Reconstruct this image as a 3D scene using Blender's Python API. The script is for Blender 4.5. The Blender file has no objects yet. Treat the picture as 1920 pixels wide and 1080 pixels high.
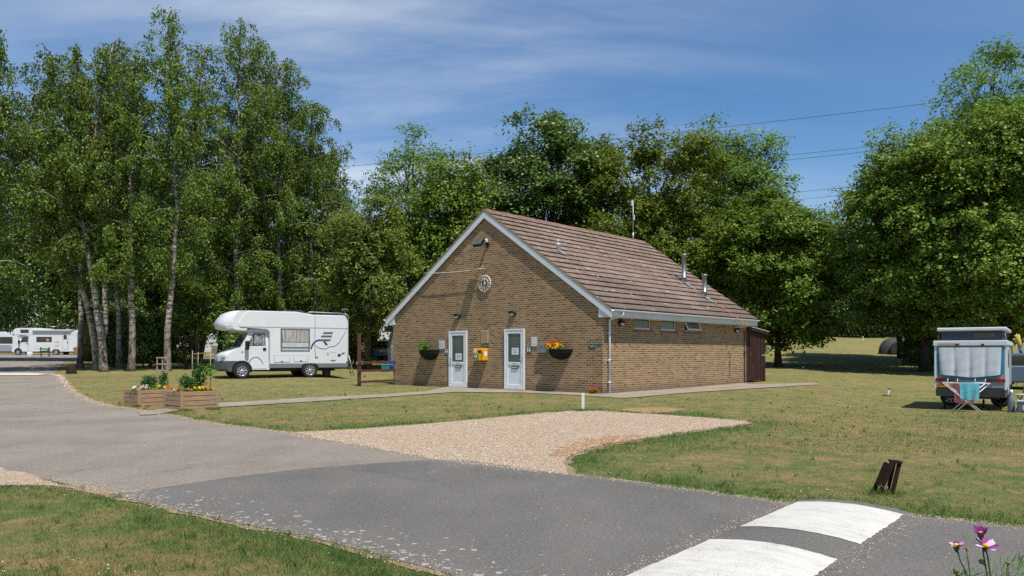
import bpy, bmesh, math, random
import numpy as np
from mathutils import Vector, Matrix
from mathutils.geometry import tessellate_polygon
random.seed(7)
RNG = np.random.default_rng(11)
PI = math.pi
R = math.radians
scene = bpy.context.scene
COL = scene.collection

# ------------------------------------------------------------------ camera numbers measured from the photograph
FPX, HOR, CAMH = 1456.0, 662.0, 1.33

def sstep(a, b, x):
    t = np.clip((np.asarray(x, float) - a) / (b - a), 0, 1)
    return t * t * (3 - 2 * t)

def gz(x, y):
    """height of the ground"""
    x = np.asarray(x, float); y = np.asarray(y, float)
    u = x / np.maximum(y, 12.0)
    left = 0.0175 * np.maximum(y - 19, 0) * sstep(19, 30, y)
    yy = np.maximum(y - 25, 0)
    right = np.where(yy < 45, 0.00075 * yy ** 2, 0.00075 * 45 ** 2 + 0.058 * (yy - 45))
    left = np.minimum(left, 4.0); right = np.minimum(right, 9.0)
    t = sstep(-0.27, -0.17, u)
    dip = -0.24 * sstep(0.36, 0.52, u) * sstep(12, 23, y) * (1 - sstep(27, 42, y))
    return left * (1 - t) + right * t + dip

def at(px, py):
    """ground point seen at pixel (px,py) of the 1920x1080 photograph"""
    k = (px - 960) / FPX; m = (HOR - py) / FPX
    Y = np.concatenate([np.arange(3.0, 30, .005), np.arange(30, 140, .02)])
    d = (CAMH + m * Y) - gz(k * Y, Y)
    i = int(np.argmax(d < 0)) if (d < 0).any() else len(Y) - 1
    y = float(Y[i])
    return (k * y, y)

def atY(px, Y):
    return ((px - 960) / FPX * Y, Y)

def pz(py, Y):
    return (HOR - py) / FPX * Y + CAMH

# ------------------------------------------------------------------ object helpers
def link(o, parent=None):
    COL.objects.link(o)
    if parent is not None: o.parent = parent
    return o

def tag(o, label=None, cat=None, group=None, kind=None):
    if label: o['label'] = label
    if cat: o['category'] = cat
    if group: o['group'] = group
    if kind: o['kind'] = kind
    return o

def thing(name, label, cat, loc=(0, 0, 0), rz=0.0, group=None):
    o = bpy.data.objects.new(name, None)
    o.empty_display_size = .2
    COL.objects.link(o)
    o.location = loc; o.rotation_euler = (0, 0, rz)
    return tag(o, label, cat, group)

def copy_thing(o, label=None, group=None):
    def rec(s, par):
        c = s.copy(); COL.objects.link(c)
        if par is not None: c.parent = par
        for ch in list(s.children): rec(ch, c)
        return c
    c = rec(o, None)
    if label: c['label'] = label
    if group: c['group'] = group
    return c

class MB:
    def __init__(s):
        s.v = []; s.f = []; s.mi = []; s.sm = []
    def add(s, vs, fs, mi=0, smooth=False):
        b = len(s.v)
        s.v.extend([tuple(p) for p in vs])
        for f in fs:
            s.f.append([b + i for i in f]); s.mi.append(mi); s.sm.append(smooth)
        return s
    def bm(s, bm, mi=0, smooth=False):
        bm.verts.index_update()
        s.add([v.co[:] for v in bm.verts], [[v.index for v in f.verts] for f in bm.faces], mi, smooth)
        bm.free(); return s
    def box(s, c, d, rot=None, mi=0, bev=0.0):
        bm = bmesh.new(); bmesh.ops.create_cube(bm, size=1.0)
        bmesh.ops.scale(bm, vec=Vector(d), verts=bm.verts)
        if bev > 0:
            bmesh.ops.bevel(bm, geom=list(bm.edges), offset=bev, segments=2, profile=.5, affect='EDGES')
        if rot is not None: bmesh.ops.rotate(bm, cent=(0, 0, 0), matrix=rot, verts=bm.verts)
        bmesh.ops.translate(bm, vec=Vector(c), verts=bm.verts)
        return s.bm(bm, mi, False)
    def b2(s, lo, hi, mi=0, bev=0.0):
        return s.box([(a + b) / 2 for a, b in zip(lo, hi)], [abs(b - a) for a, b in zip(lo, hi)], None, mi, bev)
    def prism(s, poly, axis, a0, a1, mi=0, bev=0.0, seg=2, smooth=False):
        """poly = list of 2-D points, extruded along axis ('x','y','z') from a0 to a1"""
        def P(u, v, a):
            return (a, u, v) if axis == 'x' else (u, a, v) if axis == 'y' else (u, v, a)
        bm = bmesh.new()
        A = [bm.verts.new(P(u, v, a0)) for u, v in poly]; B = [bm.verts.new(P(u, v, a1)) for u, v in poly]
        n = len(poly)
        bm.faces.new(A); bm.faces.new(B[::-1])
        for i in range(n):
            bm.faces.new((A[i], B[i], B[(i + 1) % n], A[(i + 1) % n]))
        bmesh.ops.recalc_face_normals(bm, faces=bm.faces)
        if bev > 0:
            ed = [e for e in bm.edges if e.calc_face_angle(0) > .5]
            bmesh.ops.bevel(bm, geom=ed, offset=bev, segments=seg, profile=.5, affect='EDGES', clamp_overlap=True)
        return s.bm(bm, mi, smooth)
    def tube(s, pts, r, n=8, mi=0, cap=True, smooth=True):
        pts = [Vector(p) for p in pts]; m = len(pts)
        rr = r if hasattr(r, '__len__') else [r] * m
        vs = []; up = Vector((0, 0, 1)); ref = None
        for i, p in enumerate(pts):
            t = (pts[min(i + 1, m - 1)] - pts[max(i - 1, 0)]).normalized()
            if ref is None:
                ref = t.cross(up) if abs(t.z) < .95 else t.cross(Vector((1, 0, 0)))
            ref = (ref - t * ref.dot(t)).normalized(); b = t.cross(ref)
            for k in range(n):
                a = 2 * PI * k / n
                vs.append(p + (ref * math.cos(a) + b * math.sin(a)) * rr[i])
        fs = []
        for i in range(m - 1):
            for k in range(n):
                k2 = (k + 1) % n
                fs.append((i * n + k, i * n + k2, (i + 1) * n + k2, (i + 1) * n + k))
        s.add(vs, fs, mi, smooth)
        if cap:
            b = len(s.v) - len(vs)
            for q in ([b + k for k in range(n)][::-1], [b + (m - 1) * n + k for k in range(n)]):
                s.f.append(q); s.mi.append(mi); s.sm.append(False)
        return s
    def lathe(s, prof, c=(0, 0, 0), axis='z', n=20, mi=0, smooth=True):
        vs = []
        for r, h in prof:
            for k in range(n):
                a = 2 * PI * k / n; p = (r * math.cos(a), r * math.sin(a), h)
                if axis == 'y': p = (p[0], p[2], p[1])
                elif axis == 'x': p = (p[2], p[0], p[1])
                vs.append((p[0] + c[0], p[1] + c[1], p[2] + c[2]))
        fs = []
        for i in range(len(prof) - 1):
            for k in range(n):
                k2 = (k + 1) % n
                fs.append((i * n + k, i * n + k2, (i + 1) * n + k2, (i + 1) * n + k))
        return s.add(vs, fs, mi, smooth)
    def blob(s, c, d, mi=0, seg=10, jit=0.0):
        bm = bmesh.new(); bmesh.ops.create_icosphere(bm, subdivisions=2, radius=1)
        for v in bm.verts:
            v.co *= 1 + random.uniform(-jit, jit)
            v.co = Vector((v.co.x * d[0] + c[0], v.co.y * d[1] + c[1], v.co.z * d[2] + c[2]))
        return s.bm(bm, mi, True)
    def build(s, name, mats, parent=None, loc=None, rz=0.0, bevel=0.0):
        me = bpy.data.meshes.new(name)
        me.from_pydata(s.v, [], s.f)
        if not isinstance(mats, (list, tuple)): mats = [mats]
        for m in mats: me.materials.append(m)
        me.polygons.foreach_set('material_index', s.mi)
        me.polygons.foreach_set('use_smooth', s.sm)
        bm = bmesh.new(); bm.from_mesh(me); bmesh.ops.recalc_face_normals(bm, faces=bm.faces); bm.to_mesh(me); bm.free()
        box_uv(me)
        o = bpy.data.objects.new(name, me); link(o, parent)
        if loc is not None: o.location = loc
        if rz: o.rotation_euler = (0, 0, rz)
        return o

def islands(mb):
    """split a builder into its separate pieces"""
    par = list(range(len(mb.v)))
    def find(i):
        while par[i] != i: par[i] = par[par[i]]; i = par[i]
        return i
    for f in mb.f:
        r = find(f[0])
        for i in f[1:]: par[find(i)] = r
    out = {}
    for f, mi, sm in zip(mb.f, mb.mi, mb.sm):
        o = out.setdefault(find(f[0]), [MB(), {}]); m, mp = o; g = []
        for i in f:
            if i not in mp: mp[i] = len(m.v); m.v.append(mb.v[i])
            g.append(mp[i])
        m.f.append(g); m.mi.append(mi); m.sm.append(sm)
    return [o[0] for o in out.values()]
def build_each(mb, name, mats, parent, loc=None, rz=0.0):
    return [m.build(name, mats, parent, loc, rz) for m in islands(mb)]

def box_uv(me):
    uv = me.uv_layers.new(name='UVMap')
    for p in me.polygons:
        n = p.normal; ax = max(range(3), key=lambda i: abs(n[i]))
        for li in p.loop_indices:
            c = me.vertices[me.loops[li].vertex_index].co
            uv.data[li].uv = (c.y, c.z) if ax == 0 else (c.x, c.z) if ax == 1 else (c.x, c.y)

def np_mesh(name, V, F, mat, smooth=False):
    """V (n,3), F (m,k) all faces with k corners"""
    me = bpy.data.meshes.new(name)
    n, m, k = len(V), len(F), F.shape[1]
    me.vertices.add(n); me.vertices.foreach_set('co', np.ascontiguousarray(V, np.float32).ravel())
    me.loops.add(m * k); me.loops.foreach_set('vertex_index', np.ascontiguousarray(F, np.int32).ravel())
    me.polygons.add(m); me.polygons.foreach_set('loop_start', np.arange(0, m * k, k, dtype=np.int32))
    me.polygons.foreach_set('use_smooth', np.full(m, smooth))
    me.materials.append(mat)
    me.update(calc_edges=True)
    return me

# ------------------------------------------------------------------ materials
def lin(c):
    if isinstance(c, str):
        c = [int(c[i:i + 2], 16) / 255 for i in (0, 2, 4)]
        c = [x / 12.92 if x <= .04045 else ((x + .055) / 1.055) ** 2.4 for x in c]
    return (c[0], c[1], c[2], 1)

class NT:
    def __init__(s, name):
        s.m = bpy.data.materials.new(name); s.m.use_nodes = True
        s.t = s.m.node_tree; s.t.nodes.clear()
        s.out = s.t.nodes.new('ShaderNodeOutputMaterial')
    def n(s, typ, **kw):
        nd = s.t.nodes.new('ShaderNode' + typ)
        ins = kw.pop('ins', {})
        for k, v in kw.items(): setattr(nd, k, v)
        for k, v in ins.items():
            if isinstance(v, bpy.types.NodeSocket): s.t.links.new(v, nd.inputs[k])
            else: nd.inputs[k].default_value = v
        return nd
    def l(s, a, b): s.t.links.new(a, b)
    def coord(s, kind='Object'):
        return s.n('NewGeometry').outputs['Position'] if kind == 'World' else s.n('TexCoord').outputs[kind]
    def mapping(s, vec, scale=(1, 1, 1), rot=(0, 0, 0), loc=(0, 0, 0)):
        return s.n('Mapping', ins={'Vector': vec, 'Scale': scale, 'Rotation': rot, 'Location': loc}).outputs[0]
    def noise(s, vec, scale, detail=4, rough=.55, dist=0.0, out='Fac'):
        return s.n('TexNoise', ins={'Vector': vec, 'Scale': scale, 'Detail': detail, 'Roughness': rough, 'Distortion': dist}).outputs[out]
    def ramp(s, fac, stops, interp='LINEAR'):
        nd = s.n('ValToRGB', ins={'Fac': fac}); cr = nd.color_ramp; cr.interpolation = interp
        while len(cr.elements) < len(stops): cr.elements.new(.5)
        for e, (p, c) in zip(cr.elements, stops):
            e.position = p; e.color = lin(c) if not isinstance(c, (int, float)) else (c, c, c, 1)
        return nd.outputs[0]
    def mix(s, fac, a, b, mode='MIX'):
        nd = s.n('Mix', data_type='RGBA', blend_type=mode)
        for k, v in ((0, fac), (6, a), (7, b)):
            if isinstance(v, bpy.types.NodeSocket): s.l(v, nd.inputs[k])
            else: nd.inputs[k].default_value = v if k == 0 else (lin(v) if not (isinstance(v, tuple) and len(v) == 4) else v)
        return nd.outputs[2]
    def math(s, op, a, b=0.0, clamp=False):
        nd = s.n('Math', operation=op, use_clamp=clamp)
        for k, v in ((0, a), (1, b)):
            if isinstance(v, bpy.types.NodeSocket): s.l(v, nd.inputs[k])
            else: nd.inputs[k].default_value = v
        return nd.outputs[0]
    def bump(s, h, strength=.5, dist=.01):
        return s.n('Bump', ins={'Height': h, 'Strength': strength, 'Distance': dist}).outputs[0]
    def bsdf(s, col, rough=.6, metal=0.0, spec=.4, normal=None, **kw):
        nd = s.n('BsdfPrincipled')
        for k, v in (('Base Color', col), ('Roughness', rough), ('Metallic', metal), ('Specular IOR Level', spec), *kw.items()):
            if isinstance(v, bpy.types.NodeSocket): s.l(v, nd.inputs[k])
            else: nd.inputs[k].default_value = lin(v) if k == 'Base Color' and not (isinstance(v, tuple) and len(v) == 4) else v
        if normal is not None: s.l(normal, nd.inputs['Normal'])
        s.l(nd.outputs[0], s.out.inputs[0])
        return nd
MATS = {}
def simple(name, col, rough=.6, metal=0.0, var=.12, scale=6.0, bump=0.0, dirt=None, spec=.4):
    """a plain material with a little wear: noise in colour and roughness"""
    if name in MATS: return MATS[name]
    t = NT(name); c = t.coord('Object')
    nz = t.noise(c, scale, 5, .6)
    k = t.n('MapRange', ins={'Value': nz, 'From Min': .3, 'From Max': .7, 'To Min': 1 - var, 'To Max': 1 + var}).outputs[0]
    cc = t.mix(1.0, lin(col), k, 'MULTIPLY')
    if dirt:
        d = t.noise(c, scale * .35, 6, .7)
        f = t.n('MapRange', ins={'Value': d, 'From Min': .5, 'From Max': .75, 'To Min': 0.0, 'To Max': dirt[1]}).outputs[0]
        cc = t.mix(f, cc, lin(dirt[0]))
    nrm = None
    if bump > 0:
        nrm = t.bump(t.noise(c, scale * 8, 4, .6), .6, bump)
    t.bsdf(cc, rough, metal, spec, nrm)
    MATS[name] = t.m
    return t.m

def leaf_mat(name, cols, trans=.35, rough=.45, huevar=True):
    t = NT(name)
    isl = t.n('NewGeometry').outputs['Random Per Island']
    col = t.ramp(isl, [(i / (len(cols) - 1), c) for i, c in enumerate(cols)])
    oi = t.n('ObjectInfo').outputs['Random']
    big = t.noise(t.coord('Object'), .35, 2, .5)
    v = t.math('ADD', t.math('MULTIPLY', oi, .35), t.math('MULTIPLY', big, .55))
    k = t.n('MapRange', ins={'Value': v, 'From Min': .1, 'From Max': .8, 'To Min': .8, 'To Max': 1.25}).outputs[0]
    col = t.mix(1.0, col, k, 'MULTIPLY')
    p = t.n('BsdfPrincipled', ins={'Base Color': col, 'Roughness': rough, 'Specular IOR Level': .14})
    tc = t.mix(1.0, col, (1.35, 1.3, .55, 1), 'MULTIPLY')
    tr = t.n('BsdfTranslucent', ins={'Color': tc})
    mx = t.n('MixShader', ins={'Fac': trans * .8, 1: p.outputs[0], 2: tr.outputs[0]})
    t.l(mx.outputs[0], t.out.inputs[0])
    return t.m

def grass_colour(t, lush_attr=True):
    """shared between the lawn sheet and its blades: depends on the place only"""
    P = t.coord('World')
    P = t.mapping(P, (1, 1, 0))
    a = t.noise(P, .22, 4, .6); b = t.noise(P, 1.3, 4, .65, .4); c = t.noise(P, 7.0, 3, .7)
    d = t.noise(P, 3.2, 3, .7)
    v = t.math('ADD', t.math('ADD', t.math('MULTIPLY', a, .42), t.math('MULTIPLY', d, .72)), t.math('ADD', t.math('MULTIPLY', b, .7), t.math('MULTIPLY', c, .5)))
    lu = t.n('Attribute', attribute_name='lush').outputs['Fac']
    v = t.math('SUBTRACT', v, t.math('MULTIPLY', lu, .24))
    col = t.ramp(t.n('MapRange', ins={'Value': v, 'From Min': .84, 'From Max': 1.50}).outputs[0],
                 [(0, '596f39'), (.3, '6d7844'), (.53, '887f51'), (.76, '9c885d'), (1, 'b0966d')])
    return col, P, lu
# ------------------------------------------------------------------ camera, sun, sky
cam = bpy.data.cameras.new('camera'); co = bpy.data.objects.new('camera', cam); COL.objects.link(co)
co.location = (0, 0, CAMH); co.rotation_euler = (R(90), 0, 0)
cam.sensor_width = 36; cam.lens = FPX / 1920 * 36; cam.shift_y = (HOR - 540) / 1920
cam.clip_start = .05; cam.clip_end = 3000
scene.camera = co
SUN = Vector((.475, -.975, 2.1)).normalized()
sl = bpy.data.lights.new('sun', 'SUN'); sl.energy = 5.0; sl.angle = R(.5); sl.color = (1, .95, .87)
so = bpy.data.objects.new('sun', sl); COL.objects.link(so); so.rotation_euler = SUN.to_track_quat('Z', 'Y').to_euler()
so.location = (20, -40, 80)
w = bpy.data.worlds.new('World'); scene.world = w; w.use_nodes = True
nt = w.node_tree; nt.nodes.clear()
class WT(NT):
    def __init__(s): s.t = nt
W = WT()
wo = W.n('OutputWorld')
sky = W.n('TexSky', sky_type='NISHITA', sun_disc=False, sun_elevation=R(62.7), sun_rotation=R(154), altitude=0, air_density=1.0, dust_density=.25, ozone_density=4.0)
gen = W.n('TexCoord').outputs['Generated']
sp = W.n('SeparateXYZ', ins={0: gen})
zz = W.math('ADD', W.math('MAXIMUM', sp.outputs[2], 0.0), .12)
cu = W.math('DIVIDE', sp.outputs[0], zz); cv = W.math('DIVIDE', sp.outputs[1], zz)
cvec = W.n('CombineXYZ', ins={0: cu, 1: cv, 2: 0.0}).outputs[0]
m1 = W.mapping(cvec, (.5, 1.5, 1), (0, 0, R(-24)), (3.1, 1.7, 0))
n1 = W.noise(m1, 1.0, 7, .58, .3)
m2 = W.mapping(cvec, (.35, .5, 1), (0, 0, R(-20)), (.4, 5.2, 0))
n2 = W.noise(m2, .8, 3, .5, .3)
az = W.math('DIVIDE', sp.outputs[0], W.math('MAXIMUM', sp.outputs[1], .05))
clear = W.n('MapRange', ins={'Value': az, 'From Min': .02, 'From Max': .42, 'To Min': 1.0, 'To Max': .18}).outputs[0]
f = W.math('MULTIPLY', W.n('MapRange', interpolation_type='SMOOTHSTEP', ins={'Value': n1, 'From Min': .32, 'From Max': .76}).outputs[0],
           W.n('MapRange', interpolation_type='SMOOTHSTEP', ins={'Value': n2, 'From Min': .24, 'From Max': .56}).outputs[0])
lf = W.n('MapRange', ins={'Value': az, 'From Min': -.62, 'From Max': -.28, 'To Min': .4, 'To Max': 1.0}).outputs[0]
f = W.math('MULTIPLY', W.math('MULTIPLY', W.math('MULTIPLY', f, clear), lf), .8, True)
hs = W.n('HueSaturation', ins={'Saturation': 1.2, 'Value': 1.15, 'Color': sky.outputs[0]})
cl = W.mix(f, hs.outputs[0], (7.6, 8.1, 8.8, 1))
bg = W.n('Background', ins={'Color': cl, 'Strength': .105})
nt.links.new(bg.outputs[0], wo.inputs[0])
scene.view_settings.view_transform = 'Standard'; scene.view_settings.look = 'None'
scene.view_settings.exposure = 0.06; scene.view_settings.gamma = 1.0
scene.render.engine = 'CYCLES'
cy = scene.cycles
cy.max_bounces = 6; cy.diffuse_bounces = 3; cy.glossy_bounces = 3; cy.transmission_bounces = 4; cy.transparent_max_bounces = 6
cy.use_denoising = False
try:
    cy.denoiser = 'OPENIMAGEDENOISE'
except Exception: pass

# ------------------------------------------------------------------ ground layout, outlines measured on the photograph
def dens(pts, step=.25, amp=.035, closed=True, seed=0):
    rnd = random.Random(seed); out = []
    n = len(pts)
    for i in range(n if closed else n - 1):
        a = Vector(pts[i]); b = Vector(pts[(i + 1) % n]); L = (b - a).length
        st = step * max(1, a.y / 12)
        k = max(1, int(L / st)); nn = Vector((-(b - a).y, (b - a).x)).normalized() if L > 0 else Vector((0, 0))
        for j in range(k):
            p = a.lerp(b, j / k) + nn * (rnd.uniform(-amp, amp) if j else rnd.uniform(-amp, amp) * .5)
            out.append((p.x, p.y))
    return out
def pxs(l): return [at(x, y) for x, y in l]
def smooth_pts(p, it=1):
    for _ in range(it):
        q = []
        for i in range(len(p) - 1):
            a, b = Vector(p[i]), Vector(p[i + 1])
            if i == 0: q.append(p[0])
            q += [tuple(a.lerp(b, .25)), tuple(a.lerp(b, .75))]
        q.append(p[-1]); p = q
    return p

verge = smooth_pts(pxs([(-420, 905), (-150, 906), (0, 908), (100, 910), (180, 922), (230, 935), (350, 962), (480, 990), (600, 1015), (660, 1030), (760, 1058), (850, 1082)])) + [(.4, 3.6), (1.0, 2.0)]
new_top = pxs([(1060, 890), (1200, 907), (1380, 932), (1475, 946), (1600, 952), (1700, 968), (1920, 993), (2300, 1040)])
patch_top = pxs([(222, 928), (420, 898), (600, 878), (780, 865), (860, 862), (960, 877), (1060, 890)])
old_edge = smooth_pts(pxs([(100, 702), (116, 706), (120, 718), (150, 745), (200, 761), (290, 774), (375, 791), (440, 800), (545, 813), (700, 838), (850, 864)]))
far_r = [atY(205, 75), atY(190, 66), atY(120, 56)]
far_l = [atY(-330, 90), atY(-420, 60), atY(-500, 40), atY(-700, 22)]
old_road = [atY(260, 90)] + far_r + old_edge + pxs([(980, 884), (900, 900), (500, 915), (240, 936)]) + list(reversed(pxs([(-900, 880), (-420, 890), (-150, 893), (0, 895), (100, 904), (180, 922)]))) + list(reversed(far_l))
new_road = patch_top + new_top[1:] + [(9, 2.0), (6, -6), (-3, -6), (1.0, 2.0)] + list(reversed(verge[-14:-1]))
# the verge part of the newer surface follows the lawn edge from the patch corner on
vi = min(range(len(verge)), key=lambda i: (Vector(verge[i]) - Vector(patch_top[0])).length)
new_road = patch_top + new_top[1:] + [(9, 2.0), (6, -6), (-3, -6)] + list(reversed(verge[vi:]))
gravel = smooth_pts(pxs([(545, 812), (640, 808), (750, 800), (880, 789), (1000, 777), (1090, 770), (1200, 776), (1310, 783), (1422, 793), (1350, 802), (1240, 817), (1190, 826), (1110, 839), (1066, 856), (1054, 872), (1066, 893)])) + pxs([(960, 882), (850, 868), (700, 842)])
side_gravel = pxs([(-300, 868), (0, 878), (60, 893), (115, 912), (0, 912), (-300, 912)])
red_soil = pxs([(1034, 850), (1048, 840), (1070, 831), (1100, 824), (1145, 819), (1200, 817), (1192, 825), (1112, 838), (1070, 851), (1060, 860)])
bare_patch = pxs([(1160, 770), (1190, 765), (1250, 764), (1290, 768), (1262, 773), (1215, 776)])
ANG = R(41.24); DV = Vector((math.cos(ANG), -math.sin(ANG))); NV = Vector((-math.sin(ANG), -math.cos(ANG)))
CORN = Vector((2.933, 25.08)); BW, BL = 10.396, 10.71
def bld(a, b):   # building plan coordinates: a to the left along the front wall, b to the back
    q = CORN - DV * a - NV * b
    return (q.x, q.y)
path = pxs([(258, 774), (312, 767), (404, 757), (560, 748), (700, 741), (800, 734)]) + [bld(7.25, .02), bld(7.2, .3), bld(-.0, .3), bld(0, 10), bld(-.1, 10.9)] + pxs([(1400, 721), (1530, 719), (1538, 722), (1400, 730), (1290, 737), (1200, 745), (1165, 747.5), (1100, 743), (980, 737), (850, 736), (760, 742.5), (600, 753), (404, 765), (330, 772), (285, 779), (262, 780)])
HUMP_O = Vector((1.675, 5.85)); HU = Vector((.63, .777)).normalized(); HV = Vector((.785, -.62)).normalized()

ALL_EDGES = [verge, old_road, new_road, gravel, path, side_gravel]
def pip(poly, x, y):
    x = np.asarray(x); y = np.asarray(y); c = np.zeros(x.shape, bool); n = len(poly)
    for i in range(n):
        x1, y1 = poly[i]; x2, y2 = poly[(i + 1) % n]
        if y1 == y2: continue
        c ^= ((y1 > y) != (y2 > y)) & (x < (x2 - x1) * (y - y1) / (y2 - y1) + x1)
    return c
def edge_dist(polys, x, y, closed=True):
    d = np.full(np.shape(x), 1e9)
    for poly in polys:
        n = len(poly)
        for i in range(n if closed else n - 1):
            ax, ay = poly[i]; bx, by = poly[(i + 1) % n]
            vx, vy = bx - ax, by - ay; L = vx * vx + vy * vy + 1e-9
            t = np.clip(((x - ax) * vx + (y - ay) * vy) / L, 0, 1)
            d = np.minimum(d, (x - ax - t * vx) ** 2 + (y - ay - t * vy) ** 2)
    return np.sqrt(d)
LUSH_LINES = [verge[2:], pxs([(640, 806), (880, 788), (1000, 776), (1090, 769)]), pxs([(1200, 774), (1300, 780)]), pxs([(1422, 795), (1350, 804), (1240, 819), (1110, 842), (1068, 860), (1060, 880), (1075, 893)]), new_top[:7], pxs([(290, 776), (375, 793), (440, 802), (545, 815)])]
def lushness(x, y):
    d = edge_dist([l for l in LUSH_LINES], x, y, closed=False)
    e = np.exp(-(d / .6) ** 2)
    ph = .5 + .5 * np.sin(x * 2.3 + 1.7 * np.sin(y * 1.9)) * np.cos(y * 1.1 + x * .6)
    return e * (.45 + .75 * ph)

t = NT('lawn_grass')
col, P, lu = grass_colour(t)
fine = t.noise(P, 60, 3, .75); mid = t.noise(P, 18, 3, .7)
k = t.n('MapRange', ins={'Value': t.math('ADD', t.math('MULTIPLY', fine, .6), t.math('MULTIPLY', mid, .5)), 'From Min': .32, 'From Max': .78, 'To Min': .58, 'To Max': 1.42}).outputs[0]
col = t.mix(1.0, col, k, 'MULTIPLY')
vo = t.n('TexVoronoi', ins={'Vector': P, 'Scale': 9.0, 'Randomness': 1.0})
dz = t.math('LESS_THAN', vo.outputs['Distance'], .05)
patchy = t.math('GREATER_THAN', t.noise(P, .6, 2), .53)
col = t.mix(t.math('MULTIPLY', t.math('MULTIPLY', dz, patchy), .7), col, 'd8d4c0')
nrm = t.bump(t.math('ADD', fine, mid), 1.0, .03)
t.bsdf(col, .9, 0, .12, nrm)
LAWN = t.m

def asphalt(name, c0, c1, c2, chips, spots):
    t = NT(name); P = t.mapping(t.coord('World'), (1, 1, 0))
    a = t.noise(P, .5, 4, .6); b = t.noise(P, 75, 2, .9); c = t.noise(P, 30, 3, .85)
    col = t.ramp(a, [(.3, c0), (.7, c1)])
    k = t.n('MapRange', ins={'Value': t.math('ADD', t.math('MULTIPLY', b, .7), t.math('MULTIPLY', c, .4)), 'From Min': .36, 'From Max': .74, 'To Min': .35, 'To Max': 1.75}).outputs[0]
    col = t.mix(1.0, col, k, 'MULTIPLY')
    st = t.noise(t.mapping(P, (1, .35, 1), (0, 0, R(40))), 1.6, 5, .6)
    col = t.mix(t.n('MapRange', ins={'Value': st, 'From Min': .45, 'From Max': .75, 'To Min': 0.0, 'To Max': .5}).outputs[0], col, c2)
    vo = t.n('TexVoronoi', ins={'Vector': P, 'Scale': 26.0})
    m = t.math('LESS_THAN', vo.outputs['Distance'], .16)
    sel = t.math('GREATER_THAN', t.n('SeparateColor', ins={0: vo.outputs['Color']}).outputs[0], chips)
    col = t.mix(t.math('MULTIPLY', m, sel), col, 'cdc4b0')
    ve = t.n('TexVoronoi', feature='DISTANCE_TO_EDGE', ins={'Vector': t.mix(.25, P, t.noise(P, 2.5, 4, .7, 0, 'Color')), 'Scale': .55})
    ck = t.math('MULTIPLY', t.math('LESS_THAN', ve.outputs['Distance'], .006), t.math('GREATER_THAN', t.noise(P, .45, 2), .5))
    col = t.mix(t.math('MULTIPLY', ck, .22), col, '4a4744')
    oil = t.n('MapRange', ins={'Value': t.noise(P, 1.9, 3, .6), 'From Min': .66, 'From Max': .78, 'To Min': 0.0, 'To Max': .45}).outputs[0]
    col = t.mix(oil, col, '4c4845')
    if spots:   # lichen blotches near the verge
        lus = t.n('Attribute', attribute_name='lush').outputs['Fac']
        v2 = t.n('TexVoronoi', ins={'Vector': t.noise(P, 6, 2, .5, 0, 'Color'), 'Scale': 1.0})
        v3 = t.n('TexVoronoi', ins={'Vector': t.mix(.12, P, t.noise(P, 9, 3, .6, 0, 'Color')), 'Scale': 15.0})
        mm = t.math('LESS_THAN', t.math('ADD', v3.outputs['Distance'], t.math('MULTIPLY', t.noise(P, 30, 2), .5)), .52)
        mm = t.math('MULTIPLY', mm, t.math('GREATER_THAN', t.math('ADD', t.n('SeparateColor', ins={0: v3.outputs['Color']}).outputs[1], t.math('MULTIPLY', lus, .95)), 1.2))
        col = t.mix(t.math('MULTIPLY', mm, .6), col, 'c9c8bc')
    t.bsdf(col, .85, 0, .25, t.bump(t.math('ADD', b, c), .9, .012))
    return t.m
ASPH_NEW = asphalt('asphalt_grey', '63605b', '726e68', '7d7871', .93, True)
ASPH_OLD = asphalt('asphalt_worn', '7c7369', '91877b', '9c9286', .72, False)
def gravel_mat(name, cols):
    t = NT(name); P = t.mapping(t.coord('World'), (1, 1, 0))
    v = t.n('TexVoronoi', ins={'Vector': P, 'Scale': 32.0}); v2 = t.n('TexVoronoi', ins={'Vector': P, 'Scale': 75.0})
    s = t.n('SeparateColor', ins={0: v.outputs['Color']}).outputs[0]; s2 = t.n('SeparateColor', ins={0: v2.outputs['Color']}).outputs[1]
    c = t.ramp(t.math('ADD', t.math('MULTIPLY', s, .55), t.math('MULTIPLY', s2, .45)), cols)
    big = t.noise(P, .8, 4, .65)
    c = t.mix(t.n('MapRange', ins={'Value': big, 'From Min': .42, 'From Max': .7, 'To Min': 0.0, 'To Max': .45}).outputs[0], c, 'b3957a')
    h = t.math('ADD', v.outputs['Distance'], t.math('MULTIPLY', v2.outputs['Distance'], .5))
    t.bsdf(c, .85, 0, .2, t.bump(h, 1.0, .02))
    return t.m
GRAVEL = gravel_mat('pale_gravel', [(0, '84725f'), (.3, 'a8937c'), (.6, 'bea98f'), (1, 'd6c6af')])
t = NT('red_soil'); P = t.mapping(t.coord('World'), (1, 1, 0))
c = t.ramp(t.noise(P, 9, 5, .7), [(.3, '8a5c40'), (.5, 'a3805f'), (.68, 'b89c7e'), (.85, 'c6b092')])
t.bsdf(c, .95, 0, .1, t.bump(t.noise(P, 40, 3, .7), 1.0, .02)); RED = t.m
t = NT('dry_soil'); P = t.mapping(t.coord('World'), (1, 1, 0))
c = t.ramp(t.noise(P, 6, 5, .7), [(.3, '8f7654'), (.6, 'a98c66'), (.85, '857746')])
t.bsdf(c, .95, 0, .1, t.bump(t.noise(P, 50, 3, .7), 1.0, .02)); SOIL = t.m
t = NT('path_concrete'); P = t.mapping(t.coord('World'), (1, 1, 0))
c = t.ramp(t.noise(P, 1.2, 6, .7), [(.3, '857a6a'), (.55, '9b8f7e'), (.8, 'ab9f8c')])
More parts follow.
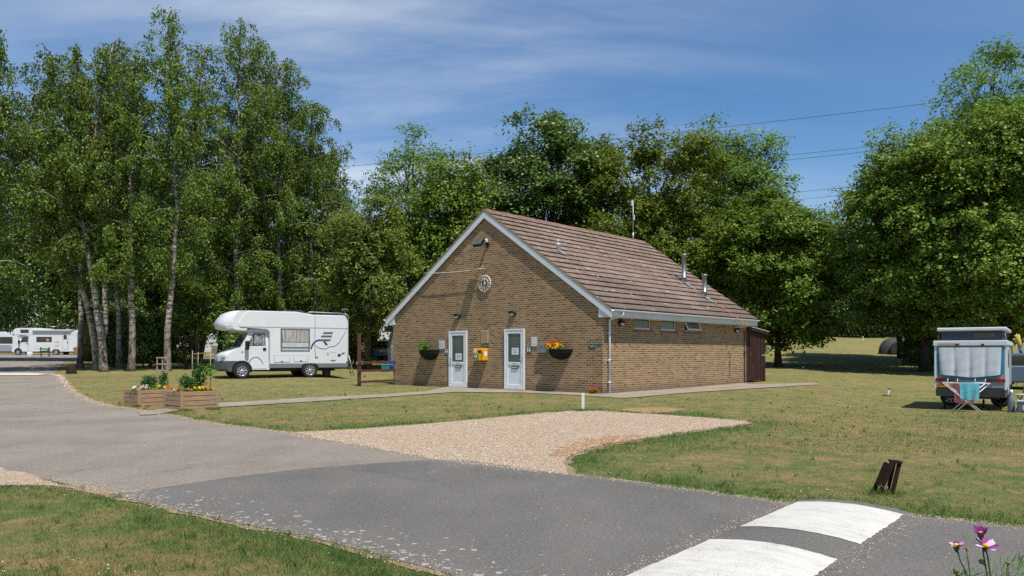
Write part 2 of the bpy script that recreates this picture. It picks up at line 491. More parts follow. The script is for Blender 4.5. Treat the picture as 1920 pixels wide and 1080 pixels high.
k = t.n('MapRange', ins={'Value': t.noise(P, 45, 3, .75), 'From Min': .3, 'From Max': .7, 'To Min': .75, 'To Max': 1.22}).outputs[0]
t.bsdf(t.mix(1.0, c, k, 'MULTIPLY'), .9, 0, .2, t.bump(t.noise(P, 60, 3, .7), .8, .01)); CONC = t.m

# terrain sheet
def axis(fine0, fine1, step, far0, far1):
    a = list(np.arange(fine0, fine1 + 1e-6, step)); s = step
    v = fine1
    while v < far1: s *= 1.16; v += min(s, 14); a.append(v)
    v = fine0; s = step
    while v > far0: s *= 1.16; v -= min(s, 14); a.insert(0, v)
    return np.array(a)
ax_, ay_ = axis(-13, 15, .2, -420, 420), axis(3.5, 29, .2, -120, 700)
GX, GY = np.meshgrid(ax_, ay_)
V = np.stack([GX.ravel(), GY.ravel(), gz(GX.ravel(), GY.ravel())], 1)
nx = len(ax_); ii = (np.arange(len(ay_) - 1)[:, None] * nx + np.arange(nx - 1)[None]).ravel()
F = np.stack([ii, ii + 1, ii + nx + 1, ii + nx], 1)
me = np_mesh('ground', V, F, LAWN, True)
al = me.attributes.new('lush', 'FLOAT', 'POINT')
LU = np.zeros(len(V)); nearm = (V[:, 1] > 2) & (V[:, 1] < 31) & (abs(V[:, 0]) < 16)
LU[nearm] = lushness(V[nearm, 0], V[nearm, 1]); al.data.foreach_set('value', LU.astype(np.float32))
go = bpy.data.objects.new('ground', me); link(go); tag(go, 'dry mown lawn with green patches around the road', kind='structure')

def sheet(name, pts, dz, mat, label, amp=.035, step=.25, grid=2.0, jag=True, seed=1, lush=False):
    p = dens(pts, step, amp, True, seed) if jag else pts
    bm = bmesh.new()
    vs = [bm.verts.new((x, y, 0)) for x, y in p]
    tris = tessellate_polygon([[Vector((x, y, 0)) for x, y in p]])
    for a, b, c in tris:
        try: bm.faces.new((vs[a], vs[b], vs[c]))
        except ValueError: pass
    xs = [q[0] for q in p]; ys = [q[1] for q in p]
    for axn, lo, hi in (((1, 0, 0), min(xs), max(xs)), ((0, 1, 0), min(ys), max(ys))):
        q = math.ceil(lo / grid) * grid
        while q < hi:
            bmesh.ops.bisect_plane(bm, geom=list(bm.verts) + list(bm.edges) + list(bm.faces), plane_co=Vector(axn) * q, plane_no=axn)
            q += grid
    bm.verts.ensure_lookup_table()
    c = np.array([v.co[:] for v in bm.verts]); z = gz(c[:, 0], c[:, 1]) + dz
    for v, zz_ in zip(bm.verts, z): v.co.z = zz_
    bmesh.ops.recalc_face_normals(bm, faces=bm.faces)
    for f_ in bm.faces:
        if f_.normal.z < 0: f_.normal_flip()
    me = bpy.data.meshes.new(name); bm.to_mesh(me); bm.free(); me.materials.append(mat)
    if lush:
        d = edge_dist([verge], c[:, 0], c[:, 1], False)
        me.attributes.new('lush', 'FLOAT', 'POINT').data.foreach_set('value', np.exp(-(d / .55) ** 2).astype(np.float32))
    o = bpy.data.objects.new(name, me); link(o)
    return tag(o, label, kind='structure')
t = NT('verge_soil'); P = t.mapping(t.coord('World'), (1, 1, 0))
c = t.ramp(t.noise(P, 5, 5, .7), [(.3, '8a745a'), (.5, 'a08a6c'), (.7, 'b39e80'), (.85, '7d754c')])
k = t.n('MapRange', ins={'Value': t.noise(P, 60, 3, .8), 'From Min': .3, 'From Max': .7, 'To Min': .6, 'To Max': 1.3}).outputs[0]
t.bsdf(t.mix(1.0, c, k, 'MULTIPLY'), .95, 0, .1, t.bump(t.noise(P, 60, 3, .7), 1.0, .02)); VSOIL = t.m
def strip(line, w0, w1, dz, label, seed, amp=.07):
    L = [Vector(p) for p in line]; a = []; b = []
    for i, p in enumerate(L):
        d = (L[min(i + 1, len(L) - 1)] - L[max(i - 1, 0)]).normalized(); n_ = Vector((-d.y, d.x)); a.append(tuple(p + n_ * w0)); b.append(tuple(p - n_ * w1))
    return sheet('verge', a + b[::-1], dz, VSOIL, label, amp, .14, seed=seed)
strip(gravel[:-3], .12, .1, .007, 'bare brown soil rim around the gravel bay', 41, .09)
strip(new_top[:7], .06, .05, .0065, 'bare soil rim along the grey road', 42, .05)
strip(verge[2:], .05, .05, .0068, 'bare soil rim along the near lawn', 43, .05)
strip(old_edge[2:], .16, .16, .0045, 'bare soil rim along the worn road', 44, .08)
sheet('road', old_road, .006, ASPH_OLD, 'worn pale asphalt road leading away to the left', .05, seed=3)
sheet('road_surface', new_road, .011, ASPH_NEW, 'newer grey asphalt across the foreground', .03, seed=4, grid=.3, lush=True)
sheet('gravel', gravel, .010, GRAVEL, 'pale gravel parking bay in front of the brick building', .07, seed=5)
sheet('gravel_strip', side_gravel, .009, GRAVEL, 'small gravel strip beside the road at the left', .08, seed=6)
sheet('soil', red_soil, .014, RED, 'reddish bare soil at the gravel edge', .17, step=.12, seed=7)
sheet('bare_ground', bare_patch, .008, SOIL, 'bare trodden ground beside the gravel bay', .1, seed=8)
sheet('path', path, .02, CONC, 'concrete path along the brick building', .015, seed=9)
# ------------------------------------------------------------------ speed hump with its painted blocks
def hump_pt(s, q, lift=0.0):
    p = HUMP_O + HU * s + HV * q
    h = .046 * max(0.0, math.sin(PI * min(max(q / .92, 0), 1))) ** .8
    return (p.x, p.y, .012 + h + lift)
def hump_sheet(name, s0, s1, q0, q1, lift, mat, label, jag, seed):
    rnd = random.Random(seed); vs = []; fs = []; ns, nq = max(2, int((s1 - s0) / .05)), 24
    def jit(): return rnd.uniform(-jag, jag)
    for i in range(ns + 1):
        e0, e1 = q0 + jit(), q1 + jit()
        for j in range(nq + 1):
            s = s0 + (s1 - s0) * i / ns + (jit() if i in (0, ns) else 0)
            vs.append(hump_pt(s, e0 + (e1 - e0) * j / nq, lift))
    for i in range(ns):
        for j in range(nq):
            a = i * (nq + 1) + j; fs.append((a, a + 1, a + nq + 2, a + nq + 1))
    o = MB().add(vs, fs, 0, True).build(name, mat)
    return tag(o, label, kind='structure')
hump_sheet('speed_hump', -2.6, 1.42, 0, .92, 0.0, ASPH_NEW, 'raised asphalt speed hump across the road', .012, 1)
t = NT('road_paint'); P = t.coord('World')
sc = t.noise(t.mapping(P, (1, 1, 0), (0, 0, R(38))), 3, 6, .7); fi = t.noise(P, 70, 3, .75)
streak = t.noise(t.mapping(t.mapping(P, (1, 1, 0), (0, 0, R(38))), (2.0, 14, 1)), 1.0, 5, .7)
c = t.mix(t.n('MapRange', ins={'Value': streak, 'From Min': .45, 'From Max': .75, 'To Min': 0.0, 'To Max': .4}).outputs[0], 'd4d0c7', 'a8a298')
big = t.noise(t.mapping(P, (1, 1, 0)), 5, 5, .75)
c = t.mix(t.n('MapRange', ins={'Value': t.math('ADD', t.math('MULTIPLY', big, .6), t.math('MULTIPLY', streak, .5)), 'From Min': .58, 'From Max': .72, 'To Min': 0.0, 'To Max': .3}).outputs[0], c, '9a958b')
c = t.mix(t.n('MapRange', ins={'Value': t.math('ADD', t.math('MULTIPLY', fi, .6), t.math('MULTIPLY', sc, .4)), 'From Min': .5, 'From Max': .68, 'To Min': 0.0, 'To Max': .7}).outputs[0], c, '8a867c')
t.bsdf(c, .7, 0, .3, t.bump(fi, .7, .01)); PAINT = t.m
for k, (a, b) in enumerate(((.02, 1.27), (-1.73, -.49), (-2.6, -2.2))):
    hump_sheet('road_marking', a, b, .03, .89, .004, PAINT, 'white painted block on the speed hump', .007, 20 + k)
far_bar = [at(-260, 704.5), at(-260, 700.5), at(60, 700.5), at(92, 702.5), at(70, 704.5)]
sheet('road_marking', far_bar, .03, PAINT, 'white painted bar across the far road', .05, seed=31)

# ------------------------------------------------------------------ the brick building
BZ = .075
def k_of(px): return (px - 960) / FPX
def fw(px, py):                    # pixel on the front wall plane -> (x, z) in building coordinates
    k = k_of(px); s = (CORN.x - CORN.y * k) / (DV.x - DV.y * k)
    Y = CORN.y - DV.y * s
    return (-s, (HOR - py) / FPX * Y + CAMH - BZ)
def sw(px, py):                    # pixel on the side wall plane -> (y, z)
    k = k_of(px); B = -NV
    t_ = (CORN.y * k - CORN.x) / (B.x - B.y * k); Y = CORN.y + B.y * t_
    return (t_, (HOR - py) / FPX * Y + CAMH - BZ)
EV, VG, VB, HE, HR = .39, .085, .255, 2.672, 6.51
BOBJ = thing('brick_building', 'brown brick building with a pitched tiled roof and two white doors', 'building', (CORN.x, CORN.y, BZ), -ANG)
def to_world(x, y, z):
    q = CORN + DV * x - NV * y
    return Vector((q.x, q.y, z + BZ))

t = NT('brown_brick'); uv = t.coord('UV')
br = t.n('TexBrick', offset=.5, ins={'Vector': uv, 'Color1': (0, 0, 0, 1), 'Color2': (1, 1, 1, 1), 'Mortar': (.5, .5, .5, 1), 'Scale': 1.0, 'Mortar Size': .0088, 'Mortar Smooth': .15, 'Brick Width': .225, 'Row Height': .075, 'Bias': 0.0})
r = br.outputs['Color']
c = t.ramp(r, [(0, '604e40'), (.16, '6f5a48'), (.38, '80664d'), (.6, '8c7053'), (.78, '886750'), (.9, '967a58'), (1, '996e54')])
n1 = t.noise(uv, 30, 4, .7); n2 = t.noise(uv, .7, 4, .6)
k = t.n('MapRange', ins={'Value': n1, 'From Min': .3, 'From Max': .7, 'To Min': .72, 'To Max': 1.28}).outputs[0]
c = t.mix(1.0, c, k, 'MULTIPLY')
k2 = t.n('MapRange', ins={'Value': n2, 'From Min': .3, 'From Max': .7, 'To Min': .85, 'To Max': 1.15}).outputs[0]
c = t.mix(1.0, c, k2, 'MULTIPLY')
mo = t.mix(t.noise(uv, 8, 3, .6), 'ccb894', 'b29d7c')
c = t.mix(br.outputs['Fac'], c, mo)
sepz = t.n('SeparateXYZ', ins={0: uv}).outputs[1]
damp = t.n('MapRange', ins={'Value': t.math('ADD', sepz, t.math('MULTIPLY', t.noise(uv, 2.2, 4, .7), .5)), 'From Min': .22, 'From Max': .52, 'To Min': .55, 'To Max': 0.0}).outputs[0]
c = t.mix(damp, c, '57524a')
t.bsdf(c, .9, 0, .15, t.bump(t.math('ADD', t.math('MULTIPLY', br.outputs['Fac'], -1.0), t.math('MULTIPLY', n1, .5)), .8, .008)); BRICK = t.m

t = NT('roof_tiles'); oc = t.coord('Object')
tv = t.n('TexBrick', offset=.0, ins={'Vector': t.mapping(t.coord('UV'), (1, 1, 1), (0, 0, R(90))), 'Color1': (0, 0, 0, 1), 'Color2': (1, 1, 1, 1), 'Mortar': (.3, .3, .3, 1), 'Scale': 1.0, 'Mortar Size': .004, 'Brick Width': .33, 'Row Height': 5.59 / 18})
a = t.noise(t.mapping(oc, (1, .45, .6)), .55, 5, .65); b = t.noise(oc, 22, 4, .75); g = t.noise(oc, 3.2, 5, .7)
c = t.ramp(a, [(.3, '69564a'), (.5, '7a6659'), (.68, '897669')])
k = t.n('MapRange', ins={'Value': tv.outputs['Color'], 'To Min': .93, 'To Max': 1.07}).outputs[0]
c = t.mix(1.0, c, k, 'MULTIPLY')
c = t.mix(t.n('MapRange', ins={'Value': g, 'From Min': .44, 'From Max': .72, 'To Min': 0.0, 'To Max': .55}).outputs[0], c, 'a89c92')
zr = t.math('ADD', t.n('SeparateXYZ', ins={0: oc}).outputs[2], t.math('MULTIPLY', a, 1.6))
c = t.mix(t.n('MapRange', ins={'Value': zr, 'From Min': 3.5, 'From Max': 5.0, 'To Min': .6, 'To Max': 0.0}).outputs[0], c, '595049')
k = t.n('MapRange', ins={'Value': b, 'From Min': .3, 'From Max': .7, 'To Min': .7, 'To Max': 1.3}).outputs[0]
c = t.mix(1.0, c, k, 'MULTIPLY')
vo = t.n('TexVoronoi', ins={'Vector': t.mix(.1, oc, t.noise(oc, 4, 2, .5, 0, 'Color')), 'Scale': 2.6})
m = t.math('MULTIPLY', t.math('LESS_THAN', vo.outputs['Distance'], .16), t.math('GREATER_THAN', t.n('SeparateColor', ins={0: vo.outputs['Color']}).outputs[0], .62))
c = t.mix(t.math('MULTIPLY', m, .7), c, 'b9b4a6')
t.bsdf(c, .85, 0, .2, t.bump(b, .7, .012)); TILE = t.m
WPVC = simple('white_pvc', 'd9dce0', .35, 0, .05, 4, 0, ('a9a698', .25))
WPAINT = simple('white_board', 'cfd3d9', .5, 0, .06, 3, 0, ('a6a89c', .3))
GLASSD = None
t = NT('dark_window_glass'); n_ = t.noise(t.coord('Object'), 1.5, 3)
c = t.ramp(n_, [(.35, '1b1f1c'), (.65, '343a35')]); t.bsdf(c, .06, 0, .6); GLASSD = t.m
t = NT('frosted_glass'); n_ = t.noise(t.coord('Object'), 1.2, 3)
c = t.ramp(n_, [(.35, '3a423e'), (.65, '57605b')]); t.bsdf(c, .22, 0, .5); FROST = t.m
GALV = simple('galvanised_steel', '8f9498', .4, .7, .12, 9, 0, ('6d6a66', .4))
LEAD = simple('lead_flashing', '7f8387', .6, .2, .15, 5)
BLACKP = simple('black_plastic', '141414', .45, 0, .1, 8)
DARKM = simple('dark_metal', '26282a', .45, .5, .1, 8)
CHROME = simple('chrome_steel', 'b7babd', .25, .9, .05, 9)
LENS = simple('frosted_lens', 'c9c9bd', .3, 0, .06, 12)
GREENS = simple('green_sign', '1d5a3c', .4, 0, .06, 8)
TEALS = simple('teal_sign', '1f5a5c', .4, 0, .06, 8)
PAPER = simple('white_paper', 'dcdde0', .8, 0, .04, 10)
GREYTXT = simple('grey_print', '6c7078', .8, 0, .05, 10)
WTXT = simple('white_print', 'dfe4e0', .7, 0, .03, 10)

# walls: the front is one sheet with a gable, set on a closed shell
def wall_slab(name, poly, axis, a0, a1):
    return MB().prism(poly, axis, a0, a1).build(name, BRICK, BOBJ)
gapex = HR - .16; geave = HE - .02
wall_slab('front_wall', [(-BW, -.35), (0, -.35), (0, geave + .22), (-BW / 2, gapex - .05), (-BW, geave + .22)], 'y', 0, .25)
wall_slab('back_wall', [(-BW, -.35), (0, -.35), (0, geave + .22), (-BW / 2, gapex - .05), (-BW, geave + .22)], 'y', BL - .25, BL)
# side wall with three window openings
wins = [(1190, 1221, 598, 617.5), (1239.5, 1268, 601, 619.5), (1284.5, 1311, 604, 621)]
WL = []
for x0, x1, y0, y1 in wins:
    a, z1 = sw(x0, y1); b, _ = sw(x1, y1); WL.append((a, b, z1))
z_sill = sum(q[2] for q in WL) / 3; z_top = 2.6
mb = MB(); segs = [.25] + [q for w_ in WL for q in w_[:2]] + [BL - .25]
mb.b2((-.25, .25, -.35), (-.0005, BL - .25, z_sill))
for i in range(0, len(segs), 2): mb.b2((-.25, segs[i], z_sill), (-.0005, segs[i + 1], z_top))
mb.build('side_wall', BRICK, BOBJ)
MB().b2((-BW, .25, -.35), (-BW + .25, BL - .25, z_top)).build('side_wall', BRICK, BOBJ)
sb = MB()
for a, b, z1 in WL: sb.b2((-.2, a - .05, z_sill - .078), (.035, b + .05, z_sill - .002))
build_each(sb, 'window_sill', simple('sill_brick', '7d5a46', .9, 0, .3, 14, .004), BOBJ)
MB().b2((-BW + .3, .3, z_top - .1), (-.3, BL - .3, z_top - .05)).build('ceiling', simple('plasterboard', '8a8a86', .9), BOBJ)
for i, (a, b, z1) in enumerate(WL):
    wt = bpy.data.objects.new('window', None); link(wt, BOBJ); wt.location = (-.075, (a + b) / 2, z_sill)
    W_, H_ = (b - a), z_top - z_sill; f_ = .055
    m = MB(); m.b2((-.035, -W_ / 2 + .002, .002), (.035, W_ / 2 - .002, f_)); m.b2((-.035, -W_ / 2 + .002, H_ - f_), (.035, W_ / 2 - .002, H_ - .002))
    m.b2((-.035, -W_ / 2 + .002, f_), (.035, -W_ / 2 + f_, H_ - f_)); m.b2((-.035, W_ / 2 - f_, f_), (.035, W_ / 2 - .002, H_ - f_))
    m.build('frame', WPVC, wt)
    if i == 2:      # this light stands ajar
        rot = Matrix.Rotation(R(-24), 3, 'Y'); pane = MB()
        c0 = Vector((.085, 0, H_ * .52))
        pane.box(c0, (.012, W_ - .14, H_ - .12), rot); pane.build('pane', FROST, wt)
        fr = MB()
        for sg in (-1, 1):
            fr.box(c0 + rot @ Vector((0, sg * (W_ / 2 - .05), 0)), (.04, .045, H_ - .06), rot)
            fr.box(c0 + rot @ Vector((0, 0, sg * (H_ / 2 - .05))), (.038, W_ - .15, .045), rot)
        fr.build('opening_light', WPVC, wt)
    else:
        MB().b2((-.008, -W_ / 2 + f_, f_), (.008, W_ / 2 - f_, H_ - f_)).build('pane', GLASSD, wt)

# roof: eighteen lapped courses a side
NC = 18; HALF = BW / 2
def roof_slope(sign):
    rnd = random.Random(5 + sign); y0, y1 = -VG, BL + VB; ny = int((y1 - y0) / .33) + 1
    ex, ez = EV, HE; rx, rz_ = -HALF, HR
    L = math.hypot(rx - ex, rz_ - ez); ux, uz = (rx - ex) / L, (rz_ - ez) / L; nx_, nz_ = -uz, ux
    if nz_ < 0: nx_, nz_ = -nx_, -nz_
    mb = MB(); cl = L / NC
    sag = lambda s, y: -.035 * math.sin(PI * s / L) * (.4 + .6 * math.sin(PI * (y + .3) / 11))
    def pt(s, h, y):
        h += sag(s, y)
        X = ex + ux * s + nx_ * h; Z = ez + uz * s + nz_ * h
        return (X if sign > 0 else -BW - X, y, Z)
    for i in range(NC):
        s0, s1 = i * cl - .005, (i + 1) * cl + (.02 if i < NC - 1 else 0)
        for j in range(ny):
            a, b = y0 + (y1 - y0) * j / ny, y0 + (y1 - y0) * (j + 1) / ny - .003
            h = .062 + rnd.uniform(-.004, .004); tl = rnd.uniform(-.002, .002)
            vs = [pt(s0 + .045, .0, a), pt(s0 + .045, .0, b), pt(s0, h + tl, a), pt(s0, h - tl, b), pt(s1 + .05, .006, a), pt(s1 + .05, .006, b)]
            mb.add(vs, [(0, 1, 3, 2), (2, 3, 5, 4), (0, 2, 4), (1, 5, 3)])
    vs = [pt(0, -.004, y0 + .004), pt(0, -.004, y1 - .004), pt(L, -.004, y1 - .004), pt(L, -.004, y0 + .004), pt(0, -.05, y0 + .004), pt(0, -.05, y1 - .004), pt(L, -.05, y1 - .004), pt(L, -.05, y0 + .004)]
    mb.add(vs, [(0, 1, 2, 3), (7, 6, 5, 4), (0, 4, 5, 1), (2, 6, 7, 3), (1, 5, 6, 2), (0, 3, 7, 4)])
    return mb
ROOF = roof_slope(1).build('roof', TILE, BOBJ)
roof_slope(-1).build('roof', TILE, BOBJ)
rd = MB(); y = -VG
while y < BL + VB - .1:      # half-round ridge tiles
    y1 = min(y + .45, BL + VB); h0 = HR - .075 + random.uniform(-.008, .008); prof = []
    for k in range(7):
        a = R(-12) + k / 6 * R(204); prof.append((-HALF + .125 * math.cos(a), h0 + .125 * math.sin(a)))
    rd.prism(prof, 'y', y, y1 - .012); y = y1
rd.build('ridge_tiles', simple('ridge_clay', '86634c', .9, 0, .22, 5, .01, ('98897a', .6)), BOBJ)
# cement verge, barge boards, soffit boxes, fascia, gutter
SL = math.atan2(HR - HE, HALF + EV)
mort = simple('verge_mortar', '8f8064', .95, 0, .25, 7, .01, ('6d6130', .6))
for sg in (1, -1):
    mx = (lambda x: x) if sg > 0 else (lambda x: -BW - x)
    def bandpoly(h0, h1, xe=EV, xr=-HALF):
        f2 = lambda x: HE + (EV - x) * math.tan(SL)
        return [(mx(xe), f2(xe) - h0), (mx(xr), f2(xr) - h0), (mx(xr), f2(xr) - h1), (mx(xe), f2(xe) - h1)]
    b_ = MB().prism(bandpoly(.0, .055), 'y', -VG - .012, -VG + .02); b_.prism(bandpoly(0, .055), 'y', BL + VB - .02, BL + VB + .012)
    build_each(b_, 'verge', mort, BOBJ)
    bo = MB().prism(bandpoly(.056, .30), 'y', -VG + .0, -VG + .028); bo.prism(bandpoly(.056, .30), 'y', BL + VB - .03, BL + VB); build_each(bo, 'barge_board', WPAINT, BOBJ)
    so_ = MB()
    so_.prism([(mx(EV - .01), HE - .03), (mx(EV - .01), HE - .26), (mx(-.13), HE - .26), (mx(-.13), HE + .12)], 'y', -VG + .03, -.003)
    so_.b2((mx(EV - .03), 0, HE - .26), (mx(.002), BL + VB - .03, HE - .235))
    so_.b2((mx(EV - .03), -VG + .03, HE - .24), (mx(EV - .005), BL + VB - .03, HE - .03)); build_each(so_, 'fascia', WPAINT, BOBJ)
    gt = MB(); prof = []
    for k in range(9): prof.append((mx(EV + .06 + .058 * math.cos(PI + k / 8 * PI)), HE - .02 + .062 * math.sin(PI + k / 8 * PI)))
    prof += [(mx(EV + .112), HE - .02), ] + [(mx(EV + .06 + .05 * math.cos(PI + k / 8 * PI)), HE - .02 + .054 * math.sin(PI + k / 8 * PI)) for k in range(8, -1, -1)]
    gt.prism(prof, 'y', -VG - .01, BL + VB + .01); gt.build('gutter', WPVC, BOBJ)
def downpipe(yp, mat, r, top, name='downpipe'):
    d = MB(); x0 = EV + .06
    d.tube([(x0, yp + .22, HE - .05), (x0, yp + .22, HE - .16), (x0 - .06, yp + .18, HE - .22), (.13, yp + .04, HE - .30), (.075, yp, HE - .36), (.075, yp, HE - .5), (.075, yp, -.06)], r, 10)
    for z in (1.9, 1.0, .28): d.tube([(.075, yp, z), (.075, yp, z + .05)], r * 1.25, 10); d.b2((0, yp - .06, z + .01), (.06, yp + .06, z + .035))
    return d.build(name, mat, BOBJ)
downpipe(sw(1139.5, 700)[0], WPVC, .036, 0)
bp = MB(); yb = sw(1394.5, 660)[0]
bp.tube([(.05, yb, -.05), (.05, yb, 2.2)], .022, 8); bp.box((.05, yb, 1.25), (.07, .06, .09), None, 0, .01); bp.build('cable_pipe', simple('rust_brown_pipe', '3d2c22', .7, .2, .25), BOBJ)
rp = MB(); rp.tube([sw(1376, 602.5)[0] and (.06, sw(1376, 602)[0], 2.33), (.06, sw(1399, 602)[0] + .15, 2.42)], .05, 10); rp.build('waste_pipe', simple('old_white_pipe', 'b9b29f', .6, 0, .15), BOBJ)
# faint movement joint in the brickwork
jy = sw(1334, 690)[0]; MB().b2((-.003, jy - .012, -.1), (.002, jy + .012, 1.75)).build('joint', simple('joint_mastic', '8f826c', .9), BOBJ)

# pipes through the roof
def roof_hit(px, py):
    o = Vector((0, 0, CAMH)); d = Vector(((px - 960) / FPX, 1, (HOR - py) / FPX))
    p0 = to_world(EV, 0, HE); n_ = (to_world(EV, 1, HE) - p0).cross(to_world(-HALF, 0, HR) - p0)
    q = o + d * ((p0 - o).dot(n_) / d.dot(n_))
    l = Vector((q.x, q.y)) - CORN
    return Vector((l.dot(DV), -l.dot(NV), q.z - BZ))
def vent(px, py, top_py, r, cowl):
    p = roof_hit(px, py); Y = to_world(*p).y; h = (py - top_py) / FPX * Y
    m = MB()
    if cowl == 'small':
        m.lathe([(r * 1.0, -.15), (r, h * .45), (r * 1.35, h * .46), (r * 1.35, h * .62), (r * .8, h * .66), (r * .8, h * .82), (r * 1.3, h * .84), (r * .9, h * .98), (0, h)], p, n=16)
    else:
        m.lathe([(r * 1.08, -.2), (r * 1.08, .17), (r * 1.25, .18), (r * 1.25, .23), (r, .24), (r, h * .93), (r * 1.35, h * .94), (r * 1.4, h), (0, h * 1.01)], p, n=18)
    o = m.build('vent_pipe', simple('white_vent', 'c3c6c6', .5, 0, .08) if cowl == 'small' else GALV, BOBJ)
    fl = MB(); cs = Vector((math.cos(SL), 0, -math.sin(SL)))
    rt = Matrix.Rotation(SL, 3, 'Y'); nrm_ = Vector((math.sin(SL), 0, math.cos(SL)))
    fl.box(p + cs * .18 + nrm_ * .045, (.62 if cowl != 'small' else .36, .34 if cowl != 'small' else .26, .012), rt); fl.build('flashing', LEAD, o)
    return p
vent(1046.5, 470, 449, .045, 'small'); pA = vent(1282.5, 530, 476.5, .095, 'tall'); pB = vent(1321, 557, 515, .095, 'tall')
st = MB(); cs = Vector((math.cos(SL), 0, -math.sin(SL))); nrm_ = Vector((math.sin(SL), 0, math.cos(SL))); rt = Matrix.Rotation(SL, 3, 'Y')
rnd = random.Random(3)
for pp, mi_, n_, w_ in ((pA, 0, 10, .1), (pB, 1, 26, .14)):      # lichen that grows below the two metal pipes
    for i in range(n_):
        d = .45 + i * (.09 if mi_ == 0 else .07); p = pp + cs * d + nrm_ * (.048) + Vector((0, rnd.uniform(-w_, w_), 0))
        st.box(p, (rnd.uniform(.06, .15), rnd.uniform(.04, .1), .012), rt, mi_, .004)
st.build('lichen', [simple('grey_lichen', 'a5a194', .95, 0, .2), simple('orange_lichen', '9a6a3a', .95, 0, .3)], BOBJ)
# aerial mast behind the ridge
am = MB(); ap = Vector((-HALF - .2, BL - .75, HR - .3))
k = k_of(1187); tt = None
ry = None
for yy in np.arange(5, BL + .3, .01):
    q = to_world(-HALF - .12, yy, 0)
    if (q.x / q.y) >= k: ry = yy; break
q = to_world(-HALF - .12, ry, 0); zt = (HOR - 375) / FPX * q.y + CAMH - BZ
am.tube([(-HALF - .12, ry, HR - .4), (-HALF - .12, ry, zt)], .022, 8); am.b2((-HALF - .19, ry - .06, zt - .27), (-HALF - .12, ry + .06, zt), 1, .015)
am.b2((-HALF - .1, ry - .03, zt - .95), (-HALF - .04, ry + .03, zt - .7), 1, .01); am.tube([(-HALF - .12, ry, HR - .1), (-HALF - .12, ry, HR + .38)], .05, 10, 0)
tag(am.build('aerial_mast', [GALV, simple('aerial_white', 'c9ccd0', .5)], None, (CORN.x, CORN.y, BZ), -ANG), 'slim grey aerial mast on the ridge of the brick building', 'aerial')

# doors
def door(px0, px1, pyt, pyb, hinge, note_z, plate_dark):
    x0, _ = fw(px0, pyb); x1, _ = fw(px1, pyb); zt = fw((px0 + px1) / 2, pyt)[1]
    W_ = x1 - x0; H_ = zt; D = bpy.data.objects.new('door', None); link(D, BOBJ); D.location = (x0, -.012, -.02); H_ += .02
    f_ = .06; m = MB(); m.b2((0, -.045, 0), (f_, .02, H_), 0, .006); m.b2((W_ - f_, -.045, 0), (W_, .02, H_), 0, .006); m.b2((f_, -.045, H_ - f_), (W_ - f_, .02, H_), 0, .006); m.b2((f_, -.05, 0), (W_ - f_, .02, .035))
    m.build('door_frame', WPVC, D)
    l = MB(); a, b, z0, z1 = f_ + .004, W_ - f_ - .004, .038, H_ - f_ - .004; s = .105; zm = .40 * H_
    l.b2((a, -.035, z0), (a + s, .01, z1), 0, .008); l.b2((b - s, -.035, z0), (b, .01, z1), 0, .008); l.b2((a + s, -.0345, z1 - s), (b - s, .01, z1), 0, .008)
    l.b2((a + s, -.0345, z0), (b - s, .01, z0 + s * 1.1), 0, .008); l.b2((a + s, -.0345, zm), (b - s, .01, zm + .1), 0, .008)
    l.b2((a + s, -.012, z0 + s), (b - s, .005, zm)); l.build('door_leaf', WPVC, D)
    MB().b2((a + s, -.01, zm + .1), (b - s, .0, z1 - s)).build('door_glass', FROST, D)
    gx0, gx1 = a + s, b - s; gw = gx1 - gx0; nh = .26
    cx = gx0 + gw * .56
    n_ = MB(); n_.b2((cx - .16, -.016, note_z), (cx + .16, -.0115, note_z + .24)); no = n_.build('paper_notice', PAPER, D)
    tx = MB()
    for r_, (w0, w1) in enumerate(((-.11, .11), (-.09, .07), (-.1, .1))):
        x = cx + w0
        while x < cx + w1:
            ww = random.uniform(.015, .04); tx.b2((x, -.0185, note_z + .165 - r_ * .05), (min(x + ww, cx + w1), -.0165, note_z + .183 - r_ * .05)); x += ww + .008
    tx.build('print', GREYTXT, no)
    g = MB(); g.b2((cx - .15, -.04, zm - .135), (cx + .15, -.014, zm - .015 - .02)); go_ = g.build('green_plate', GREENS, D)
    tx = MB(); x = cx - .12
    while x < cx + .12:
        ww = random.uniform(.015, .03); tx.b2((x, -.0425, zm - .1), (x + ww, -.0405, zm - .07)); x += ww + .008
    tx.build('print', WTXT, go_)
    ltr = MB(); x = cx - .1
    for q in range(5): ltr.b2((x + q * .04, -.0375, zm + .035), (x + q * .04 + .024, -.0351, zm + .06))
    ltr.build('print', GREYTXT, D)
    hx = a + s * .5 if hinge == 'r' else b - s * .5; sg = 1 if hinge == 'r' else -1
    h = MB(); h.b2((hx - .018, -.045, zm + .06), (hx + .018, -.034, zm + .3), 0, .004); h.tube([(hx, -.04, zm + .2), (hx, -.085, zm + .2), (hx + sg * .13, -.085, zm + .2)], .011, 8); h.build('handle', CHROME, D)
door(842.9, 876.4, 621, 724.5, 'r', 1.02, True); door(946.9, 984.2, 616.7, 727.2, 'l', 1.22, False)
stp = MB()
for a, b in ((842.9, 876.4), (946.9, 984.2)):
    stp.b2((fw(a, 724)[0] - .03, -.14, -.16), (fw(b, 724)[0] + .03, -.0, -.022), 0, .01)
build_each(stp, 'door_step', CONC, BOBJ)
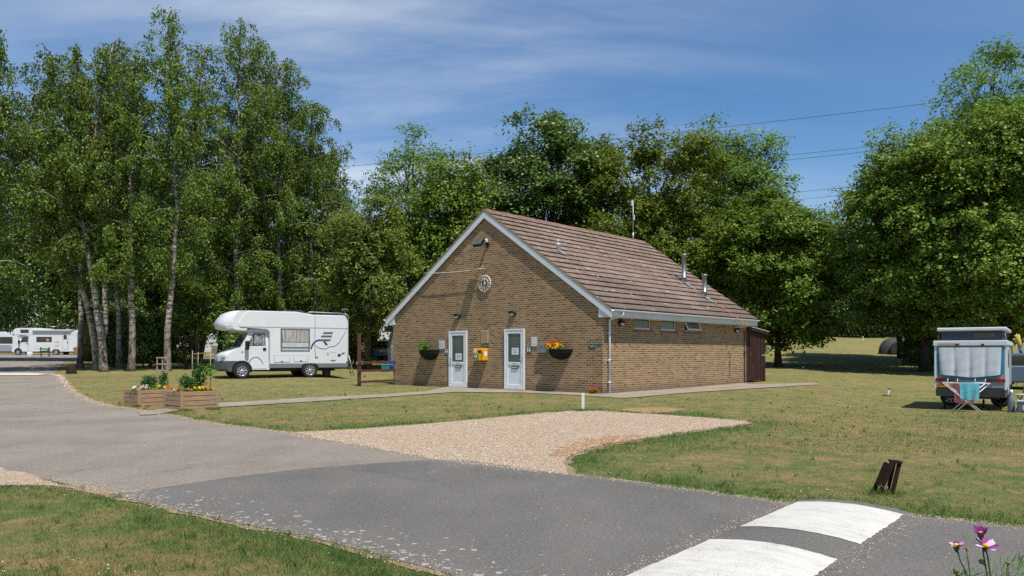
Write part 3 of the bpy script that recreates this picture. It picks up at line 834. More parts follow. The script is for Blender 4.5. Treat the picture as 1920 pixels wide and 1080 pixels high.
# ------------------------------------------------------------------ trees
def unit(v): return v / (np.linalg.norm(v, axis=-1, keepdims=True) + 1e-9)
def leaf_quads(P, N, size, aspect, rng, droop=None):
    """one four-cornered leaf a point: P centres, N normals, size lengths"""
    n = len(P)
    a = rng.normal(size=(n, 3)) if droop is None else droop + .35 * rng.normal(size=(n, 3))
    t1 = unit(a - N * (a * N).sum(1, keepdims=True)); t2 = np.cross(N, t1)
    s = size[:, None]; w_ = s * aspect
    V = np.empty((n, 4, 3)); V[:, 0] = P - t1 * s * .5; V[:, 1] = P + t2 * w_ * .5 - t1 * s * .06; V[:, 2] = P + t1 * s * .5; V[:, 3] = P - t2 * w_ * .5 - t1 * s * .06
    return V.reshape(-1, 3), np.arange(n * 4).reshape(-1, 4)

def bark_mat(name, c0, c1, sc=6):
    t = NT(name); o = t.coord('Object')
    n_ = t.noise(t.mapping(o, (1, 1, .25)), sc, 5, .7)
    t.bsdf(t.ramp(n_, [(.3, c0), (.7, c1)]), .9, 0, .15, t.bump(n_, .9, .03)); return t.m
BARK = bark_mat('brown_bark', '2e261e', '5a4c3c'); TWIG = bark_mat('twig_bark', '4a3d33', '7d7166')
t = NT('birch_bark'); o = t.coord('Object')
sz = t.n('SeparateXYZ', ins={0: o}).outputs[2]
band = t.noise(t.mapping(o, (.8, .8, 4.5)), 2.2, 5, .75); rug = t.noise(t.mapping(o, (1, 1, .5)), 5.0, 5, .7)
c = t.ramp(band, [(.38, '2d2823'), (.48, '7f776c'), (.58, 'b3ac9f'), (.8, 'cbc5b8')])
low = t.n('MapRange', ins={'Value': t.math('ADD', sz, t.math('MULTIPLY', rug, 5.0)), 'From Min': 3.0, 'From Max': 6.0, 'To Min': 1.0, 'To Max': 0.0}).outputs[0]
c = t.mix(low, c, t.ramp(rug, [(.38, '3a332b'), (.55, '867c6e'), (.7, 'a89f92')]))
t.bsdf(c, .8, 0, .2, t.bump(band, .6, .02)); BIRCHB = t.m

def warm(cols):
    return [''.join('%02x' % max(0, min(255, round(int(c[i:i + 2], 16) * k))) for i, k in ((0, 1.0), (2, .98), (4, .86))) for c in cols]
leaf_mat0 = leaf_mat
def leaf_mat(n_, cols, *a): return leaf_mat0(n_, warm(cols), *a)
LM = {
 'birch': leaf_mat('birch_leaves', ['3b5424', '4b652b', '5d7834', '748b47', '97a868'], .38, .45),
 'horn': leaf_mat('hornbeam_leaves', ['42581e', '526a27', '62782e', '707f34', '7f7c34'], .32, .5),
 'dark': leaf_mat('dark_leaves', ['345020', '43602a', '537236', '688544', 'a0ac92'], .28, .4),
 'ash': leaf_mat('ash_leaves', ['446430', '557639', '6b8c45', '86a052'], .4, .45),
 'lime': leaf_mat('lime_leaves', ['456126', '56722e', '6a843a', '86994c'], .4, .45),
 'willow': leaf_mat('willow_leaves', ['54683a', '687c44', '7f9150', '98a362'], .4, .5),
 'syc': leaf_mat('sycamore_leaves', ['3c5a26', '4e7030', '64853c', '7f9648', '989c4e'], .32, .4),
 'wood': leaf_mat('woodland_leaves', ['2a3f1c', '385024', '48602b', '5b7034'], .25, .5),
}

leaf_mat = leaf_mat0
def build_tree(name, label, base, limbs, LV, LF, bark, leafm, group=None, z=None, sc=1.0, rz=0.0, nside=7):
    bx, by = base; bz = float(gz(bx, by)) - .08 if z is None else z
    T = thing(name, label, 'tree' if name.endswith('tree') else 'shrub', (bx, by, bz), rz, group)
    T.scale = (sc,) * 3
    tb = MB()
    for pts, rr in limbs: tb.tube(pts, rr, nside if rr[0] > .08 else 4, 0 if rr[0] > .05 or bark is not BIRCHB else 1, rr[0] > .08)
    tr = tb.build('trunk', [bark, TWIG] if bark is BIRCHB else bark, T)
    cm = np_mesh('crown', LV, LF, leafm); co_ = bpy.data.objects.new('crown', cm); link(co_, T)
    return T

def broadleaf(seed, H, hb, rx, ry, trunk_r, nb=46, nt_=60, nl=10, leaf=.2, br=1.5, flat=.55, airy=0.0, droop=.25, top_bias=0.0, lean=(0, 0), hang=0.0, shape=1.0, layer=False):
    """crown of leafy boughs, from height hb to H, half-widths rx, ry"""
    rng = np.random.default_rng(seed)
    cz = (H + hb) / 2; rz_ = (H - hb) / 2
    i = np.arange(nb) + .5
    zc = 1 - 2 * i / nb
    if shape < .7: zc = np.where(zc > 0, np.sin(zc * PI / 2), zc)
    zc = np.clip(zc + rng.normal(size=nb) * .08, -1, 1); ph = i * 2.39996 + rng.normal(size=nb) * .35
    rad = np.sqrt(1 - zc ** 2) ** shape
    lob = 1 + .09 * np.sin(2 * ph + rng.uniform(0, 6)) + .08 * np.sin(3 * ph + 4 * zc + rng.uniform(0, 6)) + rng.normal(size=nb) * .08
    q = np.where(rng.random(nb) < .28, rng.uniform(.25, .65, nb), rng.uniform(.78, 1.02, nb)) * lob
    brs = br * rng.uniform(.65, 1.3, nb)
    C = np.stack([rad * np.cos(ph) * q * np.maximum(rx - brs * .6, .3), rad * np.sin(ph) * q * np.maximum(ry - brs * .6, .3), cz + zc * np.minimum(q, 1.05) * (rz_ - brs * flat * .5)], 1)
    C[:, 0] += lean[0] * (C[:, 2] / H); C[:, 1] += lean[1] * (C[:, 2] / H)
    if layer: C[:, 2] = np.round((C[:, 2] + .45 * np.sin(2 * ph)) / 1.0) * 1.0 - .45 * np.sin(2 * ph) + rng.normal(size=nb) * .07
    C[:, 2] = np.maximum(C[:, 2], hb * .8 + .3)
    limbs = []
    tp = [Vector((lean[0] * f * f + rng.normal() * .12 * f, lean[1] * f * f + rng.normal() * .12 * f, f * H * .86)) for f in np.linspace(0, 1, 9)]
    tr_ = [trunk_r * (1.35 if k_ == 0 else 1) * (1 - .93 * f) + .015 for k_, f in enumerate(np.linspace(0, 1, 9))]
    limbs.append((tp, tr_))
    for j in range(nb):
        c = Vector(C[j]); f = min(max((c.z * .62 - .2) / (H * .86), .1), .95); f = max(f, min(hb * .75 / H, .5))
        a = f * 8; i0 = min(int(a), 7); s = tp[i0].lerp(tp[i0 + 1], a - i0)
        m1_ = s.lerp(c, .45) + Vector((0, 0, .12 * (c - s).length)) + Vector(rng.normal(size=3)) * .15
        r0 = max(.02, trunk_r * .34 * (1 - f) + .015)
        limbs.append(([s, s.lerp(m1_, .5) + Vector(rng.normal(size=3)) * .06, m1_, m1_.lerp(c, .6), c], [r0, r0 * .8, r0 * .6, r0 * .4, r0 * .2]))
        for _ in range(3):
            e = c + Vector(unit(rng.normal(size=3))) * brs[j] * .75
            limbs.append(([m1_.lerp(c, .4), m1_.lerp(e, .6), e], [r0 * .35, r0 * .22, .008]))
    n = nb * nt_
    bi = np.repeat(np.arange(nb), nt_)
    if airy > 0:
        keep = rng.random(n) > airy * rng.random(nb)[bi]; bi = bi[keep]; n = len(bi)
    d = unit(rng.normal(size=(n, 3)) + np.array([0, 0, .35]) + .55 * unit(C[bi] - np.array([0, 0, cz])))
    r = brs[bi] * (rng.random(n) ** .45) * rng.uniform(.8, 1.15, n)
    tw = C[bi] + d * r[:, None] * np.array([1, 1, flat])
    tw[:, 2] -= droop * (r ** 2) * .5 * (1 - d[:, 2].clip(0, 1))
    if layer:      # flat sprays along each outward limb, drooping at the tip
        hd = C[bi, :2] - np.array([lean[0], lean[1]]) * (C[bi, 2:3] / H); Rj = np.linalg.norm(hd, axis=1) + 1e-6; hd = hd / Rj[:, None]
        s_ = rng.uniform(.3, 1.0, n) ** .7; lat = rng.normal(size=n) * brs[bi] * (.25 + .55 * s_)
        L_ = np.minimum(Rj, 2.6); rr_ = Rj - L_ * (1 - s_) + .35 * brs[bi] * s_
        tw0 = tw; sel = rng.random(n) < .34
        tw = np.stack([hd[:, 0] * rr_ - hd[:, 1] * lat, hd[:, 1] * rr_ + hd[:, 0] * lat, C[bi, 2] + .35 * (1 - s_) - droop * (s_ ** 3) * brs[bi] * .9 - .12 * np.abs(lat) + rng.normal(size=n) * .09], 1)
        tw[:, :2] += np.array([lean[0], lean[1]]) * (C[bi, 2:3] / H)
        tw[sel] = tw0[sel]
        top_ = C[bi, 2] > hb + .86 * (H - hb); tw[top_] += (rng.normal(size=(int(top_.sum()), 3)) * .35)
    out = unit(tw - C[bi] + .6 * unit(C[bi] - np.array([0, 0, cz * .8])))
    gd = unit(out * np.array([1, 1, .25]) + rng.normal(size=(n, 3)) * .45 + np.array([0, 0, -hang]))
    li = np.repeat(np.arange(n), nl)
    tt = rng.uniform(-.1, .55, len(li))
    P = tw[li] + gd[li] * tt[:, None] * (leaf / .2) + rng.normal(size=(len(li), 3)) * leaf * .55
    N = unit(np.array([0, -.1, .85]) + .55 * out[li] + .5 * rng.normal(size=(len(li), 3)))
    S = leaf * rng.uniform(.5, 1.3, len(li))
    V, F = leaf_quads(P, N, S, .62, rng)
    ok = V[:, 2].reshape(-1, 4).min(1) > .1
    V = V.reshape(-1, 4, 3)[ok].reshape(-1, 3); F = np.arange(len(V)).reshape(-1, 4)
    return limbs, V, F

def px_tree(name, label, bpx, Y, top, bot, cpx, hw, leafm, seed, trunk_r=.28, depth=1.0, **kw):
    x0, y0 = atY(bpx, Y); g = float(gz(x0, y0)) - .08
    H = pz(top, Y) - g; hb = max(pz(bot, Y) - g, .5); rx = hw / FPX * Y
    lean = ((cpx - bpx) / FPX * Y, 0)
    limbs, V, F = broadleaf(seed, H, hb, rx, rx * depth, trunk_r, lean=lean, **kw)
    return build_tree(name, label, (x0, y0), limbs, V, F, BARK, LM[leafm])

G = 'trees behind the brick building'
px_tree('ash_tree', 'airy light green ash tree topping the gap between birches and brick building', 775, 56, 248, 560, 775, 100, 'ash', 1, .3, nb=60, nt_=60, nl=11, airy=.6, leaf=.2, br=1.5, flat=.7, shape=.8)
px_tree('willow_tree', 'soft yellowish green tree drooping right behind the white motorhome', 690, 46, 355, 625, 690, 85, 'willow', 2, .22, nb=46, nt_=70, nl=11, leaf=.17, br=1.2, flat=.8, droop=.5, hang=.6)
px_tree('hornbeam_tree', 'dark layered tree rising close behind the left roof slope', 845, 49, 300, 655, 850, 92, 'syc', 3, .3, shape=.65, nb=95, nt_=50, nl=11, leaf=.2, br=1.2, flat=.42, droop=.5, layer=True)
px_tree('whitebeam_tree', 'dark green round tree with silvery leaves behind the roof ridge', 1030, 55, 236, 600, 1035, 132, 'dark', 4, .32, shape=.45, nb=140, nt_=52, nl=11, leaf=.25, br=1.3, flat=.6)
px_tree('hornbeam_tree', 'broad olive and brown tinted tree behind the aerial mast', 1215, 53, 246, 640, 1215, 156, 'horn', 5, .36, shape=.42, nb=170, nt_=50, nl=11, leaf=.22, br=1.35, flat=.55)
px_tree('ash_tree', 'tall pale ash tree whose top shows above the olive tree', 1335, 66, 208, 520, 1335, 84, 'ash', 6, .3, nb=56, nt_=55, nl=10, airy=.6, leaf=.25, br=1.5, flat=.7)
px_tree('ash_tree', 'blue green ash tree behind the bright lime tree', 1420, 68, 262, 560, 1405, 96, 'ash', 7, .3, shape=.6, nb=75, nt_=60, nl=10, airy=.3, leaf=.25, br=1.7, flat=.65)
px_tree('lime_tree', 'bright green lime tree beside the far end of the brick building', 1459, 50, 372, 642, 1440, 114, 'lime', 8, .2, shape=.55, nb=140, nt_=46, nl=12, leaf=.22, br=1.05, flat=.55)
px_tree('maple_tree', 'dark small tree right of the bright lime tree', 1515, 103, 392, 600, 1520, 62, 'syc', 9, .25, nb=42, nt_=60, nl=10, leaf=.26, br=1.5)
px_tree('maple_tree', 'dark green tree filling the dip between the bright lime tree and the sycamore', 1690, 60, 425, 606, 1592, 68, 'syc', 14, .24, nb=50, nt_=60, nl=10, leaf=.21, br=1.4, depth=1.5)
px_tree('sycamore_tree', 'unseen dark tree added close behind the layered sycamore to shade the field', 1705, 53, 330, 606, 1670, 128, 'syc', 15, .3, shape=.55, nb=80, nt_=55, nl=10, leaf=.23, br=1.6, flat=.5)  # unseen tree, added so its canopy closes the shadow on the field
px_tree('sycamore_tree', 'large layered sycamore standing between tent and pop-up caravan', 1735, 44, 262, 616, 1728, 156, 'syc', 10, .25, shape=.55, nb=180, nt_=66, nl=13, leaf=.185, br=1.15, flat=.34, droop=.6, depth=1.3, layer=True)
px_tree('sycamore_tree', 'large dark sycamore behind the pop-up caravan at the picture edge', 1885, 40, 218, 612, 1890, 150, 'syc', 11, .36, shape=.55, nb=170, nt_=66, nl=13, leaf=.175, br=1.2, flat=.38, droop=.6, layer=True)
px_tree('ash_tree', 'very tall feathery ash tree above the two sycamores', 1855, 52, 78, 420, 1870, 125, 'ash', 12, .34, nb=60, nt_=60, nl=11, airy=.55, leaf=.22, br=1.6, flat=.6, shape=.8)
px_tree('maple_tree', 'dark broad tree beyond the sycamores at the far right', 2040, 50, 230, 640, 2040, 170, 'syc', 13, .34, nb=80, nt_=60, nl=10, leaf=.23, br=1.9)
# darker trees standing behind the birches
for i, (bp_, Y_, tp_, bt_, hw_, lm_, lab) in enumerate([
    (-40, 62, 330, 606, 130, 'dark', 'dark tree hanging over the parked motorhomes at the picture edge'),
    (168, 60, 250, 604, 120, 'dark', 'dark tree above the distant white motorhome left of the leaning birch'),
    (205, 62, 270, 630, 135, 'syc', 'dark tree behind the leaning birch'),
    (285, 58, 290, 645, 130, 'dark', 'dark tree filling the gap between the straight birches'),
    (420, 56, 250, 640, 115, 'syc', 'dark tree behind the nose of the white motorhome'),
    (560, 58, 280, 640, 120, 'dark', 'dark tree behind the rear of the white motorhome'),
    (700, 63, 420, 618, 95, 'dark', 'dark tree with a thick bare trunk beside the distant caravan'),
    (925, 60, 284, 640, 92, 'syc', 'green tree peeping over the left of the ridge')]):
    px_tree('maple_tree', lab, bp_, Y_, tp_, bt_, 55 if bp_ == 168 else bp_, hw_, lm_, 30 + i, .42, nb=60, nt_=55, nl=10, leaf=.25, br=1.9)

def birch(seed, stems, nbr=72, leaf=.12, lmax=3.0, skip=.16, zmin=1.2, dens=1.0):
    """stems = [(points, radii)] in local metres; thin branches with hanging leafy twigs"""
    rng = np.random.default_rng(seed); limbs = []; SP = []; SL_ = []; SD = []
    for pts, rr in stems:
        pts = [Vector(p) for p in pts]; limbs.append((pts, rr))
        cum = [0.0]
        for a, b in zip(pts, pts[1:]): cum.append(cum[-1] + (b - a).length)
        Lt = cum[-1]; nb = int(nbr * Lt / 18)
        for j in range(nb):
            f = skip + (1 - skip) * (j + rng.random()) / nb
            s_ = f * Lt; i0 = max(0, min(len(cum) - 2, int(np.searchsorted(cum, s_)) - 1))
            q = pts[i0].lerp(pts[i0 + 1], (s_ - cum[i0]) / (cum[i0 + 1] - cum[i0]))
            az_ = j * 2.4 + rng.normal() * .5; prof = min(1.0, (1 - f) * 2.9 + .14) * (1.0 if f > .42 else .75)
            L = max(.4, lmax * (.16 + .95 * prof) * rng.uniform(.55, 1.2)); up = .75 + .7 * f
            dr = Vector((math.cos(az_), math.sin(az_), up)).normalized()
            bp_ = [q]; p = q.copy(); d = dr.copy(); m_ = 6
            for k_ in range(m_):
                d = (d + Vector((0, 0, -.10 - .05 * k_)) + Vector(rng.normal(size=3)) * .08).normalized(); p = p + d * L / m_; bp_.append(p.copy())
            r0 = .012 + .018 * L * (1 - f * .6)
            limbs.append((bp_, [r0 * (1 - .85 * k_ / m_) for k_ in range(m_ + 1)]))
            ns = max(5, int(10.5 * L * dens))
            for _ in range(ns):
                u_ = rng.uniform(.12, 1.0) * m_; a0 = min(int(u_), m_ - 1)
                o_ = bp_[a0].lerp(bp_[a0 + 1], u_ - a0)
                SP.append(tuple(o_)); SL_.append(rng.uniform(.25, 1.2) * (.7 + .4 * prof)); e = unit(np.array([d.x, d.y, 0]) + rng.normal(size=3) * .7); SD.append(e)
    SP = np.array(SP); SL_ = np.array(SL_); SD = np.array(SD)
    cnt = np.maximum(5, (SL_ * 19).astype(int)); si = np.repeat(np.arange(len(SP)), cnt)
    u_ = rng.random(len(si)); s_ = u_ * SL_[si]
    spread = .55 * (1 - np.exp(-s_ * 1.3))
    P = SP[si] + SD[si] * np.array([1, 1, 0]) * spread[:, None] * .7 + np.stack([np.zeros(len(si))] * 2 + [-s_ * .9 + .3 * spread], 1) + rng.normal(size=(len(si), 3)) * np.array([.09, .09, .08])
    N = unit(rng.normal(size=(len(si), 3)) * np.array([1, 1, .7]) + np.array([.15, -.35, .35]))
    V, F = leaf_quads(P, N, leaf * rng.uniform(.65, 1.3, len(si)), .72, rng, np.array([0, 0, -1.0]))
    ok = P[:, 2] > zmin * (.85 + .3 * rng.random(len(P))); V = V.reshape(-1, 4, 3)[ok].reshape(-1, 3)
    return limbs, V, np.arange(len(V)).reshape(-1, 4)
def px_birch(label, Y, stems, seed, r0=.2, leany=0.0, **kw):
    bx, by = atY(stems[0][0][0], Y); g = float(gz(bx, by)) - .08; S = []
    rng = random.Random(seed)
    for k_, st_ in enumerate(stems):
        pts = []
        for px_, py_ in smooth_pts(st_, 1):
            pts.append(((px_ - 960) / FPX * Y - bx, rng.uniform(-.08, .08) + (.35 * k_ if py_ < 640 else 0) + leany * max(0.0, (700 - py_) / 600) ** 1.4, pz(py_, Y) - g))
        pts[0] = (pts[0][0], 0, 0) if k_ == 0 else pts[0]
        n = len(pts); rb = r0 * (1 if k_ == 0 else .72)
        rr = [rb * (1.0 - .93 * (i / (n - 1)) ** .85) + .012 for i in range(n)]
        if k_ == 0: rr[0] = rb * 1.35
        S.append((pts, rr))
    limbs, V, F = birch(seed, S, **kw)
    build_tree('birch_tree', label, (bx, by), limbs, V, F, BIRCHB, LM['birch'], 'birches beside the road', nside=9)
px_birch('twin stemmed birch leaning left over the road', 40, [[(196, 701), (190, 640), (180, 570), (168, 480), (150, 390), (128, 300), (105, 200), (98, 104)], [(190, 640), (192, 560), (181, 470), (170, 380), (166, 300), (178, 190), (205, 82)]], 101, .22, lmax=3.2, zmin=3.3, skip=.28)
px_birch('dark based birch half hidden behind the leaning birch', 41.5, [[(182, 699), (178, 600), (150, 470), (95, 330), (60, 200), (42, 100)]], 102, .19, lmax=3.2, leany=-4.0, zmin=3.2, skip=.25)
px_birch('straight white birch left of the flower planters', 40.5, [[(247, 700), (248, 620), (246, 540), (247, 440), (245, 350), (242, 280), (255, 180), (262, 98)]], 103, .19, lmax=2.8, zmin=2.2, skip=.24)
px_birch('tallest birch, its thin leader standing above the others', 41, [[(314, 700), (313, 640), (320, 560), (327, 480), (333, 410), (325, 300), (320, 180), (314, 24)]], 104, .19, lmax=2.7, zmin=1.9, skip=.24)
px_birch('birch rising behind the windscreen of the white motorhome', 47, [[(440, 697), (444, 560), (441, 450), (448, 330), (447, 200), (452, 52)]], 105, .2, lmax=3.5, nbr=90)
px_birch('birch rising behind the rear wheels of the white motorhome', 49, [[(522, 697), (525, 560), (520, 420), (527, 300), (530, 116)]], 106, .19, lmax=3.3, nbr=90)
px_birch('birch with long weeping twigs behind the motorhome ladder', 51, [[(588, 694), (590, 560), (580, 420), (583, 300), (584, 196)]], 107, .18, lmax=3.2, nbr=90)
px_birch('lowest birch at the right end of the birch row', 54, [[(628, 690), (622, 560), (625, 440), (620, 288)]], 108, .15, lmax=2.6, nbr=95)
px_birch('birch reaching in from the left picture edge', 38.5, [[(-75, 703), (-50, 560), (-15, 400), (10, 280), (18, 132)]], 109, .2, lmax=3.4, leany=-3.5, nbr=76, zmin=3.4, skip=.25)
px_birch('birch with two light tops between the leaning and the tallest birch', 45, [[(225, 697), (222, 560), (205, 420), (215, 250), (215, 84)]], 110, .18, lmax=2.6, skip=.3)
px_birch('birch behind the tallest one, its top bending right', 46, [[(372, 697), (372, 560), (366, 420), (360, 300), (372, 180), (385, 86)]], 111, .18, lmax=2.5, skip=.28)

px_birch('birch filling the crown line between the leaning birch and the straight one', 46, [[(150, 697), (152, 560), (146, 420), (150, 280), (142, 92)]], 112, .17, lmax=3.0, skip=.34, nbr=80, zmin=4.0)
px_birch('birch standing between the windscreen and the rear wheels of the white motorhome', 50, [[(484, 697), (486, 560), (482, 420), (488, 280), (492, 84)]], 113, .17, lmax=3.0, nbr=85)
# shrubs
def px_shrub(name, label, px_, Y, top, hw, leafm, seed, stems=7, leaf=.12, nb=26, base_b=.5, depth=.9):
    rng = np.random.default_rng(seed); bx, by = atY(px_, Y); g = float(gz(bx, by)) - .05; H = pz(top, Y) - g; rx = hw / FPX * Y
    limbs, V, F = broadleaf(seed, H, base_b, rx, rx * depth, .05, nb=nb, nt_=45, nl=11, leaf=leaf, br=max(.22, rx * .36), flat=.75)
    limbs = [l for l in limbs if l[1][0] < .04]
    for k_ in range(stems):
        a = rng.uniform(0, 6.28); s_ = Vector((math.cos(a) * .25 * rx, math.sin(a) * .25 * rx, 0)); e = Vector((math.cos(a) * rx * .7, math.sin(a) * rx * .5, H * rng.uniform(.5, .8)))
        limbs.append(([s_, s_.lerp(e, .5) + Vector((0, 0, .1 * H)), e], [.045, .035, .012]))
    return build_tree(name, label, (bx, by), limbs, V, F, BARK, LM[leafm])
px_shrub('hazel_shrub', 'many stemmed hazel shrub before the nose of the white motorhome', 362, 44, 520, 52, 'birch', 201, 12, .13, 30, 1.6)
px_shrub('bramble_shrub', 'dark shrub between the straight birch and the tallest birch', 283, 46, 575, 48, 'dark', 202, 8, .13, 30, .4)
px_shrub('bramble_shrub', 'dark shrub between the leaning birch and the straight birch', 218, 47, 585, 36, 'dark', 203, 8, .13, 26, .4)
px_shrub('elder_shrub', 'dark shrub behind the twin stemmed birch', 196, 50, 590, 28, 'syc', 204, 6, .13, 22, .8)
px_shrub('holly_shrub', 'dark leafy shrub at the foot of the big sycamore beside the tent', 1736, 45, 575, 38, 'dark', 205, 8, .14, 40, .15)
px_shrub('elder_shrub', 'broad dark shrub far behind the straight white birch', 250, 54, 560, 60, 'dark', 209, 8, .16, 40, .1)
px_shrub('elder_shrub', 'broad dark shrub far behind the tallest birch', 325, 55, 570, 55, 'dark', 210, 8, .16, 40, .1)
px_shrub('elder_shrub', 'broad dark shrub filling the dark behind the two left birches', 216, 57, 575, 36, 'dark', 211, 8, .16, 40, .1)

px_shrub('elder_shrub', 'tangled dark shrub behind the white motorhome', 500, 46, 600, 90, 'dark', 207, 8, .14, 34, .4)
px_shrub('elder_shrub', 'tangled dark shrub behind the brown fence', 655, 50, 590, 38, 'dark', 208, 8, .14, 30, .6)

# far wood closing the view, one mass
rng = np.random.default_rng(77); PV = []
TR = MB()
def far_tree(cx, cy, H, hb, rx, n, leaf):
    g = float(gz(cx, cy)); m_ = 26
    d = unit(rng.normal(size=(m_, 3))); c = np.stack([d[:, 0] * rx * .7, d[:, 1] * rx * .7, (H + hb) / 2 + d[:, 2] * (H - hb) / 2 * .82], 1)
    bi = rng.integers(0, m_, n); e = unit(rng.normal(size=(n, 3)) + np.array([0, -.3, .5])); r_ = rng.uniform(1.2, 2.2, m_)[bi] * rng.random(n) ** .4
    P = c[bi] + e * r_[:, None] * np.array([1, 1, .7]) + np.array([cx, cy, g])
    N = unit(np.array([0, 0, .7]) + .6 * e + .7 * rng.normal(size=(n, 3)))
    ok = P[:, 2] > gz(P[:, 0], P[:, 1]) + .2
    PV.append(leaf_quads(P[ok], N[ok], leaf * rng.uniform(.6, 1.3, ok.sum()), .7, rng)[0])
    TR.tube([(cx, cy, g - .2), (cx + rng.normal() * .2, cy, g + H * .4), (cx, cy, g + H * .75)], [.22, .17, .06], 6)
for px_ in np.arange(-420, 2400, 58):
    for row, (Y_, tp_) in enumerate(((100, 455), (112, 425))):
        if 330 < px_ < 1330 and row == 1 and False: continue
        x = px_ + rng.uniform(-22, 22) + row * 29; Yj = Y_ + rng.uniform(-3, 4)
        cx, cy = atY(x, Yj); g = float(gz(cx, cy))
        top = tp_ + rng.uniform(-22, 25) + (25 if x > 1480 else 0)
        far_tree(cx, cy, pz(top, Yj) - g, 2.4 + rng.uniform(0, 2.0), rng.uniform(3.0, 4.2), 3600, .36)
# undergrowth strip below
n = 120000; x = rng.uniform(-85, 110, n); y = rng.uniform(103, 124, n); z = gz(x, y) + rng.random(n) ** 1.1 * (5.2 + 1.2 * np.sin(x * .35) + .8 * np.sin(x * 1.1))
PV.append(leaf_quads(np.stack([x, y, z], 1), unit(np.array([0, -.3, .6]) + rng.normal(size=(n, 3))), .38 * rng.uniform(.6, 1.3, n), .7, rng)[0])
V = np.concatenate(PV); F = np.arange(len(V)).reshape(-1, 4)
wm = np_mesh('woodland', V, F, LM['wood']); wo_ = bpy.data.objects.new('woodland', wm); link(wo_)
tag(wo_, 'dark wood closing off the far side of the field', 'wood', kind='stuff')
tw_ = TR.build('woodland_trunks', BARK, wo_)
# ------------------------------------------------------------------ things fixed to the brick building (building coordinates)
def bthing(name, label, cat, x, y, z, rz=0.0, group=None):
    p = to_world(x, y, z)
    return thing(name, label, cat, p, -ANG + rz, group)
def fthing(name, label, cat, px_, py_, off=0.0, group=None):
    x, z = fw(px_, py_); return bthing(name, label, cat, x, -off, z, 0, group)
def sthing(name, label, cat, px_, py_, off=0.0, group=None):   # on the side wall, local +x still along the wall, -y outward
    y, z = sw(px_, py_); return bthing(name, label, cat, off, y, z, PI / 2, group)
# floodlight
T = fthing('floodlight', 'black floodlight jutting out under the gable peak', 'floodlight', 915, 459)
m = MB(); m.b2((-.06, -.03, -.08), (.06, 0, .08), 0, .008); m.tube([(0, -.02, 0), (-.02, -.26, .03)], .022, 8); m.build('bracket', BLACKP, T)
rot = Matrix.Rotation(R(-38), 3, 'X') @ Matrix.Rotation(R(0), 3, 'Z')
h = MB(); h.box((-.08, -.4, .04), (.40, .1, .32), rot, 0, .02); ho = h.build('housing', BLACKP, T)
MB().box(Vector((-.08, -.4, .04)) + rot @ Vector((0, -.054, 0)), (.34, .012, .26), rot).build('glass', FROST, ho)
MB().box((.02, -.12, .14), (.09, .12, .12), Matrix.Rotation(R(20), 3, 'X'), 0, .02).build('sensor', WPVC, T)
def bulkhead(T):
    m = MB(); m.lathe([(0, 0), (.14, 0), (.14, .05), (.12, .08), (.0, .082)], (0, 0, 0), 'y', 18)
    m.v = [(x, -y, z * .78) for x, y, z in m.v]; m.build('body', BLACKP, T)
    l = MB(); l.blob((0, -.075, -.022), (.105, .05, .062)); l.build('lens', LENS, T)
    e = MB(); e.prism([(-.13, .0), (.13, 0), (.12, .05), (.06, .095), (-.06, .095), (-.12, .05)], 'y', -.135, -.07, 0, .012); e.build('hood', BLACKP, T)
GL = 'bulkhead lights on the brick walls'
bulkhead(fthing('wall_light', 'black bulkhead light above the left white door', 'wall light', 858.5, 593, 0, GL))
bulkhead(fthing('wall_light', 'black bulkhead light above the right white door', 'wall light', 962.5, 588, 0, GL))
bulkhead(sthing('wall_light', 'black bulkhead light under the eaves beside the white downpipe', 'wall light', 1163, 606, 0, GL))
bulkhead(sthing('wall_light', 'black bulkhead light under the eaves near the timber store', 'wall light', 1379, 619, 0, GL))
# clock
T = fthing('wall_clock', 'round skeleton wall clock with white rings and hands at six', 'clock', 910.5, 532, .05)
CLKM = simple('clock_white', 'cbc8bb', .6, 0, .06)
def ring(m, r0, r1, y0, y1, n=40):
    m.lathe([(r0, y0), (r1, y0), (r1, y1), (r0, y1), (r0, y0)], (0, 0, 0), 'y', n)
m = MB(); ring(m, .285, .315, -.015, .015); m.build('outer_ring', CLKM, T)
m = MB(); ring(m, .165, .182, -.012, .012); m.build('inner_ring', CLKM, T)
m = MB()
for k_, w_ in enumerate((3, 1, 2, 3, 3, 2, 3, 4, 4, 3, 2, 3)):
    a = k_ * PI / 6
    for q in range(w_):
        da = (q - (w_ - 1) / 2) * .085; ca = a + da
        m.box((.234 * math.sin(ca), 0, .234 * math.cos(ca)), (.011, .014, .112), Matrix.Rotation(a, 3, 'Y'))
m.build('numerals', CLKM, T)
m = MB(); m.lathe([(0, -.02), (.045, -.02), (.045, .02), (0, .02)], (0, 0, 0), 'y', 16); m.b2((-.01, -.02, 0), (.01, -.008, .26)); m.b2((-.012, -.019, -.2), (.012, -.009, 0)); m.b2((-.015, .01, -.02), (.015, .05, .02)); m.build('hands', CLKM, T)
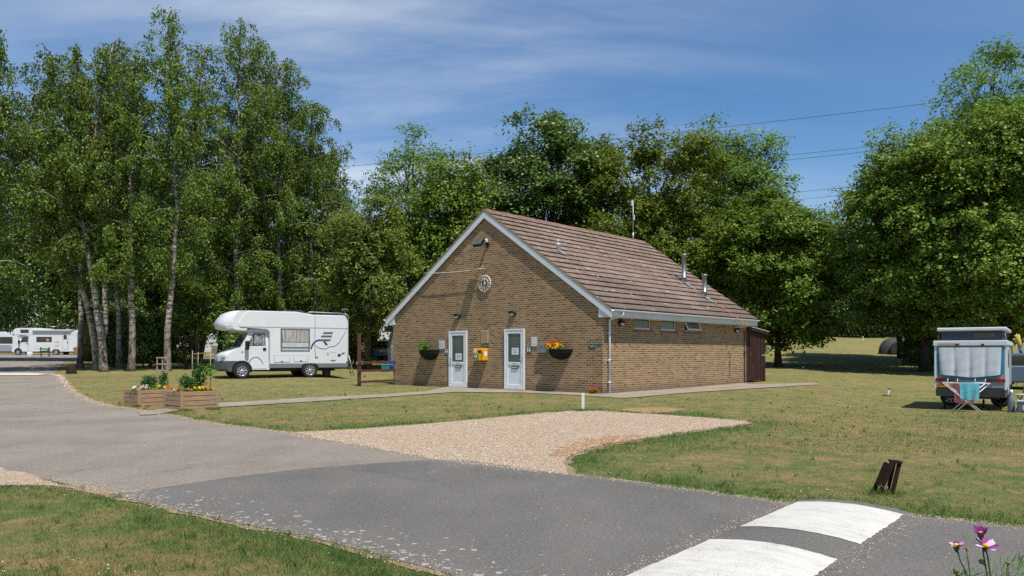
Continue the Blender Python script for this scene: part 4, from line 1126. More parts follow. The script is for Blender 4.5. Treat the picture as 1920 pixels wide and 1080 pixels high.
# cable
hx, hz = fw(910, 504); bx_, bz_ = fw(803, 513)
m = MB(); pts = []
for i in range(9):
    f_ = i / 8; pts.append((hx + (bx_ - hx) * f_, -.16 - .02 * f_, hz + (bz_ - hz) * f_ - .05 * math.sin(PI * f_)))
m.tube(pts, .013, 6); m.tube([(hx, -.16, hz), (hx + .01, -.16, hz + .09), (hx + .06, -.17, hz + .07)], .02, 6); m.tube([(hx, -.16, hz), (hx, .005, hz)], .014, 6)
tag(m.build('wall_cable', simple('white_cable', 'd5d6d2', .5), None, (CORN.x, CORN.y, BZ), -ANG), 'thin white cable strung from a hook above the clock to the left barge board', 'cable')
def board(name, label, cat, x0, x1, y0, y1, frame, face, lines=0, wall='f', lm=GREYTXT, title=None, thick=.03):
    f_ = fw if wall == 'f' else sw
    cx, cz = (x0 + x1) / 2, (y0 + y1) / 2
    T = (fthing if wall == 'f' else sthing)(name, label, cat, cx, cz)
    w_ = abs(f_(x1, cz)[0] - f_(x0, cz)[0]); h_ = abs(f_(cx, y0)[1] - f_(cx, y1)[1])
    MB().b2((-w_ / 2, -thick, -h_ / 2), (w_ / 2, 0, h_ / 2), 0, .004).build('frame', frame, T)
    MB().b2((-w_ / 2 + .025, -thick - .004, -h_ / 2 + .025), (w_ / 2 - .025, -thick + .001, h_ / 2 - .025)).build('face', face, T)
    if lines:
        m = MB(); rnd = random.Random(int(x0)); st_ = (h_ - .09) / lines
        for r_ in range(lines):
            z = h_ / 2 - .055 - r_ * st_; x = -w_ / 2 + .05
            while x < w_ / 2 - .06:
                ww = min(rnd.uniform(.02, .07), w_ / 2 - .05 - x); m.b2((x, -thick - .007, z - st_ * .3), (x + ww, -thick - .0045, z)); x += ww + .015
        m.build('print', lm, T)
    return T
ALU = simple('aluminium_frame', 'a9acae', .4, .5, .08)
CORK = simple('notice_board_tan', 'b39a68', .8, 0, .12, 8)
board('notice_board', 'white notice in a thin frame left of the left door', 'notice', 823.5, 834.5, 638, 655, ALU, PAPER, 6)
board('notice_board', 'tan notice in a frame high between the two doors', 'notice', 902.5, 916.5, 619.5, 643.5, ALU, CORK, 9, 'f', simple('tan_print', '8a744c', .8))
board('sign', 'small dark green sign below the tan notice', 'sign', 903.5, 916.3, 644, 650.5, GREENS, GREENS, 2, 'f', WTXT, None, .012)
board('notice_board', 'white framed notice between the right door and the grey box', 'notice', 996.5, 1008, 631, 650, ALU, PAPER, 5, 'f', simple('pale_print', 'b3a98a', .8))
def toilet_sign(T, ladies):
    MB().b2((-.1, -.014, -.11), (.1, 0, .11), 0, .004).build('plate', simple('sign_slate', '39545c', .4, 0, .05), T)
    m = MB()
    for sx in (-.045, .045):
        m.lathe([(0, 0), (.018, 0), (.018, .003), (0, .003)], (sx, -.0175, .07), 'y', 10)
        if (sx < 0) == ladies: m.prism([(sx - .012, .045), (sx + .012, .045), (sx + .034, -.03), (sx + .012, -.03), (sx + .012, -.08), (sx - .012, -.08), (sx - .012, -.03), (sx - .034, -.03)], 'y', -.0175, -.0145)
        else: m.prism([(sx - .026, .045), (sx + .026, .045), (sx + .026, -.01), (sx + .016, -.01), (sx + .014, -.08), (sx - .014, -.08), (sx - .016, -.01), (sx - .026, -.01)], 'y', -.0175, -.0145)
    m.build('symbol', WTXT, T)
toilet_sign(fthing('sign', 'small dark sign with two white figures left of the left door frame', 'sign', 837.5, 659), True)
toilet_sign(fthing('sign', 'small dark sign with two white figures right of the right door frame', 'sign', 992, 656), False)
# defibrillator cabinet
T = fthing('defibrillator_cabinet', 'yellow defibrillator cabinet with green heart sign between the doors', 'cabinet', 906, 664.5)
YEL = simple('yellow_enamel', 'e0a512', .35, 0, .05, 4)
MB().b2((-.24, -.24, -.22), (.24, 0, .22), 0, .02).build('case', YEL, T)
MB().b2((-.225, -.262, -.205), (.225, -.236, .2), 0, .012).build('door', YEL, T)
MB().b2((-.02, -.268, .05), (.16, -.26, .145), 0, .003).build('window', BLACKP, T)
MB().b2((-.235, -.27, -.18), (.0, -.26, .0), 0, .003).build('green_plate', simple('aed_green', '12714a', .4, 0, .04), T)
m = MB(); cxh, czh = -.118, -.085
hp = [(cxh + .0045 * 16 * math.sin(a) ** 3, czh + .0045 * (13 * math.cos(a) - 5 * math.cos(2 * a) - 2 * math.cos(3 * a) - math.cos(4 * a))) for a in np.linspace(0, 2 * PI, 28, endpoint=False)]
m.prism(hp, 'y', -.274, -.2695); m.build('heart', WTXT, T)
m = MB(); m.prism([(cxh + .012, czh + .045), (cxh - .03, czh - .005), (cxh - .004, czh - .005), (cxh - .014, czh - .055), (cxh + .03, czh + .008), (cxh + .004, czh + .008)], 'y', -.278, -.2735); m.build('bolt', simple('aed_green', '12714a'), T)
MB().b2((-.235, -.268, .06), (-.1, -.26, .19), 0, .003).build('label', simple('cream_label', 'd9cfae', .6), T)
MB().b2((.237, -.19, -.06), (.246, -.05, .1), 0, .003).build('side_notice', PAPER, T)
m = MB(); m.b2((.2, -.29, -.03), (.225, -.262, .07), 0, .006); m.build('latch', BLACKP, T)
# grey box
T = fthing('coin_box', 'grey steel box with two keyholes left of the right hanging basket', 'box', 1023, 653)
GREYM = simple('grey_steel', '83888a', .5, .2, .08, 6, 0, ('6f6a60', .3))
MB().b2((-.17, -.14, -.17), (.17, 0, .17), 0, .012).build('case', GREYM, T)
MB().b2((-.15, -.152, -.15), (.15, -.138, .15), 0, .006).build('door', GREYM, T)
m = MB()
for sx in (-.07, .07): m.lathe([(0, 0), (.022, 0), (.022, .012), (0, .012)], (sx, -.162, .05), 'y', 12)
build_each(m, 'keyhole', BLACKP, T)
board('sign', 'dark teal sign with white lettering near the corner of the front wall', 'sign', 1104, 1117.5, 645, 654, TEALS, TEALS, 2, 'f', WTXT, None, .012)
board('sign', 'tiny dark teal sign highest and closest to the wall corner', 'sign', 1119.5, 1127.5, 644, 648.8, TEALS, TEALS, 1, 'f', WTXT, None, .012)
# small plants and flowers from leaf quads
def petals(name, parent, centres, col_mat, r, n=7, up=(0, -.5, .6), seed=1):
    rng = np.random.default_rng(seed); P = []; N = []
    for c in centres:
        ax_n = unit(np.array(up) + rng.normal(size=3) * .5)
        P.append(np.array(c) + rng.normal(size=(n, 3)) * r * .45); N.append(unit(ax_n + rng.normal(size=(n, 3)) * .55))
    P = np.concatenate(P); N = np.concatenate(N)
    V, F = leaf_quads(P, N, r * 1.4 * rng.uniform(.7, 1.2, len(P)), .8, rng)
    o = bpy.data.objects.new(name, np_mesh(name, V, F, col_mat)); return link(o, parent)
def foliage(name, parent, c, rad, n, leaf, mat, seed=1, asp=.6, up=.6):
    rng = np.random.default_rng(seed); d = unit(rng.normal(size=(n, 3)) + np.array([0, 0, .3])); r_ = rng.random(n) ** .4
    lob = 1 + .22 * np.sin(d[:, 0] * 5 + seed) * np.sin(d[:, 2] * 6 + 2 * seed) + .12 * rng.normal(size=n)
    P = np.array(c) + d * (r_ * lob)[:, None] * np.array(rad); N = unit(d * .6 + np.array([0, -.1, up]) + .6 * rng.normal(size=(n, 3)))
    V, F = leaf_quads(P, N, leaf * rng.uniform(.6, 1.3, n), asp, rng)
    o = bpy.data.objects.new(name, np_mesh(name, V, F, mat)); return link(o, parent)
PLG = leaf_mat('garden_leaves', ['35561c', '47701f', '5d8a2b', '79a63a'], .35, .45)
PLD = leaf_mat('box_leaves', ['24401a', '2f5320', '3c6628', '4f7a33'], .25, .4)
def petal_mat(name, cols): 
    m_ = leaf_mat(name, cols, .3, .6); return m_
PY = petal_mat('yellow_petals', ['e0b010', 'e8c41c', 'f0d23a']); PO = petal_mat('orange_petals', ['d0601a', 'dc7a20', 'e8952c']); PRED = petal_mat('red_petals', ['b83a1c', 'c94a22', 'd86a34'])
PP = petal_mat('pink_petals', ['c98fae', 'd9b4c6', 'e8d6de']); PW = petal_mat('white_petals', ['d8d4d0', 'e4e0dc', 'eeeae6'])
WIRE = simple('basket_black', '1a1c1d', .7, 0, .15, 12)
def hanging_basket(px0, px1, ytop, ybot, label, lush):
    cx = (px0 + px1) / 2; x0, zt = fw(px0, ytop); x1, _ = fw(px1, ytop); zb = fw(cx, ybot)[1]; xc = (x0 + x1) / 2
    w_ = (x1 - x0) / 2; h_ = zt - zb; dp = w_ * .95
    T = bthing('hanging_basket', label, 'hanging basket', xc, 0, zt, 0, 'baskets on the front wall')
    m = MB(); nu, nv = 16, 7; vs = []; fs = []
    for i in range(nv + 1):
        f_ = i / nv; r_ = max(.12, math.sqrt(max(0, 1 - (f_ * .985) ** 2.2))); z = -h_ * f_
        for j in range(nu + 1):
            a = PI + PI * j / nu; vs.append((w_ * r_ * math.cos(a), dp * r_ * math.sin(a) - .004, z))
    for i in range(nv):
        for j in range(nu):
            a = i * (nu + 1) + j; fs.append((a, a + 1, a + nu + 2, a + nu + 1))
    m.add(vs, fs, 0, True); m.add([vs[j] for j in range(nu + 1)], [list(range(nu + 1))]); m.build('liner', simple('coir_liner_dark', '202322', .95, 0, .3, 20, .01), T)
    b = MB()
    for j in range(0, nu + 1, 1): b.tube([(vs[i * (nu + 1) + j][0] * 1.03, vs[i * (nu + 1) + j][1] * 1.03, vs[i * (nu + 1) + j][2] * 1.03) for i in range(nv + 1)], .007, 4)
    b.tube([(p[0] * 1.03, p[1] * 1.03, p[2]) for p in vs[:nu + 1]], .014, 5); b.build('wire_frame', WIRE, T)
    if not lush:
        foliage('plant', T, (-w_ * .5, -dp * .45, .13), (w_ * .52, dp * .45, .22), 360, .075, PLG, 3)
        foliage('trailing_leaves', T, (w_ * .15, -dp * .5, .0), (w_ * .8, dp * .5, .05), 90, .05, PLD, 4)
    else:
        foliage('plant', T, (-w_ * .3, -dp * .5, .03), (w_ * .8, dp * .5, .14), 380, .065, PLG, 5)
        rnd = random.Random(4)
        def pts(n, x0, x1, z0, z1): return [(rnd.uniform(x0, x1) * w_, -dp * rnd.uniform(.3, 1.0), rnd.uniform(z0, z1)) for _ in range(n)]
        petals('flower', T, pts(30, -.95, .35, .03, .2), PY, .045, 7, seed=5); petals('flower', T, pts(16, -.95, .35, .1, .27), PO, .05, 7, seed=6); petals('flower', T, pts(6, -.9, .3, .16, .3), PRED, .05, 7, seed=7)
    return T
hanging_basket(793.5, 823, 656.5, 674.5, 'black wire wall basket with green leaves only, left of the left door', False)
hanging_basket(1034, 1073, 655, 673.5, 'black wire wall basket full of yellow and orange flowers', True)
T = bthing('flower_clump', 'small clump of orange red flowers at the foot of the wall corner', 'flowers', fw(1119, 738)[0], -.22, -.06)
foliage('leaves', T, (0, 0, .07), (.2, .13, .08), 160, .07, PLG, 8)
petals('flower', T, [(random.uniform(-.2, .2), random.uniform(-.12, .1), random.uniform(.1, .19)) for _ in range(14)], PRED, .045, 6, seed=9)
# timber store leaning on the rear gable
ye = sw(1435, 700)[0]; ys_ = BL + .0; zt0, zt1 = sw(1401, 613)[1], sw(1435, 622.5)[1]
T = bthing('timber_store', 'dark brown vertical boarded lean-to store at the far end of the brick building', 'shed', 0, BL, 0)
BRW = NT('brown_boards'); oc = BRW.coord('Object'); n_ = BRW.noise(BRW.mapping(oc, (6, 6, .6)), 2.5, 5, .7); fl = BRW.noise(oc, 7, 4, .7)
c = BRW.ramp(n_, [(.3, '2b1a16'), (.55, '3d2620'), (.75, '4c322a')]); c = BRW.mix(BRW.n('MapRange', ins={'Value': fl, 'From Min': .62, 'From Max': .72, 'To Min': 0.0, 'To Max': .7}).outputs[0], c, '8a7a66')
BRW.bsdf(c, .75, 0, .25, BRW.bump(n_, .6, .01)); BRW = BRW.m
Ls = ye - BL; m = MB(); nbd = 13
for i in range(nbd):
    a, b = .05 + (Ls - .05) * i / nbd, .05 + (Ls - .05) * (i + 1) / nbd - .012; zt = zt0 + (zt1 - zt0) * ((a + b) / 2 / Ls) - .05
    pr = .0 if i % 2 else .02
    m.b2((-.03 + pr - .03, a, .06), (.0 + pr - .03, b, zt))
m.build('side_boards', BRW, T)
m = MB(); m.b2((-.1, .0, -.12), (.0, .09, zt0 - .05)); m.b2((-.1, Ls - .09, -.12), (.002, Ls, zt1 - .05)); m.build('post', BRW, T)
m = MB()
nb2 = 12
for i in range(nb2): m.b2((-2.6 + 2.5 * i / nb2, Ls - .05, .02), (-2.6 + 2.5 * (i + 1) / nb2 - .01, Ls - .02, zt1 - .08))
m.b2((-2.65, 0, .02), (-2.6, Ls - .05, zt0 - .1)); m.build('back_boards', BRW, T)
sl_ = math.atan2(zt0 - zt1, Ls)
m = MB(); m.prism([(-.0 + .004, zt0 + .06), (Ls + .16, zt1 + .03), (Ls + .16, zt1 - .0), (.004, zt0 + .02)], 'x', -2.75, .12); m.build('roof', simple('felt_roof_edge', 'a7a8a6', .7, 0, .1), T)
m = MB(); m.prism([(.004, zt0 + .02), (Ls + .12, zt1 - .004), (Ls + .12, zt1 - .12), (.004, zt0 - .1)], 'x', .03, .09); m.build('fascia', BRW, T)
m = MB(); m.b2((-.01, Ls * .83, 1.12), (.01, Ls * .95, 1.2)); m.build('latch', ALU, T)
m = MB(); m.b2((-.0, 0, 0), (.06, .1, .1)); 

# ------------------------------------------------------------------ motor caravans
VWHITE = simple('motorhome_white', 'd4d6d8', .3, 0, .03, 1.5, 0, ('b5b4aa', .18))
VGREY = simple('motorhome_grey', '6f7378', .5, 0, .06, 5)
BUMP = simple('bumper_grey', '4a4c50', .6, 0, .08, 5)
RUB = simple('tyre_rubber', '2a2826', .85, 0, .15, 10)
RIM = simple('alloy_rim', 'b4b7ba', .35, .6, .06, 10)
RED_L = simple('red_lamp', '8e1414', .2, 0, .05); AMB = simple('amber_lamp', 'c46a12', .25); CLEARL = simple('clear_lamp', 'c3c9cc', .15)
t = NT('foil_screen'); n_ = t.noise(t.mapping(t.coord('Object'), (9, 9, 5), (0, R(35), 0)), 1.4, 3, .6, 1.2)
t.bsdf(t.ramp(n_, [(.38, '1d2226'), (.48, '7e868c'), (.56, 'c4c9cc'), (.66, '343a3f')]), .25, .3, .6); FOIL = t.m
t = NT('windscreen_screen'); n_ = t.noise(t.mapping(t.coord('Object'), (3, 3, 6), (0, R(25), 0)), 2.0, 4, .7, .6)
t.bsdf(t.ramp(n_, [(.38, '1d2321'), (.52, '47504e'), (.68, '7f8886')]), .12, 0, .6); WSCR = t.m
t = NT('curtain_cloth'); w_ = t.noise(t.mapping(t.coord('Object'), (16, 1, 1.2)), 1.0, 4, .6)
t.bsdf(t.ramp(w_, [(.33, '6b6862'), (.5, 'a39f97'), (.66, 'c2beb5')]), .9); CURT = t.m
DECBLUE = simple('decal_blue', '1c3c74', .4); DECGREY = simple('decal_grey', '5d6066', .4)
def loft(m, secs, mi=0, smooth=False):
    n = len(secs[0]); vs = [p for s_ in secs for p in s_]; fs = []
    for i in range(len(secs) - 1):
        for k_ in range(n):
            k2 = (k_ + 1) % n; fs.append((i * n + k_, i * n + k2, (i + 1) * n + k2, (i + 1) * n + k_))
    fs.append(list(range(n))[::-1]); fs.append([(len(secs) - 1) * n + k_ for k_ in range(n)])
    m.add(vs, fs, mi, smooth)
def wheel(T, x, y, z, r, w_=.2, spokes=8, name='wheel', side=-1):
    W_ = bpy.data.objects.new(name, None); link(W_, T); W_.location = (x, y, z)
    m = MB(); m.lathe([(r * .62, side * w_ * .42), (r * .9, side * w_ * .5), (r * .985, side * w_ * .36), (r, 0), (r * .985, -side * w_ * .36), (r * .9, -side * w_ * .5), (r * .5, -side * w_ * .45)], (0, 0, 0), 'y', 28); m.build('tyre', RUB, W_)
    d = MB(); d.lathe([(r * .62, side * w_ * .42), (r * .6, side * w_ * .2), (0, side * w_ * .2)], (0, 0, 0), 'y', 24, 1); d.lathe([(r * .63, side * w_ * .44), (r * .56, side * w_ * .46), (r * .56, side * w_ * .25)], (0, 0, 0), 'y', 24, 0)
    for k_ in range(spokes):
        a = 2 * PI * k_ / spokes + .2; d.box((r * .34 * math.cos(a), side * w_ * .38, r * .34 * math.sin(a)), (r * .5, .03, r * .15), Matrix.Rotation(-a, 3, 'Y'), 0, .006)
    d.lathe([(0, side * w_ * .5), (r * .15, side * w_ * .48), (r * .17, side * w_ * .3)], (0, 0, 0), 'y', 14, 0); d.build('rim', [RIM, BLACKP], W_)
    return W_
def motorhome(label, loc, rz, wb, Lr, zr, zf, style):
    T = thing('motorhome', label, 'motorhome', loc, rz)
    Wd = 2.2
    # living box and side of the over-cab bed
    m = MB(); m.prism([(1.13, .6), (Lr - .03, .6), (Lr, 1.2), (Lr, zr - .25), (Lr - .12, zr - .03), (Lr - .25, zr), (3.0, zr), (2.25, zf), (.24, zf), (.1, zf - .12), (-.18, 2.36), (-.17, 2.24), (-.08, 2.16), (1.0, 2.1), (1.1, 2.02), (1.13, 1.9)], 'y', 0, Wd, 0, .03, 2)
    m.build('body', VWHITE, T)
    c = MB(); secs = []
    for i in range(13):
        y = .02 + (Wd - .04) * i / 12; q = abs((y - Wd / 2) / (Wd / 2)); f_ = 1 - .5 * q ** 4.2
        base = [(.22, zf + .004), (-.34, zf - .012), (-.62, zf - .13), (-.8, zf - .34), (-.89, 2.4), (-.9, 2.24), (-.84, 2.12), (-.6, 2.06), (.1, 2.05), (.2, 2.1)]
        secs.append([(.2 + (x - .2) * f_, y, z) for x, z in base])
    loft(c, secs, 0, False); co2 = c.build('overcab_nose', VWHITE, T)
    for p in co2.data.polygons: p.use_smooth = abs(p.normal.y) < .8
    b = MB(); b.b2((-.1, .1, 2.0), (1.1, Wd - .1, 2.09)); b.build('overcab_floor', VWHITE, T)
    # cab
    c = MB(); secs = []
    for i in range(13):
        y = .1 + (Wd - .2) * i / 12; q = abs((y - Wd / 2) / (Wd / 2 - .1)); f_ = 1 - .30 * q ** 3.5
        base = [(1.14, .38), (-.78, .38), (-.88, .7), (-.86, .98), (-.76, 1.1), (-.5, 1.2), (-.08, 1.33), (.3, 2.0), (1.14, 2.06)]
        ins = .10 if i in (0, 12) else 0
        secs.append([((.1 + (x - .1) * f_) if x < .1 else x, y + ((.09 if i == 0 else -.09) if (z > 1.5 and i in (0, 12)) else 0), z) for x, z in base])
    loft(c, secs, 0); c.build('cab', VWHITE, T)
    c = MB(); secs = []
    for i in range(13):
        y = .085 + (Wd - .17) * i / 12; q = abs((y - Wd / 2) / (Wd / 2 - .085)); f_ = 1 - .29 * q ** 3.5
        base = [(-.3, .3), (-.8, .32), (-.93, .42), (-.92, .7), (-.88, .76), (-.3, .76)]
        secs.append([(.1 + (x - .1) * f_, y, z) for x, z in base])
    loft(c, secs, 0); c.build('bumper', BUMP if style == 'A' else VWHITE, T)
    d = Vector((.38, 0, .67)).normalized(); nn = Vector((-d.z, 0, d.x))
    v = []
    for (s_, y) in ((.03, .2), (.03, Wd - .2), (.70, Wd - .3), (.70, .3)):
        p = Vector((-.08, 0, 1.33)) + d * s_ + nn * .012; v.append((p.x, y, p.z))
    v2 = [(x - nn.x * .01, y, z - nn.z * .01) for x, y, z in v]
    MB().add(v + v2, [(0, 1, 2, 3), (7, 6, 5, 4), (0, 4, 5, 1), (1, 5, 6, 2), (2, 6, 7, 3), (3, 7, 4, 0)]).build('windscreen', WSCR, T)
    # cab door with its two panes, mirror and handle
    D = bpy.data.objects.new('cab_door', None); link(D, T)
    m = MB(); m.prism([(.02, .42), (1.03, .42), (1.05, 1.36), (.96, 1.4), (.14, 1.38), (.0, 1.22)], 'y', .088, .12, 0, .006); m.build('door_panel', VWHITE, D)
    m = MB(); m.prism([(.2, 1.4), (.98, 1.4), (.95, 1.92), (.5, 1.92)], 'y', .125, .19); m.build('window_surround', BLACKP, D)
    m = MB(); m.prism([(.28, 1.43), (.46, 1.43), (.46, 1.84)], 'y', .118, .128); m.prism([(.5, 1.43), (.95, 1.43), (.93, 1.88), (.52, 1.88)], 'y', .1178, .128); m.build('window', FOIL if style == 'A' else GLASSD, D)
    MB().b2((.86, .06, 1.2), (.99, .09, 1.32), 0, .01).build('handle', BLACKP, D)
    m = MB(); m.box((.18, -.08, 1.42), (.16, .2, .38), None, 0, .05); m.tube([(.22, .12, 1.42), (.18, -.05, 1.42)], .03, 6); m.build('wing_mirror', BLACKP, T)
    m = MB(); m.box((-.7, .32, .98), (.22, .3, .17), Matrix.Rotation(R(-28), 3, 'Z'), 0, .04); m.build('headlight', CLEARL, T)
    m = MB(); m.box((-.7, Wd - .32, .98), (.22, .3, .17), Matrix.Rotation(R(28), 3, 'Z'), 0, .04); m.build('headlight', CLEARL, T)
    MB().b2((-.02, .075, 1.12), (.05, .1, 1.17)).build('indicator', AMB, T)
    # wheels, arches, underside
    for x, zz_, rr in ((0, .33, .33), (wb, .33, .33)):
        if x == 0: a = MB(); a.prism([(-.42, .28), (-.40, .5), (-.28, .69), (-.1, .77), (.1, .77), (.28, .69), (.40, .5), (.42, .28)], 'y', .079, .3)
        else: a = MB(); a.prism([(x - .4, .3), (x - .36, .55), (x - .22, .64), (x + .22, .64), (x + .36, .55), (x + .4, .3)], 'y', -.024, .3)
        a.build('wheel_arch', BLACKP, T)
        wheel(T, x, .15 if x == 0 else .06, zz_, rr); wheel(T, x, Wd - .17, zz_, rr, side=1)
    m = MB(); m.b2((.6, .35, .3), (Lr - .5, Wd - .35, .62)); m.b2((1.3, .15, .3), (2.1, .5, .44), 0, .02); m.b2((Lr - 1.1, .05, .38), (Lr - .3, .5, .5)); m.build('chassis', BLACKP, T)
    if style == 'A':
        MB().b2((1.13, -.02, .44), (Lr - .02, Wd + .02, .645), 0, .02).build('skirt', VGREY, T)
        m = MB(); m.b2((Lr - .1, -.01, .46), (Lr + .07, Wd + .01, .72), 0, .03); m.build('rear_bumper', simple('rear_bumper_dark', '3a302c', .5), T)
    else: MB().b2((1.13, -.012, .4), (Lr - .02, Wd + .01, .605), 0, .02).build('skirt', VWHITE, T)
    m = MB(); m.b2((-.1, -.008, 2.19), (Lr - .02, .0, 2.215)); m.build('trim', simple('trim_grey', '9a9da1', .4), T)
    m = MB(); m.b2((1.09, -.006, .65), (1.105, .0, 2.06)); m.b2((.3, -.006, 2.09), (1.0, .0, 2.1)); m.build('panel_seam', simple('trim_grey', '9a9da1'), T)
    return T
bx_, by_ = atY(454.6, 32.7); bz_ = float(gz(bx_, by_))
M1 = motorhome('white motorhome with grey stripes and blue swoosh on the lawn by the building', (bx_, by_, bz_), R(30), 2.85, 4.58, 2.78, 2.89, 'A')
W_ = bpy.data.objects.new('side_window', None); link(W_, M1)
m = MB(); m.b2((1.58, -.015, 1.17), (2.85, .01, 1.22)); m.b2((1.58, -.015, 2.11), (2.85, .01, 2.16)); m.b2((1.58, -.0148, 1.22), (1.64, .01, 2.11)); m.b2((2.79, -.0148, 1.22), (2.85, .01, 2.11)); m.build('frame', VGREY, W_)
MB().b2((1.64, -.004, 1.55), (2.79, .004, 2.11)).build('curtain', CURT, W_)
MB().b2((1.64, -.006, 1.22), (2.79, .004, 1.55), 0, .0).build('lower_panel', simple('window_white', 'b9bcc0', .4), W_)
m = MB(); rot = Matrix.Rotation(R(-9), 3, 'X')
for a, b in (((1.62, 1.64), 0), ((2.79, 2.81), 0)): m.box((sum(a) / 2, -.07, 1.86), (.025, .02, .62), Matrix.Rotation(R(-12), 3, 'X'))
m.box((2.215, -.13, 1.56), (1.2, .025, .03)); m.build('opening_frame', simple('acrylic_edge', '55585c', .3), W_)
for a, b, z0, z1 in ((1.3, 1.98, .68, 1.0), (2.14, 2.77, .7, 1.0)):
    l = MB(); l.b2((a, -.008, z0), (b, .0, z1), 0, .003); lo = l.build('locker_door', simple('trim_grey', '9a9da1'), M1); MB().b2((a + .02, -.013, z0 + .02), (b - .02, -.006, z1 - .02), 0, .003).build('locker_panel', VWHITE, lo)
    MB().b2(((a + b) / 2 - .04, -.024, z0 + .03), ((a + b) / 2 + .04, -.012, z0 + .07)).build('lock', BLACKP, lo)
for i, (a, b, z) in enumerate(((3.42, 3.9, 1.98), (3.33, 3.86, 1.83), (3.2, 3.8, 1.66))):
    MB().prism([(a, z - .045), (b - .05, z - .045), (b, z + .045), (a + .05, z + .045)], 'y', -.004, .0).build('stripe', DECGREY, M1)
m = MB(); pts = [(2.9, -.003, 1.28), (2.96, -.003, 1.44), (3.05, -.003, 1.57), (3.18, -.003, 1.645), (3.25, -.003, 1.655)]
for a, b in zip(pts, pts[1:]):
    d = (Vector(b) - Vector(a)); m.box((Vector(a) + Vector(b)) / 2, (d.length + .02, .006, .07), Matrix.Rotation(-math.atan2(d.z, d.x), 3, 'Y'))
m.prism([(3.44, 1.61), (3.54, 1.61), (3.66, 1.44), (3.54, 1.44)], 'y', -.0055, .0); m.build('swoosh', DECBLUE, M1)
m = MB(); m.prism([(4.1, .93), (4.24, .93), (4.24, 1.05), (4.1, 1.05)], 'y', -.005, 0); m.prism([(4.26, 1.02), (4.34, 1.03), (4.46, 1.12), (4.3, 1.1)], 'y', -.005, 0); m.build('decal', DECBLUE, M1)
m = MB(); m.b2((3.78, -.02, .78), (4.0, 0, 1.12), 0, .01); m.build('hatch', VWHITE, M1); m = MB(); m.b2((3.78, -.022, .76), (4.0, -.0, .78)); m.b2((3.78, -.022, 1.12), (4.0, 0, 1.135)); m.build('hatch_trim', VGREY, M1)
MB().b2((3.6, -.02, 1.02), (3.7, 0, 1.14), 0, .01).build('vent', simple('vent_cream', 'c3b9a0', .6), M1)
m = MB(); m.tube([(3.07, -.012, 2.76), (3.08, -.015, 2.3), (3.06, -.012, 1.5), (3.09, -.012, .92)], .012, 5); m.b2((3.08, -.03, .9), (3.2, 0, .95)); m.build('cable', simple('grey_cable', '8b8d90', .6), M1)
m = MB(); m.tube([(4.5, -.008, 2.2), (4.4, -.008, 1.95), (4.15, -.008, 1.55), (3.95, -.008, 1.4), (3.75, -.008, 1.38), (3.55, -.008, 1.28), (3.3, -.008, 1.3), (3.1, -.008, 1.42)], .009, 5); m.build('decal_line', DECGREY, M1)
m = MB(); arc = [(.2 + .62 * (1 - math.cos(a)) / 2 + .05, .083, .5 + .42 * math.sin(a)) for a in np.linspace(.1, PI - .3, 12)]
m.tube(arc, .013, 5); m.build('door_decal', DECGREY, M1)
m = MB(); x = -.62; 
for ww in (.05, .03, .06, .04, .08): m.box((x, .42 - (x + .62) * .0, 1.145 + (x + .62) * .28), (ww, .02, .05), Matrix.Rotation(R(-15), 3, 'Y')); x += ww + .015
# roof fittings
m = MB(); m.prism([(1.75, 0), (1.85, .1), (2.55, .11), (2.95, .0)], 'y', .4, 1.7, 0, .02); o_ = m.build('roof_dome', simple('smoked_dome', '3c4044', .3), M1); o_.location = (0, 0, 2.86)
m = MB()
for y in (.12, 2.0): m.tube([(2.7, y, 2.8), (2.85, y, 2.9), (4.3, y, 2.88), (4.52, y, 2.8), (4.62, y, 2.5)], .022, 6)
for x in (3.0, 3.5, 4.0): m.tube([(x, .12, 2.885), (x, 2.0, 2.885)], .018, 6)
m.build('roof_rail', GALV, M1)
m = MB(); m.b2((3.1, .3, 2.79), (4.2, 1.6, 2.84)); m.build('solar_panel', simple('solar_cells', '1d2330', .25), M1)
m = MB()
for y in (.25, .62): m.tube([(4.5, y, 2.88), (4.66, y, 2.8), (4.67, y, .95), (4.66, y, .75)], .02, 6)
for i in range(7): m.tube([(4.67, .25, 1.0 + i * .26), (4.67, .62, 1.0 + i * .26)], .015, 5)
m.build('ladder', ALU, M1)
m = MB()
for y in (.25, .62): m.tube([(4.68, y, 1.0), (4.92, y - .03, .04)], .022, 6)
for i in range(4): m.tube([(4.7 + .055 * i, .25, .9 - i * .23), (4.7 + .055 * i, .62, .9 - i * .23)], .022, 5)
m.build('folding_step', ALU, M1)
m = MB(); m.tube([(4.52, .4, 2.8), (4.55, .4, 3.06)], .025, 6); m.b2((4.4, .3, 3.05), (4.68, .5, 3.09), 0, .01); m.build('aerial', GALV, M1)
m = MB(); m.b2((4.52, .3, .78), (4.6, .5, 1.0)); m.build('tail_light', RED_L, M1)
m = MB(); m.lathe([(.16, 0), (.2, .3), (.19, .42), (.06, .45), (0, .45)], (3.75, .55, 0), 'z', 14); wc = m.build('waste_container', simple('dark_container', '2c312e', .6), None, (bx_, by_, bz_), R(30)); tag(wc, 'dark round waste container under the rear of the white motorhome', 'container')

